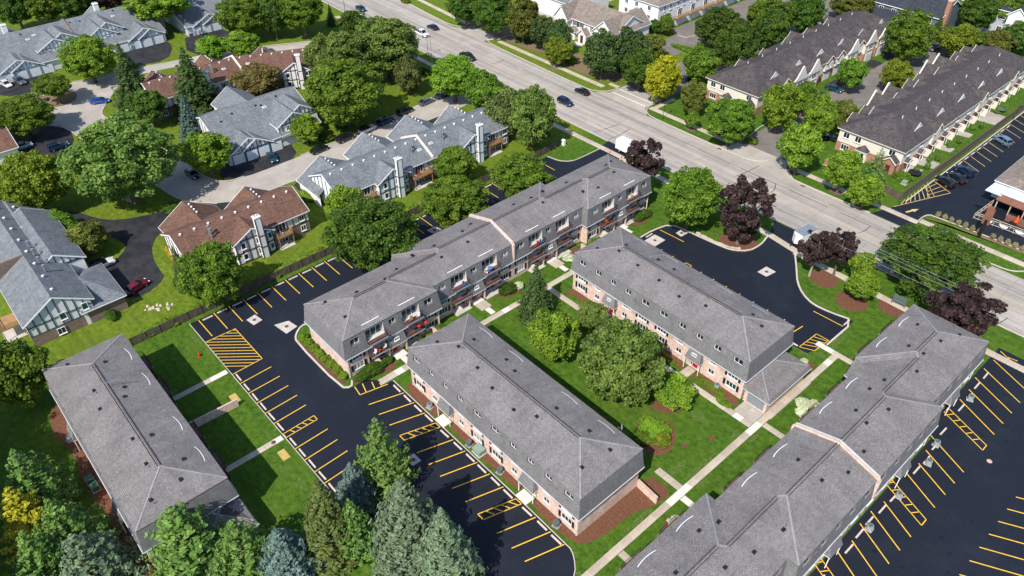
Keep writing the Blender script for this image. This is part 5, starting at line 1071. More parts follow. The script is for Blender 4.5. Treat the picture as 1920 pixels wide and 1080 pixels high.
def crown_mesh(name, seed, n, size, nc=110, cr=(.13,.25), openness=0.0, flat=-.7, rough=.2, lobes=6):
    """unit crown: leafy clumps set along an uneven, lobed shell, with gaps between them"""
    rs = np.random.RandomState(seed); ld = rs.normal(size=(lobes,3)); ld /= np.linalg.norm(ld,axis=1,keepdims=True); ld[:,2] = np.abs(ld[:,2])*.8-.15
    k = np.arange(nc)+.5; ph = np.arccos(1-2*k/nc); th = pi*(1+5**.5)*k; d = np.stack([np.cos(th)*np.sin(ph), np.sin(th)*np.sin(ph), np.cos(ph)],1)+rs.normal(0,.13,(nc,3)); d /= np.linalg.norm(d,axis=1,keepdims=True)
    lobe = np.max(d@ld.T, axis=1); R = .66+.22*np.clip(lobe,0,1)**2+rs.uniform(-rough,rough*.6,nc); inner = rs.rand(nc) < .2; R[inner] *= rs.uniform(.5,.8,inner.sum())
    c = d*R[:,None]; c[:,2] = np.where(c[:,2] < flat, flat+rs.uniform(-.05,.15,nc), c[:,2]); r = rs.uniform(*cr,nc); r *= np.where(inner,1.3,1.0)
    if openness: kk = rs.rand(nc) > openness; c, r, d = c[kk], r[kk], d[kk]
    m_ = len(c); w = r**2; idx = rs.choice(m_, size=n, p=w/w.sum()); u = rs.normal(size=(n,3)); u /= np.linalg.norm(u,axis=1,keepdims=True); u += d[idx]*.45+np.array([0,0,.25]); u /= np.linalg.norm(u,axis=1,keepdims=True)
    p = c[idx]+u*(r[idx]*(1-np.abs(rs.normal(0,.3,n))+rs.exponential(.07,n)))[:,None]*np.array([1.1,1.1,.8])
    p /= np.percentile(np.linalg.norm(p,axis=1),96.5)
    nr = u*.7+rs.normal(size=(n,3))*.5+np.array([0,0,.45]); ti = .45+rs.normal(0,.14,m_)[idx]+rs.normal(0,.2,n)
    return leaf_mesh(name, p, nr, size*rs.uniform(.55,1.3,n), ti)
def cone_mesh(name, seed, h, r, levels, per, size, droop=.25, gap=.0, power=.9, aspect=.45, curl=.0, base=.06, thick=.22):
    """conifer crown: whorls of needled branches, normalised to unit radius and height"""
    rs = np.random.RandomState(seed); C_, Nn, Sz, Ti, Up = [], [], [], [], []
    for i in range(levels):
        t = (i+.5)/levels; z = h*(base+(1-base)*t); R = r*max(.05, (1-t)**power)*rs.uniform(.82,1.1); nb = max(5, int(per*(.35+.65*(1-t)))); a0 = rs.uniform(0,6.28); bt = rs.uniform(-.08,.08)
        for j in range(nb):
            if rs.rand() < .1: continue
            a = a0+6.283*j/nb+rs.uniform(-.2,.2); Rb = R*rs.uniform(.62,1.14); d = np.array([cos(a),sin(a),0]); n_ = max(5, int(Rb/size*3.4)); tb = rs.uniform(-.12,.12)
            s = rs.uniform(.25,1.0,n_)**.8; side = np.array([-sin(a),cos(a),0]); wdt = (1-s*.65)*Rb*.24
            p = d*(s*Rb)[:,None]+side*(rs.uniform(-1,1,n_)*wdt)[:,None]; zz = z-droop*Rb*s+curl*Rb*s**3+rs.normal(0,thick,n_)*(1-.5*s)*min(1,Rb/2)
            p[:,2] += zz; C_.append(p); Nn.append(np.tile(np.array([0,0,1.0])+d*.55,(n_,1))+rs.normal(0,.42,(n_,3))); Up.append(np.tile(d,(n_,1))+rs.normal(0,.35,(n_,3)))
            Sz.append(size*rs.uniform(.6,1.3,n_)); Ti.append(.5+bt+tb+rs.normal(0,.2,n_))
    tip = np.array([[0,0,h*(.95+.012*k)] for k in range(6)]); C_.append(tip); Nn.append(rs.normal(size=(6,3))); Up.append(np.tile([0,0,1.],(6,1))+rs.normal(0,.2,(6,3))); Sz.append(np.full(6,size*.7)); Ti.append(np.full(6,.6))
    me = leaf_mesh(name, np.concatenate(C_), np.concatenate(Nn), np.concatenate(Sz), np.concatenate(Ti), aspect, np.concatenate(Up))
    co = np.zeros(len(me.vertices)*3); me.vertices.foreach_get('co', co); co = co.reshape(-1,3)/np.array([r,r,h]); me.vertices.foreach_set('co', co.ravel()); me.update(); return me
def trunk_mesh(name, seed, m, limbs=7, th=.07, reach=.7, z0=.45):
    """tapered trunk with limbs; xy in crown radii, z in units of the crown-centre height"""
    R = random.Random(seed); mb = MB(); bx, by = R.uniform(-.05,.05), R.uniform(-.05,.05)
    mb.tube([(0,0,-.02),(bx*.4,by*.4,.25),(bx,by,.6),(bx*1.4,by*1.4,1.0),(bx,by,1.3)], [th*1.25,th,th*.8,th*.5,th*.12], 8)
    for i in range(limbs):
        a = 6.283*i/limbs+R.uniform(-.4,.4); z = z0+R.uniform(0,.35); e = reach*R.uniform(.7,1.05); zt = z+R.uniform(.25,.7)
        mb.tube([(bx,by,z),(bx+cos(a)*e*.4,by+sin(a)*e*.4,z*.5+zt*.5),(bx+cos(a)*e,by+sin(a)*e,zt)], [th*.5,th*.32,th*.08], 5, caps=False)
    mb.smooth = True; return mb.mesh(name, M[m])
CR = {'S': [crown_mesh('crown', 11+i, 5200, .07, 60, (.2,.34)) for i in range(3)], 'M': [crown_mesh('crown', 21+i, 15000, .042, 130, (.13,.25)) for i in range(4)], 'L': [crown_mesh('crown', 31+i, 30000, .029, 260, (.09,.18), lobes=9) for i in range(3)],
      'O': [crown_mesh('crown', 41+i, 11000, .042, 90, (.13,.25), .28, -.85, .28) for i in range(3)], 'P': [crown_mesh('crown', 46+i, 9000, .042, 100, (.11,.22), .48, -.85, .32, 4) for i in range(4)], 'F': [crown_mesh('crown', 51+i, 24000, .028, 240, (.09,.18), .12, lobes=9, rough=.22) for i in range(2)]}
CO = {'spruce': [cone_mesh('crown', 61+i, 13, 3.6, 38, 19, .2, .32, power=.82, aspect=.38) for i in range(3)], 'blue': [cone_mesh('crown', 71+i, 12, 3.6, 36, 21, .19, .2, curl=.14, power=.72, aspect=.42) for i in range(2)],
      'pine': [cone_mesh('crown', 81+i, 13, 4.2, 20, 13, .21, .08, curl=.3, power=.8, aspect=.45, thick=.3) for i in range(3)], 'juniper': [cone_mesh('crown', 91+i, 9, 3.4, 26, 20, .25, -.25, power=.5, aspect=.6, base=.02) for i in range(1)]}
TR = [trunk_mesh('trunk', 3+i, 'bark') for i in range(4)]; TP = [trunk_mesh('trunk', 13+i, 'bark_pale', 6) for i in range(2)]
CT = MB(); CT.tube([(0,0,-.01),(0,0,.5),(0,0,.98)], [.055,.035,.006], 7); CT = CT.mesh('trunk', M['bark'])
def setmat(o, m):
    for s_ in o.material_slots: s_.link = 'OBJECT'; s_.material = M[m]
TRND = random.Random(8)
def tree(t, leaf, label, kind=None, trunk=None, name='tree', group=None, cat='tree'):
    x, y, r, zc, b = t; k = kind or ('S' if r < 2.6 else 'M' if r < 5.4 else 'L'); T = thing(name, label, cat, (x, y, 0), TRND.uniform(0, 6.28), group)
    c = link('crown', TRND.choice(CR[k]), T, (0,0,zc)); c.scale = (r*1.02, r*1.02, b*1.02); setmat(c, leaf)
    tk = link('trunk', TRND.choice(TP if trunk == 'pale' else TR), T); tk.scale = (r, r, zc); return T
def conifer(t, leaf, label, kind='spruce', name='spruce_tree', group=None):
    x, y, r, h_ = t; T = thing(name, label, 'tree', (x, y, 0), TRND.uniform(0, 6.28), group)
    c = link('crown', TRND.choice(CO[kind]), T, (0,0,0.1)); c.scale = (r, r, h_); setmat(c, leaf); k = link('trunk', CT, T); k.scale = (max(r*1.2, 2), max(r*1.2, 2), h_); return T

# --- broadleaf trees: crown centre, radius, centre height, half height
for t, leaf, label, kind in [
 ((-194.24,-28.84,5.96,8.31,6.31), 'leaf_dark', 'dark tree at the top left corner behind the chimney', None), ((-191.79,-21.00,5.95,8.21,6.21), 'leaf_green', 'green tree behind the slate terrace, next to the corner tree', None),
 ((-188.72,-13.64,6.08,8.08,6.08), 'leaf_dark', 'dark tree behind the middle of the slate terrace roof', None), ((-190.73,-4.23,6.93,7.16,5.16), 'leaf_purple', 'purplish dark tree behind the terrace chimney at top left', None),
 ((-163.38,2.94,9.56,9.76,5.26), 'leaf_light', 'pale green tree with long bare trunk between two slate roofs', 'O'), ((-140.21,18.89,7.19,8.14,6.14), 'leaf_green', 'green tree overhanging the far garage driveway', None),
 ((-131.01,4.32,4.62,4.73,3.23), 'leaf_light', 'low bright tree left of the brown roof hip', None), ((-127.28,11.67,4.80,4.90,3.40), 'leaf_light', 'low bright tree right of the far driveway above the brown roof', None),
 ((-141.29,-25.42,7.07,7.05,5.45), 'leaf_light', 'bright green tree on the lawn before the slate terrace', None), ((-134.12,-36.74,5.01,5.16,2.76), 'leaf_green', 'small spreading tree on the mulch island of the turning circle', 'O'),
 ((-121.20,-47.37,7.44,5.69,4.09), 'leaf_green', 'round green tree beside the black driveway at left', None), ((-105.57,-23.57,4.62,5.58,4.08), 'leaf_dark', 'round dark tree below the large spruce', None),
 ((-74.85,-39.68,10.49,10.36,8.36), 'leaf_silver', 'huge silver-green tree inside the street bend', 'L'), ((-81.99,-55.34,6.49,8.12,6.62), 'leaf_goldgreen', 'yellow-green tree at the left edge beside the pale blue car', None),
 ((-73.50,-23.17,5.30,6.06,4.26), 'leaf_light', 'bright tree on the lawn left of the garage doors', None), ((-70.70,-56.45,4.45,3.35,2.55), 'leaf_green', 'bushy green tree on the drive island, left of its pair', None), ((-61.79,-52.78,3.94,3.90,3.10), 'leaf_olive', 'bushy olive tree on the drive island, right of its pair', None),
 ((-31.34,-41.05,5.40,6.87,6.07), 'leaf_green', 'bright round tree in front of the brown terrace by the fence', None), ((-28.08,-73.22,4.57,6.97,6.17), 'leaf_green', 'leafy tree at the left edge beside the lower left block', None),
 ((-135.26,25.82,4.71,7.75,5.75), 'leaf_dark', 'dark tree in the shady grove, left one with forked trunk', None), ((-130.98,33.06,6.93,8.37,5.87), 'leaf_green', 'tall green tree in the grove by the main road', None),((-147.33,26.86,5.19,7.73,5.73), 'leaf_green', 'green tree at the top edge behind the grove', None),
 ((-119.50,43.07,4.58,4.84,4.04), 'leaf_dark', 'rounded dark tree beside the small road spruce', None), ((-88.75,34.96,9.00,9.45,7.85), 'leaf_silver', 'silver maple nearest the white pickup on the road', 'L'), ((-89.99,20.70,7.90,9.26,7.66), 'leaf_silver', 'silver maple left of the tallest maple', 'L'),
 ((-73.12,11.44,9.33,9.18,7.78), 'leaf_green', 'big green maple above the row of parked cars', 'L'), ((-65.96,39.18,6.29,7.32,5.32), 'leaf_light', 'bright tree overhanging the parked teal car', None), ((-55.70,40.49,5.22,6.42,4.42), 'leaf_green', 'green tree with bare trunk at the street mouth', None),
 ((-101.32,3.15,6.68,5.30,3.80), 'leaf_brown', 'thin brownish willow before the brown terrace', 'O'), ((-72.09,-0.22,3.53,4.09,3.29), 'leaf_light', 'small bright tree at the corner of the slate garage house', None),
 ((-103.61,73.36,5.65,6.74,4.74), 'leaf_dark', 'dark tree at the far road corner', None), ((-90.90,73.80,5.60,8.64,6.64), 'leaf_dark', 'dark tree beside the yellow-green one across the road', None), ((-82.39,77.63,4.77,7.94,6.44), 'leaf_olive', 'olive tree at the gable of the white townhouse', None),
 ((-64.04,73.82,3.81,4.81,3.81), 'leaf_goldgreen', 'yellowing small tree on the pavement edge before the white townhouse', None), ((-38.61,78.66,4.81,6.13,5.13), 'leaf_dark', 'dark rounded tree behind the green street sign', None), ((-49.69,96.65,3.73,4.18,3.38), 'leaf_olive', 'olive tree beside the white townhouse gable end', None),
 ((-30.12,77.38,4.39,7.12,5.92), 'leaf_yellow', 'chartreuse yellow tree on the street corner', None), ((-30.02,92.44,4.44,6.20,5.00), 'leaf_green', 'green tree behind the yellow corner tree', None), ((-41.17,115.47,6.34,7.00,6.00), 'leaf_dark', 'dark tree beside the parking court', None),
 ((-27.64,104.14,5.79,7.91,6.91), 'leaf_dark', 'dark tree behind the first roof vents of the townhouse row', None), ((-37.51,133.76,6.56,6.50,5.50), 'leaf_green', 'green tree behind the townhouse row, near its middle', None), ((-30.98,125.80,4.37,6.71,5.71), 'leaf_dark', 'dark tree crowding the back of the townhouse row', None),
 ((-30.81,142.60,5.47,7.67,6.67), 'leaf_dark', 'dark tree at the top edge beside the grey side street', None), ((-20.43,77.51,3.25,5.19,4.39), 'leaf_olive', 'olive tree at the corner of the cream townhouse', None), ((-5.41,71.88,5.70,6.64,5.24), 'leaf_green', 'twin-lobed green tree before the cream end wall', None),
 ((-15.73,71.61,1.65,2.93,2.23), 'leaf_green', 'small young tree on the verge near the lamp post', None), ((-60.27,110.54,2.06,2.91,2.51), 'leaf_dark', 'round clipped tree at the white balcony row', None), ((-58.25,113.34,2.22,3.80,3.00), 'leaf_green', 'small tree beside the clipped one at the white balcony row', None),
 ((-1.04,145.69,6.53,7.86,6.86), 'leaf_green', 'large green tree at the end of the townhouse lane', None), ((7.29,159.00,5.02,5.52,4.52), 'leaf_goldgreen', 'yellow-green tree beyond the lane end', None), ((-1.21,117.49,3.54,5.37,4.17), 'leaf_green', 'green tree between two townhouse driveways', None),
 ((6.31,125.71,3.54,5.21,4.01), 'leaf_goldgreen', 'yellow-green tree on the lane opposite the dark car', None), ((-1.04,84.84,4.46,7.22,6.02), 'leaf_light', 'pale green tree at the first shaped gable', None), ((-1.99,96.85,2.98,5.22,4.02), 'leaf_green', 'darker tree right of the pale one at the first shaped gable', None),
 ((7.10,88.16,3.91,6.41,5.21), 'leaf_light', 'pale tree on the lane corner bed', None), ((12.38,71.88,4.45,6.83,5.43), 'leaf_light', 'pale tree on the verge corner of the lane apron', None), ((8.61,96.85,2.88,4.69,3.89), 'leaf_olive', 'olive tree at the dark gable wall by the lane', None),
 ((22.69,71.45,3.52,6.02,4.62), 'leaf_light', 'bright verge tree by the brick end of the second townhouse row', None), ((29.04,70.10,3.44,4.64,3.44), 'leaf_light', 'bright verge tree nearest the short fence', None),
 ((1.72,183.75,5.85,6.36,5.16), 'leaf_dark', 'dark tree before the pale house, left one', None), ((6.79,191.37,6.34,6.95,4.95), 'leaf_green', 'green tree at the top right corner', 'O'),
 ((8.00,166.14,4.52,3.82,3.32), 'leaf_dark', 'dark tree of the screen behind the second townhouse row, left one', None), ((13.86,169.17,4.62,3.94,3.44), 'leaf_olive', 'olive tree of the screen behind the second townhouse row', None), ((17.11,175.82,4.87,4.79,4.29), 'leaf_dark', 'dark tree of the screen at the right edge', None),
 ((-27.76,165.34,6.57,4.95,4.35), 'leaf_olive', 'olive tree behind the far end of the first townhouse row', None), ((-22.66,176.98,6.17,3.99,3.39), 'leaf_goldgreen', 'gold-green tree left of the dark blue house', None),
 ((-20.42,20.70,5.80,5.90,4.40), 'leaf_green', 'green tree over the upper end of the long car park', None), ((9.20,38.22,5.98,7.46,6.26), 'leaf_green', 'green tree on the lawn between two purple trees', None), ((4.68,49.56,1.38,4.86,1.86), 'leaf_light', 'small light tree behind the lawn tree by the road', None),
 ((49.06,55.10,8.42,6.03,4.63), 'leaf_dark', 'very wide dark honey locust over the road at right', 'F'), ((41.08,46.16,2.16,5.16,2.56), 'leaf_light', 'slim pale tree on the mulch ring by the road', None),
 ((43.37,43.20,2.78,3.37,2.57), 'leaf_light', 'low pale tree beside the slim one on the mulch ring', None), ((-34.77,-12.53,3.73,5.83,5.03), 'leaf_light', 'upright light tree at the slate terrace corner behind the fence', None),
 ((-21.36,-14.75,8.17,8.56,6.56), 'leaf_dark', 'huge dark honey locust hanging over the striped stalls', 'F'), ((-21.35,4.31,6.65,6.39,4.79), 'leaf_green', 'wide locust tree over the stalls behind the party wall', 'F'), ((-34.63,14.58,4.20,4.94,3.74), 'leaf_green', 'round tree before the second chimney of the slate terrace', None),
 ((18.08,-7.09,3.88,5.09,4.49), 'leaf_light', 'round courtyard tree between the spruce and the huge tree', None), ((16.67,3.10,2.60,2.52,1.92), 'leaf_silver', 'small grey-green courtyard tree at the block wall', None), ((30.94,-5.84,5.79,8.19,7.39), 'leaf_silver', 'huge courtyard tree in the middle of the lawn', 'L'),
 ((29.70,-0.01,3.28,5.63,4.43), 'leaf_olive', 'olive tinged tree at the right side of the huge courtyard tree', None), ((37.09,-0.72,3.07,3.15,2.65), 'leaf_light', 'small courtyard tree on the mulch bed', None)]:
    tree(t, leaf, label, kind, 'pale' if 'bare trunk' in label else None)
for t, leaf, label in [((-77.47,33.12,3.70,5.38,4.98), 'needle_olive', 'olive juniper below the silver maple'), ((-42.65,35.91,4.63,6.65,6.25), 'needle_olive', 'olive juniper at the slate terrace end, left of its pair'), ((-35.25,37.71,5.67,7.98,7.58), 'leaf_silver', 'silvery juniper at the slate terrace end, right of its pair'), ((-75.41,78.92,3.66,5.35,4.95), 'needle_dark', 'dark juniper left of the white townhouse porch'), ((-68.85,79.11,3.75,5.46,5.06), 'needle_dark', 'dark juniper closest to the white townhouse porch'), ((-49.80,76.29,5.06,7.23,6.83), 'needle_dark', 'broad dark juniper right of the front steps'), ((-46.24,83.01,4.95,7.09,6.69), 'needle_dark', 'broad dark juniper covering the white gable')]: tree(t, leaf, label, None, None, 'juniper')
for t, label in [((-6.02,42.03,4.10,6.98,5.38), 'purple leaved tree at the end of the long stepped block'), ((19.25,41.40,5.14,8.14,6.94), 'purple leaved tree beside the visitor car park entrance'), ((34.00,42.79,3.04,6.70,4.10), 'purple leaved tree with pale trunk over the white trailer'), ((36.96,45.98,2.94,6.97,3.97), 'right half of the split purple tree over the white trailer'), ((59.26,43.74,5.70,6.91,5.31), 'purple leaved tree at the corner of the rear block')]:
    tree(t, 'leaf_purple', label, 'P', 'pale' if 'pale trunk' in label else None, 'purple_tree')
# --- conifers: base, radius, height
for t, leaf, label, kind in [
 ((-116.93,-22.72,6.24,17.25), 'needle_dark', 'large dark spruce left of the brown roof', 'spruce'), ((-104.75,-12.07,7.26,17.15), 'needle_dark', 'largest dark spruce covering the brown terrace', 'spruce'), ((-89.61,-19.85,3.52,12.65), 'needle_blue', 'slim grey-blue spruce below the largest dark spruce', 'blue'),
 ((-40.63,-43.65,2.14,8.80), 'needle_olive', 'slim olive conifer by the yellow flowers', 'spruce'), ((-133.94,43.97,1.83,6.75), 'needle_dark', 'small dark spruce on the road verge at the top', 'spruce'),
 ((-84.57,80.43,3.98,13.30), 'needle_dark', 'dark conifer before the white townhouse gable', 'spruce'),
 ((-2.29,168.12,2.35,8.00), 'needle_dark', 'slim dark spruce at the end of the lane', 'spruce'),
 ((25.79,79.77,3.66,9.15), 'needle_green', 'green pine at the corner of the second townhouse row', 'pine'), ((8.28,-1.86,3.60,11.30), 'needle_dark', 'dark courtyard spruce near the long stepped block', 'spruce'),
 ((20.57,-41.39,5.14,13.95), 'needle_green', 'bright green pine standing over the car park', 'pine'), ((20.87,-46.03,3.29,9.40), 'needle_blue', 'small blue spruce left of the bright pine', 'blue'), ((24.21,-51.85,5.11,14.50), 'needle_olive', 'olive spruce at the lawn edge beside the car park', 'spruce'),
 ((26.75,-49.63,3.40,11.45), 'needle_green', 'green pine between the olive and silver spruces', 'pine'), ((31.53,-45.08,5.58,15.95), 'needle_silver', 'tall silver-green spruce at the bottom centre', 'blue'), ((38.05,-44.11,5.39,16.20), 'needle_silver', 'silver-green spruce at the bottom edge, right one', 'spruce'),
 ((23.59,-57.85,4.31,9.80), 'needle_blue', 'blue spruce at the bottom edge left of centre', 'blue'), ((14.72,-65.92,7.21,12.45), 'needle_green', 'green pine overhanging the lower left block', 'pine'), ((20.36,-61.38,5.64,11.45), 'needle_green', 'green pine beside the low annex roof', 'pine'),
 ((-2.10,-79.38,5.01,11.40), 'needle_gold', 'golden yellow conifer at the left edge', 'pine'), ((3.85,-76.25,5.59,12.45), 'needle_green', 'light green pine at the lower left corner', 'pine'), ((9.64,-75.77,6.07,11.20), 'needle_silver', 'pale conifer at the bottom left edge', 'pine'), ((-7.49,-77.26,5.58,11.65), 'needle_green', 'dark green conifer above the golden one', 'pine'), ((6.18,-79.75,5.25,11.95), 'needle_green', 'green conifer in the bottom left corner', 'pine')]:
    conifer(t, leaf, label, kind, {'pine': 'pine_tree', 'juniper': 'juniper', 'spruce': 'spruce_tree', 'blue': 'spruce_tree'}[kind])

for i, (x, y, r, zc) in enumerate(((-31,-90,5.5,11),(-22,-88,5.6,12),(-12.5,-89,6,12.5),(-3.5,-90,5.6,12),(5,-92,5.8,12),(13,-95,6,12),(-17,-97,6.5,16),(0,-99,6.5,17))):
    tree((x,y,r,zc,6.5), 'leaf_green', ORD[i]+' tall tree of the screen beyond the lower left edge', 'L', None, 'tree', 'trees beyond the lower left edge')
# --- shrubs and hedges
BR = random.Random(4)
def shrub(x, y, rx, ry, h_, leaf, label, group=None, name='shrub', cat='shrub', rz=None, k='S'):
    o = link(name, BR.choice(CR[k]), None, (x, y, h_*.42), BR.uniform(0,6.28) if rz is None else rz); o.scale = (rx, ry, h_*.62); setmat(o, leaf); return tag(o, label, cat, group)
for i in range(8): shrub(-13.2+i*1.72, -35.0+.05*i, .85, .85, 1.25, 'leaf_light', ORD[7-i]+' round shrub from the clipped hedge in the row along the end wall', 'shrubs along the end wall', 'round_shrub')
shrub(0.9,-31.2,1.25,3.0,1.5,'leaf_dark','long clipped dark hedge at the corner of the stepped block',None,'hedge','hedge',0,'M')
shrub(0.6,-27.6,.9,1.1,1.1,'leaf_dark','small dark shrub at the end of the clipped hedge')
shrub(0.4,-1.2,1.1,2.2,1.5,'leaf_dark','dark hedge below the party wall balconies',None,'hedge','hedge',0,'M'); shrub(0.9,34.6,1.2,2.6,1.4,'leaf_dark','dark hedge at the far end of the stepped block',None,'hedge','hedge',0,'M')
shrub(0.5,-16.6,1.1,1.2,1.3,'leaf_green','green shrub by the first recess of the stepped block'); shrub(0.6,-18.9,.8,.8,.9,'leaf_light','small light shrub by the first recess of the stepped block'); shrub(.6,-20.6,.7,.7,.9,'leaf_green','small round shrub under the red umbrellas'); shrub(0.7,20.6,1.0,1.8,1.0,'leaf_green','low hedge at the third section of the stepped block',None,'hedge','hedge',0)
for k_, (x, y, w) in enumerate(((39.6,6.9,1.9),(37.0,6.6,.9),(42.2,5.6,1.6),(31.4,6.3,1.4),(12.6,6.9,1.5))): shrub(x,y,w,.75,.45,'leaf_green',('low green ground cover around the pale air conditioner by the annex','small ground cover patch right of the second red door','ground cover patch beside the annex drive','ground cover patch left of the second red door','ground cover patch left of the first red door')[k_],'ground cover patches by the annex block',name='ground_cover',cat='shrub',rz=0)
for x, y, r, q in ((29.0,7.0,.55,'left'),(30.2,6.9,.5,'right')): shrub(x,y,r,r,.7,'leaf_yellow',q+' one of two small yellow shrubs in the mulch by the second red door','yellow shrubs in the mulch')
for x, y, r, lb in ((0.8,0.9,.95,'white flowering hydrangea under the party wall balconies'),(0.9,13.6,1.2,'white flowering hydrangea at the recess of the stepped block'),(50.6,13.9,1.15,'large white hydrangea beside the middle footpath'),(51.9,14.9,1.0,'white hydrangea just behind the large one by the footpath'),(51.4,12.4,.95,'white hydrangea nearest the rear block by the footpath'),(51.0,-16.6,1.1,'white hydrangea at the inner corner of the rear block'),(46.6,20.6,.8,'white hydrangea at the annex end by the hatched bay'),(45.9,21.8,.7,'small white hydrangea behind the annex')):
    shrub(x,y,r,r,1.25,'blossom',lb,None,'hydrangea'); shrub(x+.1,y-.1,r*.96,r*.96,1.1,'leaf_light','green leaves of the hydrangea bush '+lb.split('hydrangea')[1].strip(),None,'hydrangea_leaves') if False else None
for px, r, lf, lb in (((38.99,-6.90),2.3,'leaf_light','tall leafy perennial clump in the courtyard bed'),((38.80,-9.04),1.5,'leaf_green','green perennial clump at the near edge of the courtyard bed'),((40.80,-7.26),1.6,'leaf_goldgreen','yellowish perennial clump in the courtyard bed'),((37.54,-6.39),1.4,'leaf_light','perennial clump at the far edge of the courtyard bed')): shrub(px[0],px[1],r,r,1.3,lf,lb,None,'perennials','plant',None,'M')
for i, px in enumerate([(-52.89,-41.47),(-51.20,-41.65),(-49.40,-41.67),(-47.62,-41.70),(-45.78,-41.86)]): shrub(px[0],px[1],.9,.9,.9,'lily',ORD[i]+' clump of yellow day lilies from the drive, along the white end wall','yellow day lilies',name='day_lilies',cat='plant')
for px, rx, ry, lb in (((-85.33,44.06),2.6,1.1,'clipped dark hedge beside the street light'),((-41.44,-57.11),2.6,1.0,'dark hedge along the brick base of the left house'),((-66.39,-35.07),2.2,2.2,'round dark shrub at the corner of the brown terrace wing'),((-51.37,-12.22),2.4,1.2,'bright shrub row behind the slate terrace corner'),((-71.06,4.16),2.0,1.6,'dark shrub below the big green maple'),((-73.04,9.51),1.9,1.5,'dark purple-green shrub near the parked silver car'),((-24.53,83.73),1.6,1.6,'small shrub at the cream end wall'),((28.84,87.60),2.2,1.4,'green shrub beside the covered patio table'),((9.37,78.88),2.4,2.0,'dense shrub by the brick monument sign'),((-2.42,76.96),1.6,1.2,'shrub by the lane kerb'),((-63.69,78.71),2.4,1.4,'shrub beside the front steps of the white townhouse'),((-135.25,72.84),2,1.2,'low shrub on the far verge'),((-47.34,108.73),4.2,1.0,'long hedge beside the parking court'),((-83.55,126.26),3,1.2,'round hedge at the top edge behind the white townhouse'),((-143.34,-13.71),1.4,1.0,'low flowering shrub by the terrace entrance')):
    shrub(px[0],px[1],rx,ry,1.5,'leaf_dark' if 'dark' in lb else 'leaf_light' if 'bright' in lb else 'leaf_green',lb,None,'shrub','shrub',radians(5),'S')
# tall grass along the fence, flagged as uncountable
g = [link('tall_grass', BR.choice(CR['M']), None, (-32.4+BR.uniform(-.4,.4), y, .3), BR.uniform(0,6)) for y in np.arange(-54,3,1.6)]
for o in g[1:]: pass
root = bpy.data.objects.new('tall_grass_strip', None); COL.objects.link(root); tag(root, 'strip of tall bright grass growing behind the wooden fence', 'grass', kind='stuff')
for o in g: o.scale = (1.1+BR.uniform(-.2,.4), 1.3, .75+BR.uniform(-.2,.3)); setmat(o, 'leaf_light'); o.parent = root
for i in range(15):
    x = 40.8+i*1.35+(1.2 if i > 6 else 0); o = link('ornamental_grass', BR.choice(CR['S']), None, (x, 79.0+.05*i, .55), BR.uniform(0,6)); o.scale = (.5,.5,.75); setmat(o, 'grass_tuft'); tag(o, ORD[i]+' straw coloured grass clump from the restaurant entrance along the kerb', 'plant', 'ornamental grasses by the restaurant')
for i, (x, y) in enumerate([(29.6,92.5),(30.6,95.5),(29.4,99),(30.4,101),(29.6,108.5),(30.2,112.2),(29.5,121),(30.5,123.5),(29.6,134),(30.4,137)]): o = link('conical_shrub', CR['S'][i % 3], None, (x,y,.85), i); o.scale = (.62,.62,1.05); setmat(o, 'needle_green'); tag(o, ORD[i]+' small conical evergreen from the road behind the second townhouse row', 'shrub', 'conical evergreens behind the townhouses')

# ---------------------------------------------------------------- vehicles
PAINT = {}
def paint(name, col, rough=0.25, metal=0.3):
    m = bpy.data.materials.new('paint_'+name); m.use_nodes = True; b = m.node_tree.nodes['Principled BSDF']
    b.inputs['Base Color'].default_value = (*col,1); b.inputs['Roughness'].default_value = rough; b.inputs['Metallic'].default_value = metal
    b.inputs['Coat Weight'].default_value = 0.6; b.inputs['Coat Roughness'].default_value = 0.08; MATS['car_'+name] = m
for n_, c_ in dict(black=(.014,.015,.019), navy=(.01,.025,.07), teal=(.01,.05,.085), grey=(.1,.12,.14), silver=(.5,.51,.53), white=(.8,.8,.8), maroon=(.16,.008,.025), blue=(.01,.08,.4), paleblue=(.35,.45,.58), steel=(.16,.24,.33), plum=(.1,.07,.1)).items(): paint(n_, c_)
mat('car_glass', (0.008,0.012,0.016), 0.04, spec=0.7); mat('car_trim', (0.012,0.012,0.013), 0.6)
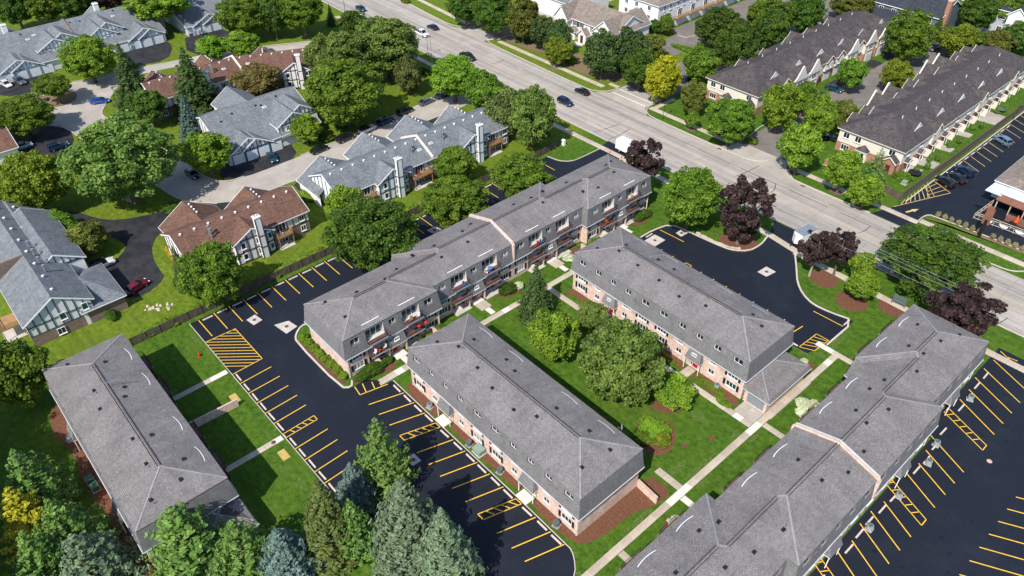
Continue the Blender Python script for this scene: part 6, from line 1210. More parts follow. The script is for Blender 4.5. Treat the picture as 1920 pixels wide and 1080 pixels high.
# side profiles: (x, z of body top, half width) stations from rear to front
SHAPES = {
 'sedan': dict(L=4.75, W=1.82, body=[(-2.37,.62,.66),(-2.28,.86,.8),(-1.75,.93,.88),(-.9,.92,.91),(.6,.9,.91),(1.5,.82,.87),(2.15,.7,.78),(2.37,.55,.62)], cab=[(-1.95,.92),(-1.15,1.36),(-.35,1.44),(.35,1.38),(1.2,.9)], wb=1.38, wr=.33),
 'suv': dict(L=4.75, W=1.9, body=[(-2.35,.7,.72),(-2.3,1.0,.86),(-1.75,1.06,.93),(-.9,1.05,.95),(.7,1.03,.95),(1.5,.98,.91),(2.15,.86,.82),(2.36,.65,.66)], cab=[(-2.25,1.04),(-1.95,1.55),(-.9,1.68),(.1,1.62),(1.0,1.03)], wb=1.4, wr=.37),
 'van': dict(L=5.1, W=1.98, body=[(-2.55,.7,.78),(-2.5,1.08,.92),(-1.75,1.12,.98),(-.9,1.12,.99),(.7,1.1,.99),(1.6,1.02,.94),(2.3,.86,.84),(2.54,.62,.68)], cab=[(-2.45,1.1),(-2.25,1.68),(-.9,1.8),(.5,1.72),(1.6,1.05)], wb=1.55, wr=.36),
 'pickup': dict(L=5.7, W=1.98, body=[(-2.85,.75,.84),(-2.8,1.05,.94),(-1.75,1.07,.98),(-.9,1.07,.98),(1.0,1.08,.98),(2.0,1.05,.95),(2.65,.92,.88),(2.84,.7,.76)], cab=[(-.95,1.06),(-.75,1.72),(.1,1.82),(.75,1.76),(1.5,1.07)], wb=1.8, wr=.4)}
CARM = {}
def car_meshes(kind):
    if kind in CARM: return CARM[kind]
    d = SHAPES[kind]; st = d['body']; hw = d['W']/2; zb = .24
    b = MB(); rings = []
    for x, z, w in st:
        lo = zb+.1 if abs(x) > d['L']/2-.15 else zb
        rings.append([(x,-w*.9,lo),(x,-w,lo+.18),(x,-w,z-.16),(x,-w*.93,z-.05),(x,-w*.62,z),(x,0,z+.025),(x,w*.62,z),(x,w*.93,z-.05),(x,w,z-.16),(x,w,lo+.18),(x,w*.9,lo)])
    for r0, r1 in zip(rings, rings[1:]):
        for i in range(10): b.poly([r0[i], r1[i], r1[i+1], r0[i+1]])
    b.poly(rings[0]); b.poly(rings[-1][::-1])
    for q in (-1,1): b.box(d['cab'][-1][0]-.35, q*hw*1.0-.02 if q > 0 else -hw-.16, st[3][1]+.02, d['cab'][-1][0]-.2, hw+.16 if q > 0 else -hw+.02, st[3][1]+.18)
    cab = d['cab']; wb_ = st[3][2]*.9; wt = wb_*.8
    gl = MB(); A = [(cab[0][0],wb_*.93,cab[0][1]-.02),(cab[1][0],wt,cab[1][1]-.03),(cab[2][0],wt,cab[2][1]-.03),(cab[3][0],wt,cab[3][1]-.03),(cab[4][0],wb_*.93,cab[4][1]-.02)]
    ms = {}
    # windscreens and side glass as separate panes
    p0, p1, p2, p3, p4 = A; f = lambda p, s: (p[0], s*p[1], p[2])
    ms['rear_window'] = MB().poly([f(p0,-1),f(p0,1),f(p1,1),f(p1,-1)]).mesh('rear_window', M['car_glass']); ms['windscreen'] = MB().poly([f(p4,-1),f(p4,1),f(p3,1),f(p3,-1)]).mesh('windscreen', M['car_glass'])
    zm = st[3][1]-.02; side = [(p0[0],wb_,zm),(p4[0],wb_,zm),(p3[0],wt,p3[2]),(p2[0],wt,p2[2]),(p1[0],wt,p1[2])]
    ms['side_window'] = MB().poly([(x,-y,z) for x,y,z in side]).poly(side).mesh('side_window', M['car_glass'])
    r = MB(); e = .03
    for a, c in ((p1,p2),(p2,p3)): r.poly([(a[0],-wt-e,a[2]),(c[0],-wt-e,c[2]),(c[0],-wt*.75,c[2]+.06),(a[0],-wt*.75,a[2]+.06)]); r.poly([(a[0],wt+e,a[2]),(c[0],wt+e,c[2]),(c[0],wt*.75,c[2]+.06),(a[0],wt*.75,a[2]+.06)]); r.poly([(a[0],-wt*.75,a[2]+.06),(c[0],-wt*.75,c[2]+.06),(c[0],wt*.75,c[2]+.06),(a[0],wt*.75,a[2]+.06)])
    for a in (p1,p3): r.poly([(a[0],-wt-e,a[2]-.01),(a[0],-wt*.75,a[2]+.06),(a[0],wt*.75,a[2]+.06),(a[0],wt+e,a[2]-.01)])
    for s in (-1,1):
        for a, c in ((p0,p1),(p3,p4)): r.bar((a[0],s*(a[1]+.02),a[2]),(c[0],s*(c[1]+.02),c[2]),.09,.06)
        xm = (p1[0]+p3[0])/2; r.bar((xm-.05,s*(wb_+.01),zm),(xm,s*(wt+.015),p2[2]),.09,.05)
    if kind == 'pickup': bed = MB().box(-2.7,-.78,.7,-1.05,.78,1.095).mesh('load_bed', M['car_trim']); ms['load_bed'] = bed
    ms['roof'] = r; ms['body'] = b
    t = MB(); R_ = d['wr']; t.tube([(0,-.11,0),(0,.11,0)], [R_,R_], 16); ms['wheel'] = t.mesh('wheel', M['tyre']); ms['rim'] = MB().tube([(0,-.12,0),(0,.12,0)], [R_*.62,R_*.62], 12).mesh('rim', M['rim'])
    xf = d['L']/2-.12; ms['headlight'] = MB().box(-.13,-.17,-.07,.1,.17,.07).mesh('headlight', M['lamp_glass']); ms['taillight'] = MB().box(-.08,-.14,-.1,.1,.14,.1).mesh('taillight', M['tail_red'])
    CARM[kind] = (ms, d, {}); return CARM[kind]
def car(px, heading, kind, col, label, roofcol=None, group=None, z=0.03, s=1.0):
    ms, d, pm = car_meshes(kind); T = thing('parked_car' if kind != 'pickup' else 'pickup_truck', label, 'car' if kind != 'pickup' else 'pickup', (px[0], px[1], z), heading, group); T.scale = (s,s,s)
    for part, c in (('body', col), ('roof', roofcol or col)):
        if (part, c) not in pm: pm[(part, c)] = ms[part].mesh(part, M['car_'+c])
        o = link(part, pm[(part, c)], T)
    for w in ('rear_window','windscreen','side_window','load_bed'):
        if w in ms: link(w, ms[w], T)
    hw = d['W']/2
    for sx in (-1,1):
        for sy in (-1,1): w = link('wheel', ms['wheel'], T, (sx*d['wb'], sy*(hw-.1), d['wr'])); link('rim', ms['rim'], w)
    for q in (-1,1): link('headlight', ms['headlight'], T, (d['L']/2-.17, q*hw*.66, d['body'][-1][1]+.06)); link('taillight', ms['taillight'], T, (-d['L']/2+.1, q*hw*.72, d['body'][0][1]+.1))
    return T
def hd(a, b): return atan2(b[1]-a[1], b[0]-a[0])
STR = hd((-67.39,0.25), (-70.56,38.59)); PX = 0.0
for px, h_, k, c, lb, rc in [
 ((-139.34,58.16), 0, 'sedan','teal','teal blue sedan driving on the main road at the top',None), ((-108.52,59.90), 0, 'pickup','white','white pickup with long white cover on the main road',None), ((-110.48,65.42), pi, 'sedan','navy','dark blue sedan driving away in the far lane',None), ((-85.38,59.01), 0, 'pickup','black','black pickup driving past the bright roadside tree',None),
 ((-46.16,59.25), 0, 'suv','navy','dark blue suv on the road before the junction',None), ((-47.66,66.81), pi, 'sedan','black','black sedan in the far lane before the junction',None),
 ((-67.17,0.12), STR, 'sedan','black','black sedan first in the row parked along the street',None), ((-67.75,7.40), STR, 'suv','black','black suv second in the row parked along the street',None), ((-68.05,13.75), STR, 'suv','silver','silver suv with black roof parked along the street','black'), ((-68.44,19.44), STR, 'suv','navy','dark blue suv behind the silver one along the street',None), ((-69.70,26.10), STR, 'suv','black','black suv fifth in the row parked along the street',None), ((-70.39,33.29), STR, 'sedan','grey','grey sedan parked near the street mouth',None), ((-70.56,38.59), STR, 'sedan','teal','teal sedan last in the row under the tree',None),
 ((-71.28,-9.84), radians(-12), 'sedan','teal','dark green-blue sedan on the driveway of the garage house',None), ((-76.60,-26.41), hd((-80.23,-26.31),(-74.56,-25.84)), 'sedan','black','black sedan parked on the street bend',None),
 ((-56.51,-52.97), hd((-56.51,-52.97),(-56.49,-50.49)), 'suv','white','white suv with black roof on the black drive','black'), ((-45.44,-50.63), hd((-45.31,-51.85),(-46.03,-49.23)), 'sedan','maroon','maroon sedan beside the left house garage',None),
 ((-155.58,-43.94), radians(8), 'sedan','white','white sedan before the garages at the left edge',None), ((-154.84,-40.66), radians(8), 'suv','grey','grey suv next to the white sedan at the garages',None), ((-127.73,-28.77), hd((-128.90,-29.58),(-128.02,-27.72)), 'sedan','blue','bright blue sedan half behind the dark spruce',None), ((-115.46,-50.90), hd((-115.47,-52.40),(-115.45,-49.38)), 'suv','paleblue','pale blue suv on the black driveway at left',None), ((-109.67,-44.55), hd((-109.54,-45.90),(-109.63,-43.01)), 'suv','navy','dark blue suv in the shade of the silver-green tree',None),
 ((-157.72,7.95), 0, 'suv','plum','dark plum suv before the far garage, left one',None), ((-155.98,11.10), 0, 'suv','grey','grey suv before the far garage, right one',None), ((-33.96,92.82), pi/2, 'suv','navy','dark blue suv on the side street behind the yellow tree',None), ((-4.29,116.39), 0, 'sedan','teal','dark teal sedan on the townhouse driveway',None), ((0.64,161.88), -pi/2, 'van','plum','plum minivan at the end of the townhouse lane',None), ((9.92,91.98), pi, 'suv','black','black suv at the lane corner behind the pale trees',None),
 ((36.11,92.34), pi-.45, 'suv','black','black suv beside the hatched bay of the restaurant',None), ((36.93,95.83), pi-.45, 'sedan','black','black sedan between two dark cars at the restaurant',None), ((36.91,99.77), pi-.45, 'suv','navy','dark suv farthest from the hatched bay in its group of three',None), ((36.57,120.00), pi-.45, 'suv','steel','steel blue suv parked alone at the restaurant',None)]:
    car(px, h_, k, c, lb, rc)
# box truck and cargo trailer
T = thing('box_truck', 'white box truck parked on the car park apron by the purple tree', 'truck', (*(-17.91,51.87),0.03), 0.0)
MB().box(-3.4,-1.15,.8,2.0,1.15,3.0).build('cargo_box', M['white_plastic'], T); MB().box(-3.4,-.5,.5,3.9,.5,.8).build('chassis', M['car_trim'], T)
cb = MB(); cb.box(2.1,-1.0,.55,4.1,1.0,1.5); cb.poly([(2.1,-.98,1.5),(3.7,-.98,1.5),(3.1,-.9,2.3),(2.1,-.9,2.3)]); cb.poly([(2.1,.98,1.5),(3.7,.98,1.5),(3.1,.9,2.3),(2.1,.9,2.3)]); cb.poly([(2.1,-.9,2.3),(3.1,-.9,2.3),(3.1,.9,2.3),(2.1,.9,2.3)]); cb.build('cab', M['white_plastic'], T)
MB().poly([(3.72,-.95,1.5),(3.72,.95,1.5),(3.12,.88,2.28),(3.12,-.88,2.28)]).build('windscreen', M['car_glass'], T)
for x in (-2.2,3.1):
    for y in (-.95,.95): w = link('wheel', car_meshes('pickup')[0]['wheel'], T, (x,y,.42)); link('rim', car_meshes('pickup')[0]['rim'], w)
T = thing('cargo_trailer', 'white enclosed cargo trailer on the car park apron under the purple tree', 'trailer', (*(27.21,51.48),0.03), -pi/2-.15)
tb = MB(); tb.box(-2.3,-1.05,.5,2.0,1.05,2.5); tb.poly([(2.0,-1.05,.5),(2.7,0,.5),(2.7,0,2.4),(2.0,-1.05,2.5)]); tb.poly([(2.0,1.05,.5),(2.7,0,.5),(2.7,0,2.4),(2.0,1.05,2.5)]); tb.poly([(2.0,-1.05,2.5),(2.7,0,2.4),(2.0,1.05,2.5)]); tb.build('body', M['white_plastic'], T)
MB().box(-2.3,-1.08,2.5,2.0,1.08,2.56).build('roof', M['galv'], T); MB().bar((2.5,0,.5),(3.8,0,.45),.12,.1).build('hitch', M['black_metal'], T)
for y in (-1.05,1.05): w = link('wheel', car_meshes('suv')[0]['wheel'], T, (-.4,y,.37)); link('rim', car_meshes('suv')[0]['rim'], w)
car((31.25,49.25), pi/2, 'pickup', 'white', 'white pickup under the purple tree in front of the trailer')

# ---------------------------------------------------------------- wheel stops
ws = MB(); prof = [(-.13,0),(.13,0),(.09,.13),(-.09,.13)]
for q in (-1,1): ws.poly([(q*.92,y,z) for y,z in prof])
for a, b in zip(prof, prof[1:]+prof[:1]): ws.poly([(-.92,*a),(.92,*a),(.92,*b),(-.92,*b)])
ws = ws.mesh('wheel_stop', M['wheelstop'])
WS = random.Random(6)
def stops(pts, ang, label, group, hidden=None):
    for i, (x, y) in enumerate(pts): tag(link('wheel_stop', ws, None, (x+WS.uniform(-.08,.08), y+WS.uniform(-.05,.05), .02), ang+WS.uniform(-.02,.02)), ORD[i]+label if i < 18 and not (hidden and i >= hidden[0]) else hidden[1], 'wheel stop', group)
stops([(-29.3,-29.37+2.775*(k+.5)) for k in range(-6,23)], pi/2, ' wheel stop along the wooden fence, counted from the lawn corner', 'wheel stops along the fence', (11, 'pale wheel stop in the tree-shaded far stretch of the wooden fence'))
stops([(x,-47.1) for x in (-12.4,-9.6,-6.8,-4.1,-1.4,1.3,5.0,7.7,10.4,13.1,15.8,18.6)], 0, ' wheel stop along the shaded lawn, counted from the big hatched bay', 'wheel stops along the lawn')
stops([(x,-29.75) for x in (6.4,9.3,12.0,14.7,18.7,21.7,24.5,27.2,30.0,32.7,36.5,39.4,42.1)], 0, ' wheel stop before the middle front block, counted from the stepped block', 'wheel stops before the front block')
stops([(66.4,40.9),(66.5,37.7),(66.8,34.4),(66.9,31.3),(67.2,24.8),(67.6,21.2),(67.9,18.0),(67.9,15.2),(67.9,8.6),(67.8,5.7),(67.7,2.8),(67.8,0),(67.9,-3.0),(67.9,-9.5),(67.9,-13)], pi/2, ' wheel stop behind the rear block, counted from the road end', 'wheel stops behind the rear block')
tag(link('wheel_stop', ws, None, (45.3,36.1,.02), pi/2), 'lone concrete wheel stop at the far corner of the visitor car park', 'wheel stop'); tag(link('wheel_stop', ws, None, (42.0,24.9,.02), 0), 'concrete wheel stop beside the annex and hatched bay', 'wheel stop'); tag(link('wheel_stop', ws, None, (6.0,30.8,.02), pi/2), 'concrete wheel stop by the drain pad of the visitor car park', 'wheel stop')
stops([(34.5,103.5+3.2*k) for k in range(9)], pi/2, ' wheel stop in the restaurant row, counted from the hatched bay', 'wheel stops of the restaurant')

# drain pads with iron covers
def pad(name, pts, label, parent_s=None):
    c = (sum(p[0] for p in pts)/len(pts), sum(p[1] for p in pts)/len(pts)); T = thing(name, label, 'drain', (*c, 0))
    MB().prism([(p[0]-c[0],p[1]-c[1]) for p in pts], 0.0, .035).build('concrete_square', M['concrete_pad'], T); MB().tube([(0,0,.02),(0,0,.05)], [.34,.34], 14).build('cover', M['rust_iron'], T)
pad('drain_pad', [(-19.9,-36.9),(-19.2,-34.5),(-16.9,-34.1),(-16.5,-36.4)], 'concrete drain pad beside the planted end of the stepped block'); pad('drain_pad', [(-24.31,-39.83),(-24.60,-38.07),(-22.45,-37.77),(-22.18,-39.51)], 'concrete drain pad beside the big hatched bay'); pad('drain_pad', [(6.5,28.7),(6.5,31.9),(9.1,32),(9.1,28.9)], 'concrete drain pad at the near end of the visitor car park')
pad('drain_pad', [(8.95,35.36),(8.96,37.00),(10.57,37.15),(10.45,35.14)], 'small concrete drain pad at the kerb of the visitor car park'); pad('drain_pad', [(26.97,36.73),(27.17,39.34),(29.28,39.28),(28.91,36.75)], 'concrete drain pad in the middle of the visitor car park'); pad('drain_pad', [(18.51,-36.78),(18.47,-35.26),(20.26,-35.25),(20.20,-36.70)], 'concrete drain pad between the pine and the striped stalls'); pad('drain_pad', [(-24.95,-0.60),(-25.06,1.49),(-23.02,1.80),(-22.70,-0.30)], 'concrete drain pad behind the party wall of the stepped block')
def manhole(px, label, r=.35, m='rust_iron'): T = tag(MB().tube([(0,0,0),(0,0,.06)], [r,r], 14).build('manhole_cover', M[m], None, (*px,.02)), label, 'manhole cover')
manhole((3.2,-49.3), 'rusty manhole cover on the lower lawn path'); manhole((3.4,-52.6), 'grey manhole cover in the shaded lawn beside the path', .4, 'concrete_pad'); manhole((46.11,7.64), 'grey manhole cover at the annex drive', .3, 'concrete_pad')
for px, lb in (((-27.37,71.86),'kerb drain at the junction corner'),((-10.59,70.31),'kerb drain before the twin-lobed tree'),((-5.69,69.27),'kerb drain at the lane apron'),((16.15,69.15),'kerb drain by the bright verge trees'),((-70.17,-23.66),'kerb drain on the street bend'),((-65.35,-29.72),'kerb drain by the brown terrace wing')): tag(MB().box(-.5,-.25,0,.5,.25,.04).build('drain_grate', M['rust_iron'], None, (*px,0)), lb, 'drain')
tag(MB().tube([(0,0,0),(0,0,.03)], [.38,.38], 7).build('orange_patch', M['coping'], None, (*(73.98,24.34),.02)), 'small reddish plate on the dark rear car park', 'plate')

# ---------------------------------------------------------------- fences
FC = {}
def fence(p, q, label, hgt=1.75, m='fence_wood', step=2.45, cap=None):
    p = Vector(p); q = Vector(q); L = (q-p).length; n = max(1, round(L/step)); s = L/n; T = thing('wooden_fence', label, 'fence', (p.x,p.y,0), atan2(q.y-p.y, q.x-p.x)); k = (round(s,3), hgt, m)
    if k not in FC:
        b = MB(); nb = int(s/.15)
        rr = random.Random(1)
        for i in range(nb): x = .08+i*(s-.16)/nb; hh = hgt+rr.uniform(-.04,.04); b.box(x, -.02+rr.uniform(-.008,.008), .08, x+(s-.16)/nb-.012, .012, hh)
        b.box(.05,.015,.4,s-.05,.06,.5); b.box(.05,.015,hgt-.4,s-.05,.06,hgt-.3)
        FC[k] = (b.mesh('fence_panel', M[m]), MB().box(-.065,-.065,0,.065,.065,hgt+.12).mesh('post', M[m]))
    for i in range(n): link('fence_panel', FC[k][0], T, (i*s,0,0))
    for i in range(n+1): link('post', FC[k][1], T, (i*s,-.03,0))
    if cap: MB().box(0,-.16,hgt+.02,L,.16,hgt+.1).build('cap_rail', M[cap], T)
fence((-31.0,-57.0), (-31.0,36.0), 'long weathered wooden fence between the apartments and the terraces'); fence((-31.0,36.0), (-31.6,42.5), 'short end of weathered fence by the utility cabinet at the road end')
fence((33.0,79.2), (33.3,150), 'dark brown fence between townhouse gardens and the restaurant car park', 1.9, cap='fence_cap'); fence((26.5,80.0), (33.0,79.2), 'short weathered fence beside the bright verge tree', 1.6)
# brick garden walls
for x0, y0, x1, y1, lb in ((43.6,-15.7,47.2,-16.0,'low pink brick wall running from the middle front block'),(-7.2,-57.6,-6.9,-49.8,'brick garden wall across the shaded lawn'),(0.2,-17.9,2.2,-17.9,'low pink brick wall at the recess of the stepped block'),(0.2,17.6,2.0,17.6,'low pink brick wall at the far recess of the stepped block')):
    T = thing('brick_wall', lb, 'wall', (x0,y0,0), atan2(y1-y0,x1-x0)); L = hypot(x1-x0,y1-y0); MB().box(0,-.14,0,L,.14,1.35).build('wall', M['brick_pink'], T); MB().box(-.03,-.18,1.35,L+.03,.18,1.42).build('coping', M['coping'], T)

# ---------------------------------------------------------------- services
AC = {}
def ac(x, y, label, dark=False, group=None):
    T = thing('air_conditioner', label, 'air conditioner', (x,y,0), WS.uniform(0,.4), group)
    if not AC:
        AC['b'] = MB().tube([(0,0,.1),(0,0,.85)], [.42,.42], 12).mesh('casing', M['ac_grey']); AC['d'] = MB().tube([(0,0,.1),(0,0,.85)], [.42,.42], 12).mesh('casing', M['ac_dark']); f = MB().tube([(0,0,.85),(0,0,.9)], [.33,.33], 12); f.bar((-.4,0,.92),(.4,0,.92),.04,.03).bar((0,-.4,.92),(0,.4,.92),.04,.03); AC['f'] = f.mesh('fan_guard', M['ac_dark']); AC['p'] = MB().box(-.48,-.48,0,.48,.48,.08).mesh('base', M['ac_grey'])
    link('casing', AC['d' if dark else 'b'], T); link('fan_guard', AC['f'], T); link('base', AC['p'], T)
for x, y, dk, lb in ((13.0,-28.3,0,'pale air conditioner by the first stalls before the front block'),(22.6,-28.4,1,'dark air conditioner right of the first red door'),(29.2,-28.2,1,'dark air conditioner left of the second red door'),(40.6,-28.3,1,'dark air conditioner near the corner of the front block'),(26.6,7.2,1,'dark air conditioner by the huge courtyard tree'),(39.7,7.3,0,'pale air conditioner in the ground cover by the annex'),(-17.2,-71.3,0,'air conditioner at the upper end of the lower left block'),
  (67.0,34.0,0,'air conditioner at the road end of the rear block'),(67.6,21.6,0,'sage utility unit at the step of the rear block'),(68.4,17.5,0,'air conditioner beside the first hatched bay of the rear car park'),(68.3,9.2,0,'air conditioner beside the middle hatched bay of the rear car park'),(68.2,1.6,0,'air conditioner between two stalls of the rear car park'),(-47.2+4.2,-58.2+1.0,1,'dark air conditioner at the brick base of the left house'),(-42.6,-57.9,0,'pale air conditioner at the brick base of the left house')): ac(x,y,lb,bool(dk))
for x, y, m, lb, sz in ((24.6,-28.2,'utility_sage','sage green transformer box in the mulch before the front block',(.9,.7,.9)),(-7.6,-71.6,'utility_green','green utility box behind the lower left block, left one',(.7,.55,.8)),(-5.9,-71.5,'utility_green','green utility box behind the lower left block, right one',(.7,.55,.8)),(-31.3,43.9,'white_plastic','white utility cabinet at the fence end',(.5,.35,1.3)),(*(30.28,85.94),'utility_sage','sage green utility box by the short fence',(.6,.5,.7)),(*(15.09,80.95),'brick_red','brick monument sign by the lane',(.9,.5,1.2))):
    T = thing('utility_box', lb, 'utility box', (x,y,0)); MB().box(-sz[0],-sz[1],0,sz[0],sz[1],.1).build('base', M['concrete_pad'], T); MB().box(-sz[0]*.85,-sz[1]*.85,.1,sz[0]*.85,sz[1]*.85,sz[2]).build('cabinet', M[m], T); MB().box(-sz[0]*.9,-sz[1]*.9,sz[2],sz[0]*.9,sz[1]*.9,sz[2]+.06).build('lid', M[m], T)
# hydrant
T = thing('hydrant', 'red fire hydrant on the lawn by the big hatched bay', 'hydrant', (-21.2,-49.7,0)); MB().tube([(0,0,0),(0,0,.1),(0,0,.12),(0,0,.62),(0,0,.66),(0,0,.82)], [.22,.22,.15,.15,.2,.05], 10).build('barrel', M['hydrant_red'], T); MB().tube([(-.28,0,.45),(.28,0,.45)], [.07,.07], 8).build('nozzle', M['hydrant_red'], T)
# bench in the shade
T = thing('bench', 'pale slatted bench in the dark shade at lower left', 'bench', (-18.6,-78.3,0), 0.0)
for i in range(9): part_box('slat', T, -.95+i*.22, -.28, .42, -.81+i*.22, .28, .46, 'galv')
for i in range(7): part_box('back_slat', T, -.9+i*.28, .26, .5, -.78+i*.28, .32, .95, 'galv')
for q in (-.8,.8): part_box('leg', T, q-.04, -.25, 0, q+.04, .28, .42, 'black_metal')
# straw patches on the turf
for x, y, lb in ((-8.7,-49.6,'straw mat of new turf by the upper stalls'),(6.2,-49.3,'straw mat of new turf by the lower stalls')): tag(MB().box(-1.0,-.55,0,1.0,.55,.04).build('straw_mat', M['straw'], None, (x,y,0)), lb, 'mat')
# stones
def rocks(px, n, sx, sy, rz, label):
    T = thing('stone_border', label, 'stones', (*px,0), rz); R = random.Random(n)
    for i in range(n):
        r = R.uniform(.18,.36); mb = MB(); pts = [(cos(a)*r*R.uniform(.8,1.2), sin(a)*r*R.uniform(.7,1.1)) for a in np.linspace(0,6.28,7)[:-1]]
        top = [(x*.6,y*.6) for x,y in pts]; [mb.poly([(*pts[k],0),(*pts[(k+1)%6],0),(*top[(k+1)%6],r*.8),(*top[k],r*.8)]) for k in range(6)]; mb.poly([(*t_,r*.8) for t_ in top]); mb.build('stone', M['stone_pale'], T, (R.uniform(-sx,sx), R.uniform(-sy,sy)+.18*sx*((R.random())**2), 0))
rocks((-37.77,-49.88), 26, 2.2, .7, .9, 'curved patch of pale stones on the lawn near the fence'); rocks((-75.95,-40.46), 16, 1.8, .8, .2, 'ring of pale stones under the huge silver-green tree'); rocks((-35.36,-15.85), 14, 1.1, .6, .3, 'pale stone heap on the lawn before the fence')
# visitor car park kerb stones
T = thing('kerb_stones', 'edging of loose pale stones along the visitor car park lawn', 'stones', (14,38.4,0)); R = random.Random(2)
for i in range(26):
    t = i/25; x = 12+8.5*t; y = 38.35+.2*t+1.6*t**4; r = R.uniform(.16,.28); part_box('stone', T, x-14-r, y-38.4-r*.8, 0, x-14+r, y-38.4+r*.8, r*1.2, 'stone_pale')

# ---------------------------------------------------------------- poles, signs, wires
def lamp(px, h_, label, arm=1.8, adir=pi/2, m='galv', r=.09):
    T = thing('street_light', label, 'street light', (*px,0)); MB().tube([(0,0,0),(0,0,h_)], [r,r*.6], 8).build('pole', M[m], T); MB().tube([(0,0,h_-.1),(cos(adir)*arm*.6,sin(adir)*arm*.6,h_+.12),(cos(adir)*arm,sin(adir)*arm,h_+.1)], [.05,.045,.04], 6).build('arm', M[m], T)
    x, y = cos(adir)*arm, sin(adir)*arm; hd_ = MB().box(x-.35,y-.16,h_+.02,x+.35,y+.16,h_+.16).build('lamp_head', M[m], T); MB().box(x-.28,y-.12,h_-.02,x+.28,y+.12,h_+.015).build('lens', M['lamp_glass'], hd_)
lamp((-86.02,46.96), 9.2, 'tall pale street light beside the clipped hedge', 2.4); lamp((-94.24,51.64), 6.2, 'dark thin lamp post behind the tall street light', .4, 0, 'black_metal', .07); lamp((-139.45,52.36), 7.5, 'dark lamp post beside the teal sedan', .4, 0, 'black_metal', .08); lamp((-24.09,71.20), 5.6, 'dark lamp post on the corner verge', .4, 0, 'black_metal', .07); lamp((17.79,53.43), 5.5, 'dark lamp post beside the purple tree at the road', .4, 0, 'black_metal', .08); lamp((34.43,131.39), 4.5, 'short dark lamp post on the verge by the garden fence', .3, 0, 'black_metal', .06)
T = thing('street_sign', 'green street name sign at the road corner', 'sign', (*(-41.76,77.03),0)); MB().tube([(0,0,0),(0,0,3.6)], [.045,.045], 8).build('post', M['galv'], T); MB().box(-.9,-.02,3.1,.9,.02,3.75).build('blade', M['sign_green'], T, (0,0,0)); b_ = MB().box(-.02,-.8,2.6,.02,.8,3.05).build('blade', M['sign_green'], T)
T = thing('property_sign', 'grey slatted property sign on the mulch by the rear block', 'sign', (*(48.92,46.80),0), 0.05)
for q in (-1.1,1.1): part_box('post', T, q-.07,-.07,0,q+.07,.07,2.1,'sign_grey')
for i in range(2): part_box('board', T, -1.15,-.05,.6+i*.8,1.15,.05,1.25+i*.8,'sign_grey')
# restaurant pole sign, rusty brown with dark post
T = thing('pole_sign', 'tall rusty orange pole sign by the restaurant patio', 'sign', (*(49.52,77.89),0), .2); part_box('post', T, -.28,-.28,0,.28,.28,4.2,'black_metal'); part_box('panel', T, -.7,-.2,3.2,.7,.2,6.6,'copper_roof'); part_box('cap', T, -.45,-.25,6.6,.45,.25,7.0,'copper_roof')
# overhead wires with their poles
for x, y, lb in ((18.2,47.0,'wooden utility pole behind the purple tree at the car park entrance'),(92,49.2,'wooden utility pole beyond the right edge')):
    T = thing('utility_pole', lb, 'utility pole', (x,y,0)); MB().tube([(0,0,0),(0,0,9.6)], [.16,.11], 8).build('pole', M['bark_pale'], T); MB().box(-.06,-1.6,8.9,.06,1.6,9.05).build('cross_arm', M['bark_pale'], T)
for i, dy in enumerate((-1.5,-.5,.6,1.5)):
    mb = MB(); P_ = []
    for k in range(17): t = k/16; P_.append((18.2+73.8*t, 47.0+2.2*t+dy-1.5, 9.1-.9*4*t*(1-t)-(.7 if i == 0 else 0)))
    mb.tube(P_, [.016]*17, 5); tag(mb.build('overhead_wire', M['galv']), ('lowest','second','third','outermost')[i]+' overhead wire crossing the wide locust tree', 'wire')
# roof antennas and dishes
def dish(px, z, label, rz=0):
    T = thing('satellite_dish', label, 'satellite dish', (*px,z), rz); mb = MB(); n = 14
    for k in range(n):
        a, b = 2*pi*k/n, 2*pi*(k+1)/n
        for r0, r1 in ((0,.25),(.25,.5)): mb.poly([(r0*cos(a)*.9,-.15+r0*r0*.6,.75+r0*sin(a)),(r1*cos(a)*.9,-.15+r1*r1*.6,.75+r1*sin(a)),(r1*cos(b)*.9,-.15+r1*r1*.6,.75+r1*sin(b)),(r0*cos(b)*.9,-.15+r0*r0*.6,.75+r0*sin(b))])
    mb.build('reflector', M['ac_grey'], T); MB().bar((0,-.1,0),(0,-.1,.75),.06,.06).build('mast', M['galv'], T); MB().bar((0,-.15,.3),(0,.55,.7),.04,.04).build('feed_arm', M['galv'], T)
dish((39.49,-15.38), 7.75, 'pale satellite dish on the back roof edge of the front block', 2.4); dish((-0.57,33.72), 5.4, 'white satellite dish on the far balcony of the stepped block', 2.2)
def antenna(px, z, label, rz):
    T = thing('roof_antenna', label, 'antenna', (*px,z), rz); MB().tube([(0,0,0),(0,0,1.7)], [.03,.025], 6).build('mast', M['galv'], T); mb = MB().bar((-1.3,0,1.6),(1.3,0,1.6),.05,.05); [mb.bar((-1.2+i*.3,-.45+.02*i,1.6),(-1.2+i*.3,.45-.02*i,1.6),.03,.03) for i in range(9)]; mb.build('elements', M['galv'], T)
antenna((-12.06,-63.61), 9.4, 'tv antenna on the ridge of the lower left block', 1.2); antenna((19.91,14.44), 9.5, 'tv antenna on the ridge of the annex block', 1.0)

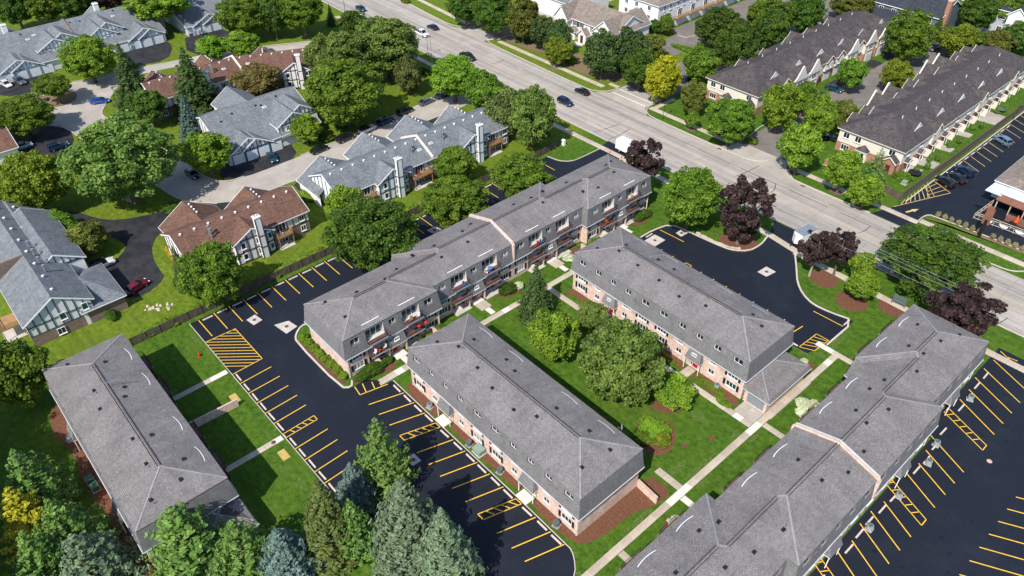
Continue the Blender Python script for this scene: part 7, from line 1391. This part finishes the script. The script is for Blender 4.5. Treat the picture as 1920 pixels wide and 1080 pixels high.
# ---------------------------------------------------------------- balcony and garden life
def umbrella(x, y, z, m, label, r=.75, h_=1.9, closed=False):
    T = thing('parasol', label, 'parasol', (x,y,z)); MB().tube([(0,0,0),(0,0,h_)], [.025,.025], 6).build('pole', M['galv'], T); mb = MB(); n = 8
    if closed: mb.tube([(0,0,.7),(0,0,1.0),(0,0,1.7),(0,0,2.3)], [.42,.36,.22,.04], 8)
    else:
        for k in range(n): a, b = 2*pi*k/n, 2*pi*(k+1)/n; mb.poly([(0,0,h_),(r*cos(a),r*sin(a),h_-.4),(r*cos(b),r*sin(b),h_-.4)])
    mb.build('canopy', M[m], T)
umbrella(.35,-20.7,2.78,'red_cloth','left red parasol on the lower balcony of the stepped block',.42,1.3); umbrella(.35,-19.3,2.78,'red_cloth','right red parasol on the lower balcony of the stepped block',.4,1.3); umbrella(-.9,-4.2,5.42,'blue_cloth','bright blue parasol on the top balcony by the party wall',.5,1.3)
def chair(x, y, z, m, label, rz=0):
    T = thing('garden_chair', label, 'chair', (x,y,z), rz); part_box('seat', T, -.24,-.24,.4,.24,.24,.46,m); part_box('backrest', T, -.24,.18,.46,.24,.24,.95,m)
    for i in (-.2,.2):
        for j in (-.2,.2): part_box('leg', T, i-.02,j-.02,0,i+.02,j+.02,.4,m)
for x, y, z, m, lb in ((.4,-29.3,2.78,'white_plastic','white chair on the first lower balcony, near end'),(.4,-28.6,2.78,'orange_cloth','orange chair on the first lower balcony'),(.3,-27.4,2.78,'white_plastic','white chair on the first lower balcony, far end'),(.35,-21.9,5.42,'deck_wood','brown planter chair on the second top balcony'),(.4,-20.6,5.42,'white_plastic','white chair on the second top balcony'),(-.9,-10.0,5.42,'blue_cloth','blue and white chair on the third top balcony'),(-.9,-5.1,5.42,'white_plastic','white seat by the blue parasol'),(-1.0,7.2,5.42,'red_cloth','red draped chair on the balcony beyond the party wall'),(-1.0,8.1,5.42,'blue_cloth','blue chair beside the red one on the balcony'),(.3,24.6,2.78,'orange_cloth','orange chair on the far lower balcony'),(.35,31.4,5.42,'deck_wood','brown pot stand on the last top balcony'),(-39.2,8.4,2.6,'red_cloth','pink-red chair on the wooden deck of the slate terrace'),(-39.2,7.4,2.6,'white_plastic','white chair on the wooden deck of the slate terrace'),(-39.3,-24.2,2.6,'white_plastic','pale chair on the deck of the brown terrace')): chair(x,y,z,m,lb,WS.uniform(0,3))
def ptable(px, label, m='black_metal', r=.8):
    T = thing('patio_table', label, 'table', (*px,0)); MB().tube([(0,0,.68),(0,0,.74)], [r,r], 16).build('table_top', M[m], T); MB().tube([(0,0,0),(0,0,.68)], [.07,.07], 8).build('leg', M[m], T); MB().tube([(0,0,0),(0,0,.05)], [.35,.35], 12).build('foot', M[m], T)
ptable((29.95,91.14), 'dark covered round table on the nearest townhouse patio', 'shutter_black', 1.4); ptable((30.10,135.86), 'grey table on the wide townhouse patio', 'ac_dark', .9)
for i, (x0,y0,x1,y1) in enumerate([(27.4,91,30.4,94.5),(27.4,96,31.6,100),(27.4,106,30.8,109),(27.4,116,30.6,119),(27.4,127,32,134)]): sheet('patio', [(x0,y0),(x1,y0+.6),(x1,y1),(x0,y1)], .03, 'concrete_street')
sheet('annex_drive', [(44.2,5.5),(47.7,5.5),(47.7,8.6),(44.2,8.6)], .045, 'concrete_street'); sheet('annex_drive', [(47.9,8.0),(49.0,8.0),(49.0,19),(47.9,19)], .04, 'concrete_street')
# restaurant patio: rails, bunting, parasols
T = thing('patio_rail', 'pale wooden patio railing of the restaurant', 'railing', (46.0,83.5,0))
def rail(p, q):
    mb = MB()
    for z in (.25,1.1): mb.bar((p[0]-46,p[1]-83.5,z),(q[0]-46,q[1]-83.5,z),.12,.1)
    L = hypot(q[0]-p[0],q[1]-p[1]); n = int(L/2)+1
    mb.build('rail', M['rail_wood'], T)
    for i in range(n+1): t = i/n; x, y = p[0]+(q[0]-p[0])*t-46, p[1]+(q[1]-p[1])*t-83.5; part_box('post', T, x-.06,y-.06,0,x+.06,y+.06,1.15,'rail_wood')
rail((45.9,83.6),(46.3,91.6)); rail((45.9,83.6),(72,85.4)); rail((46.6,84.4),(72,86.2))
for i in range(6): T2 = tag(MB().poly([(-.8,0,1.0)]+[(.8*cos(a),-.06,1.0-.55*sin(a)) for a in np.linspace(pi,0,9)[1:-1]]+[(.8,0,1.0)]).build('bunting', M['trim_white'], None, (48.6+i*2.9,83.65+i*.19,0)), ORD[i]+' white half-round bunting from the patio corner on the restaurant rail', 'bunting', 'bunting on the patio rail')
for px, lb in (((47.13,87.42),'closed orange parasol at the patio corner'),((52.45,87.35),'closed orange parasol in the middle of the patio'),((52.06,92.27),'closed orange parasol at the right edge of the picture')): umbrella(*px,0,'orange_cloth',lb,closed=True)
for x, y, lb in ((48.6,86.2,'dark patio table behind the first bunting'),(52.2,86.6,'dark patio table before the orange parasol'),(44.9,88.6,'dark seating beside the canopy corner')): ptable((x,y), lb, 'black_metal', .7)
# warning cones by the box truck
for px, lb in (((-18.00,49.25),'orange traffic cone behind the box truck'),((-21.45,49.08),'orange traffic cone at the pavement by the apron')):
    T = thing('traffic_cone', lb, 'traffic cone', (*px,0)); MB().tube([(0,0,.04),(0,0,.7)], [.16,.03], 10).build('cone', M['orange_cloth'], T); MB().box(-.2,-.2,0,.2,.2,.04).build('base', M['orange_cloth'], T)
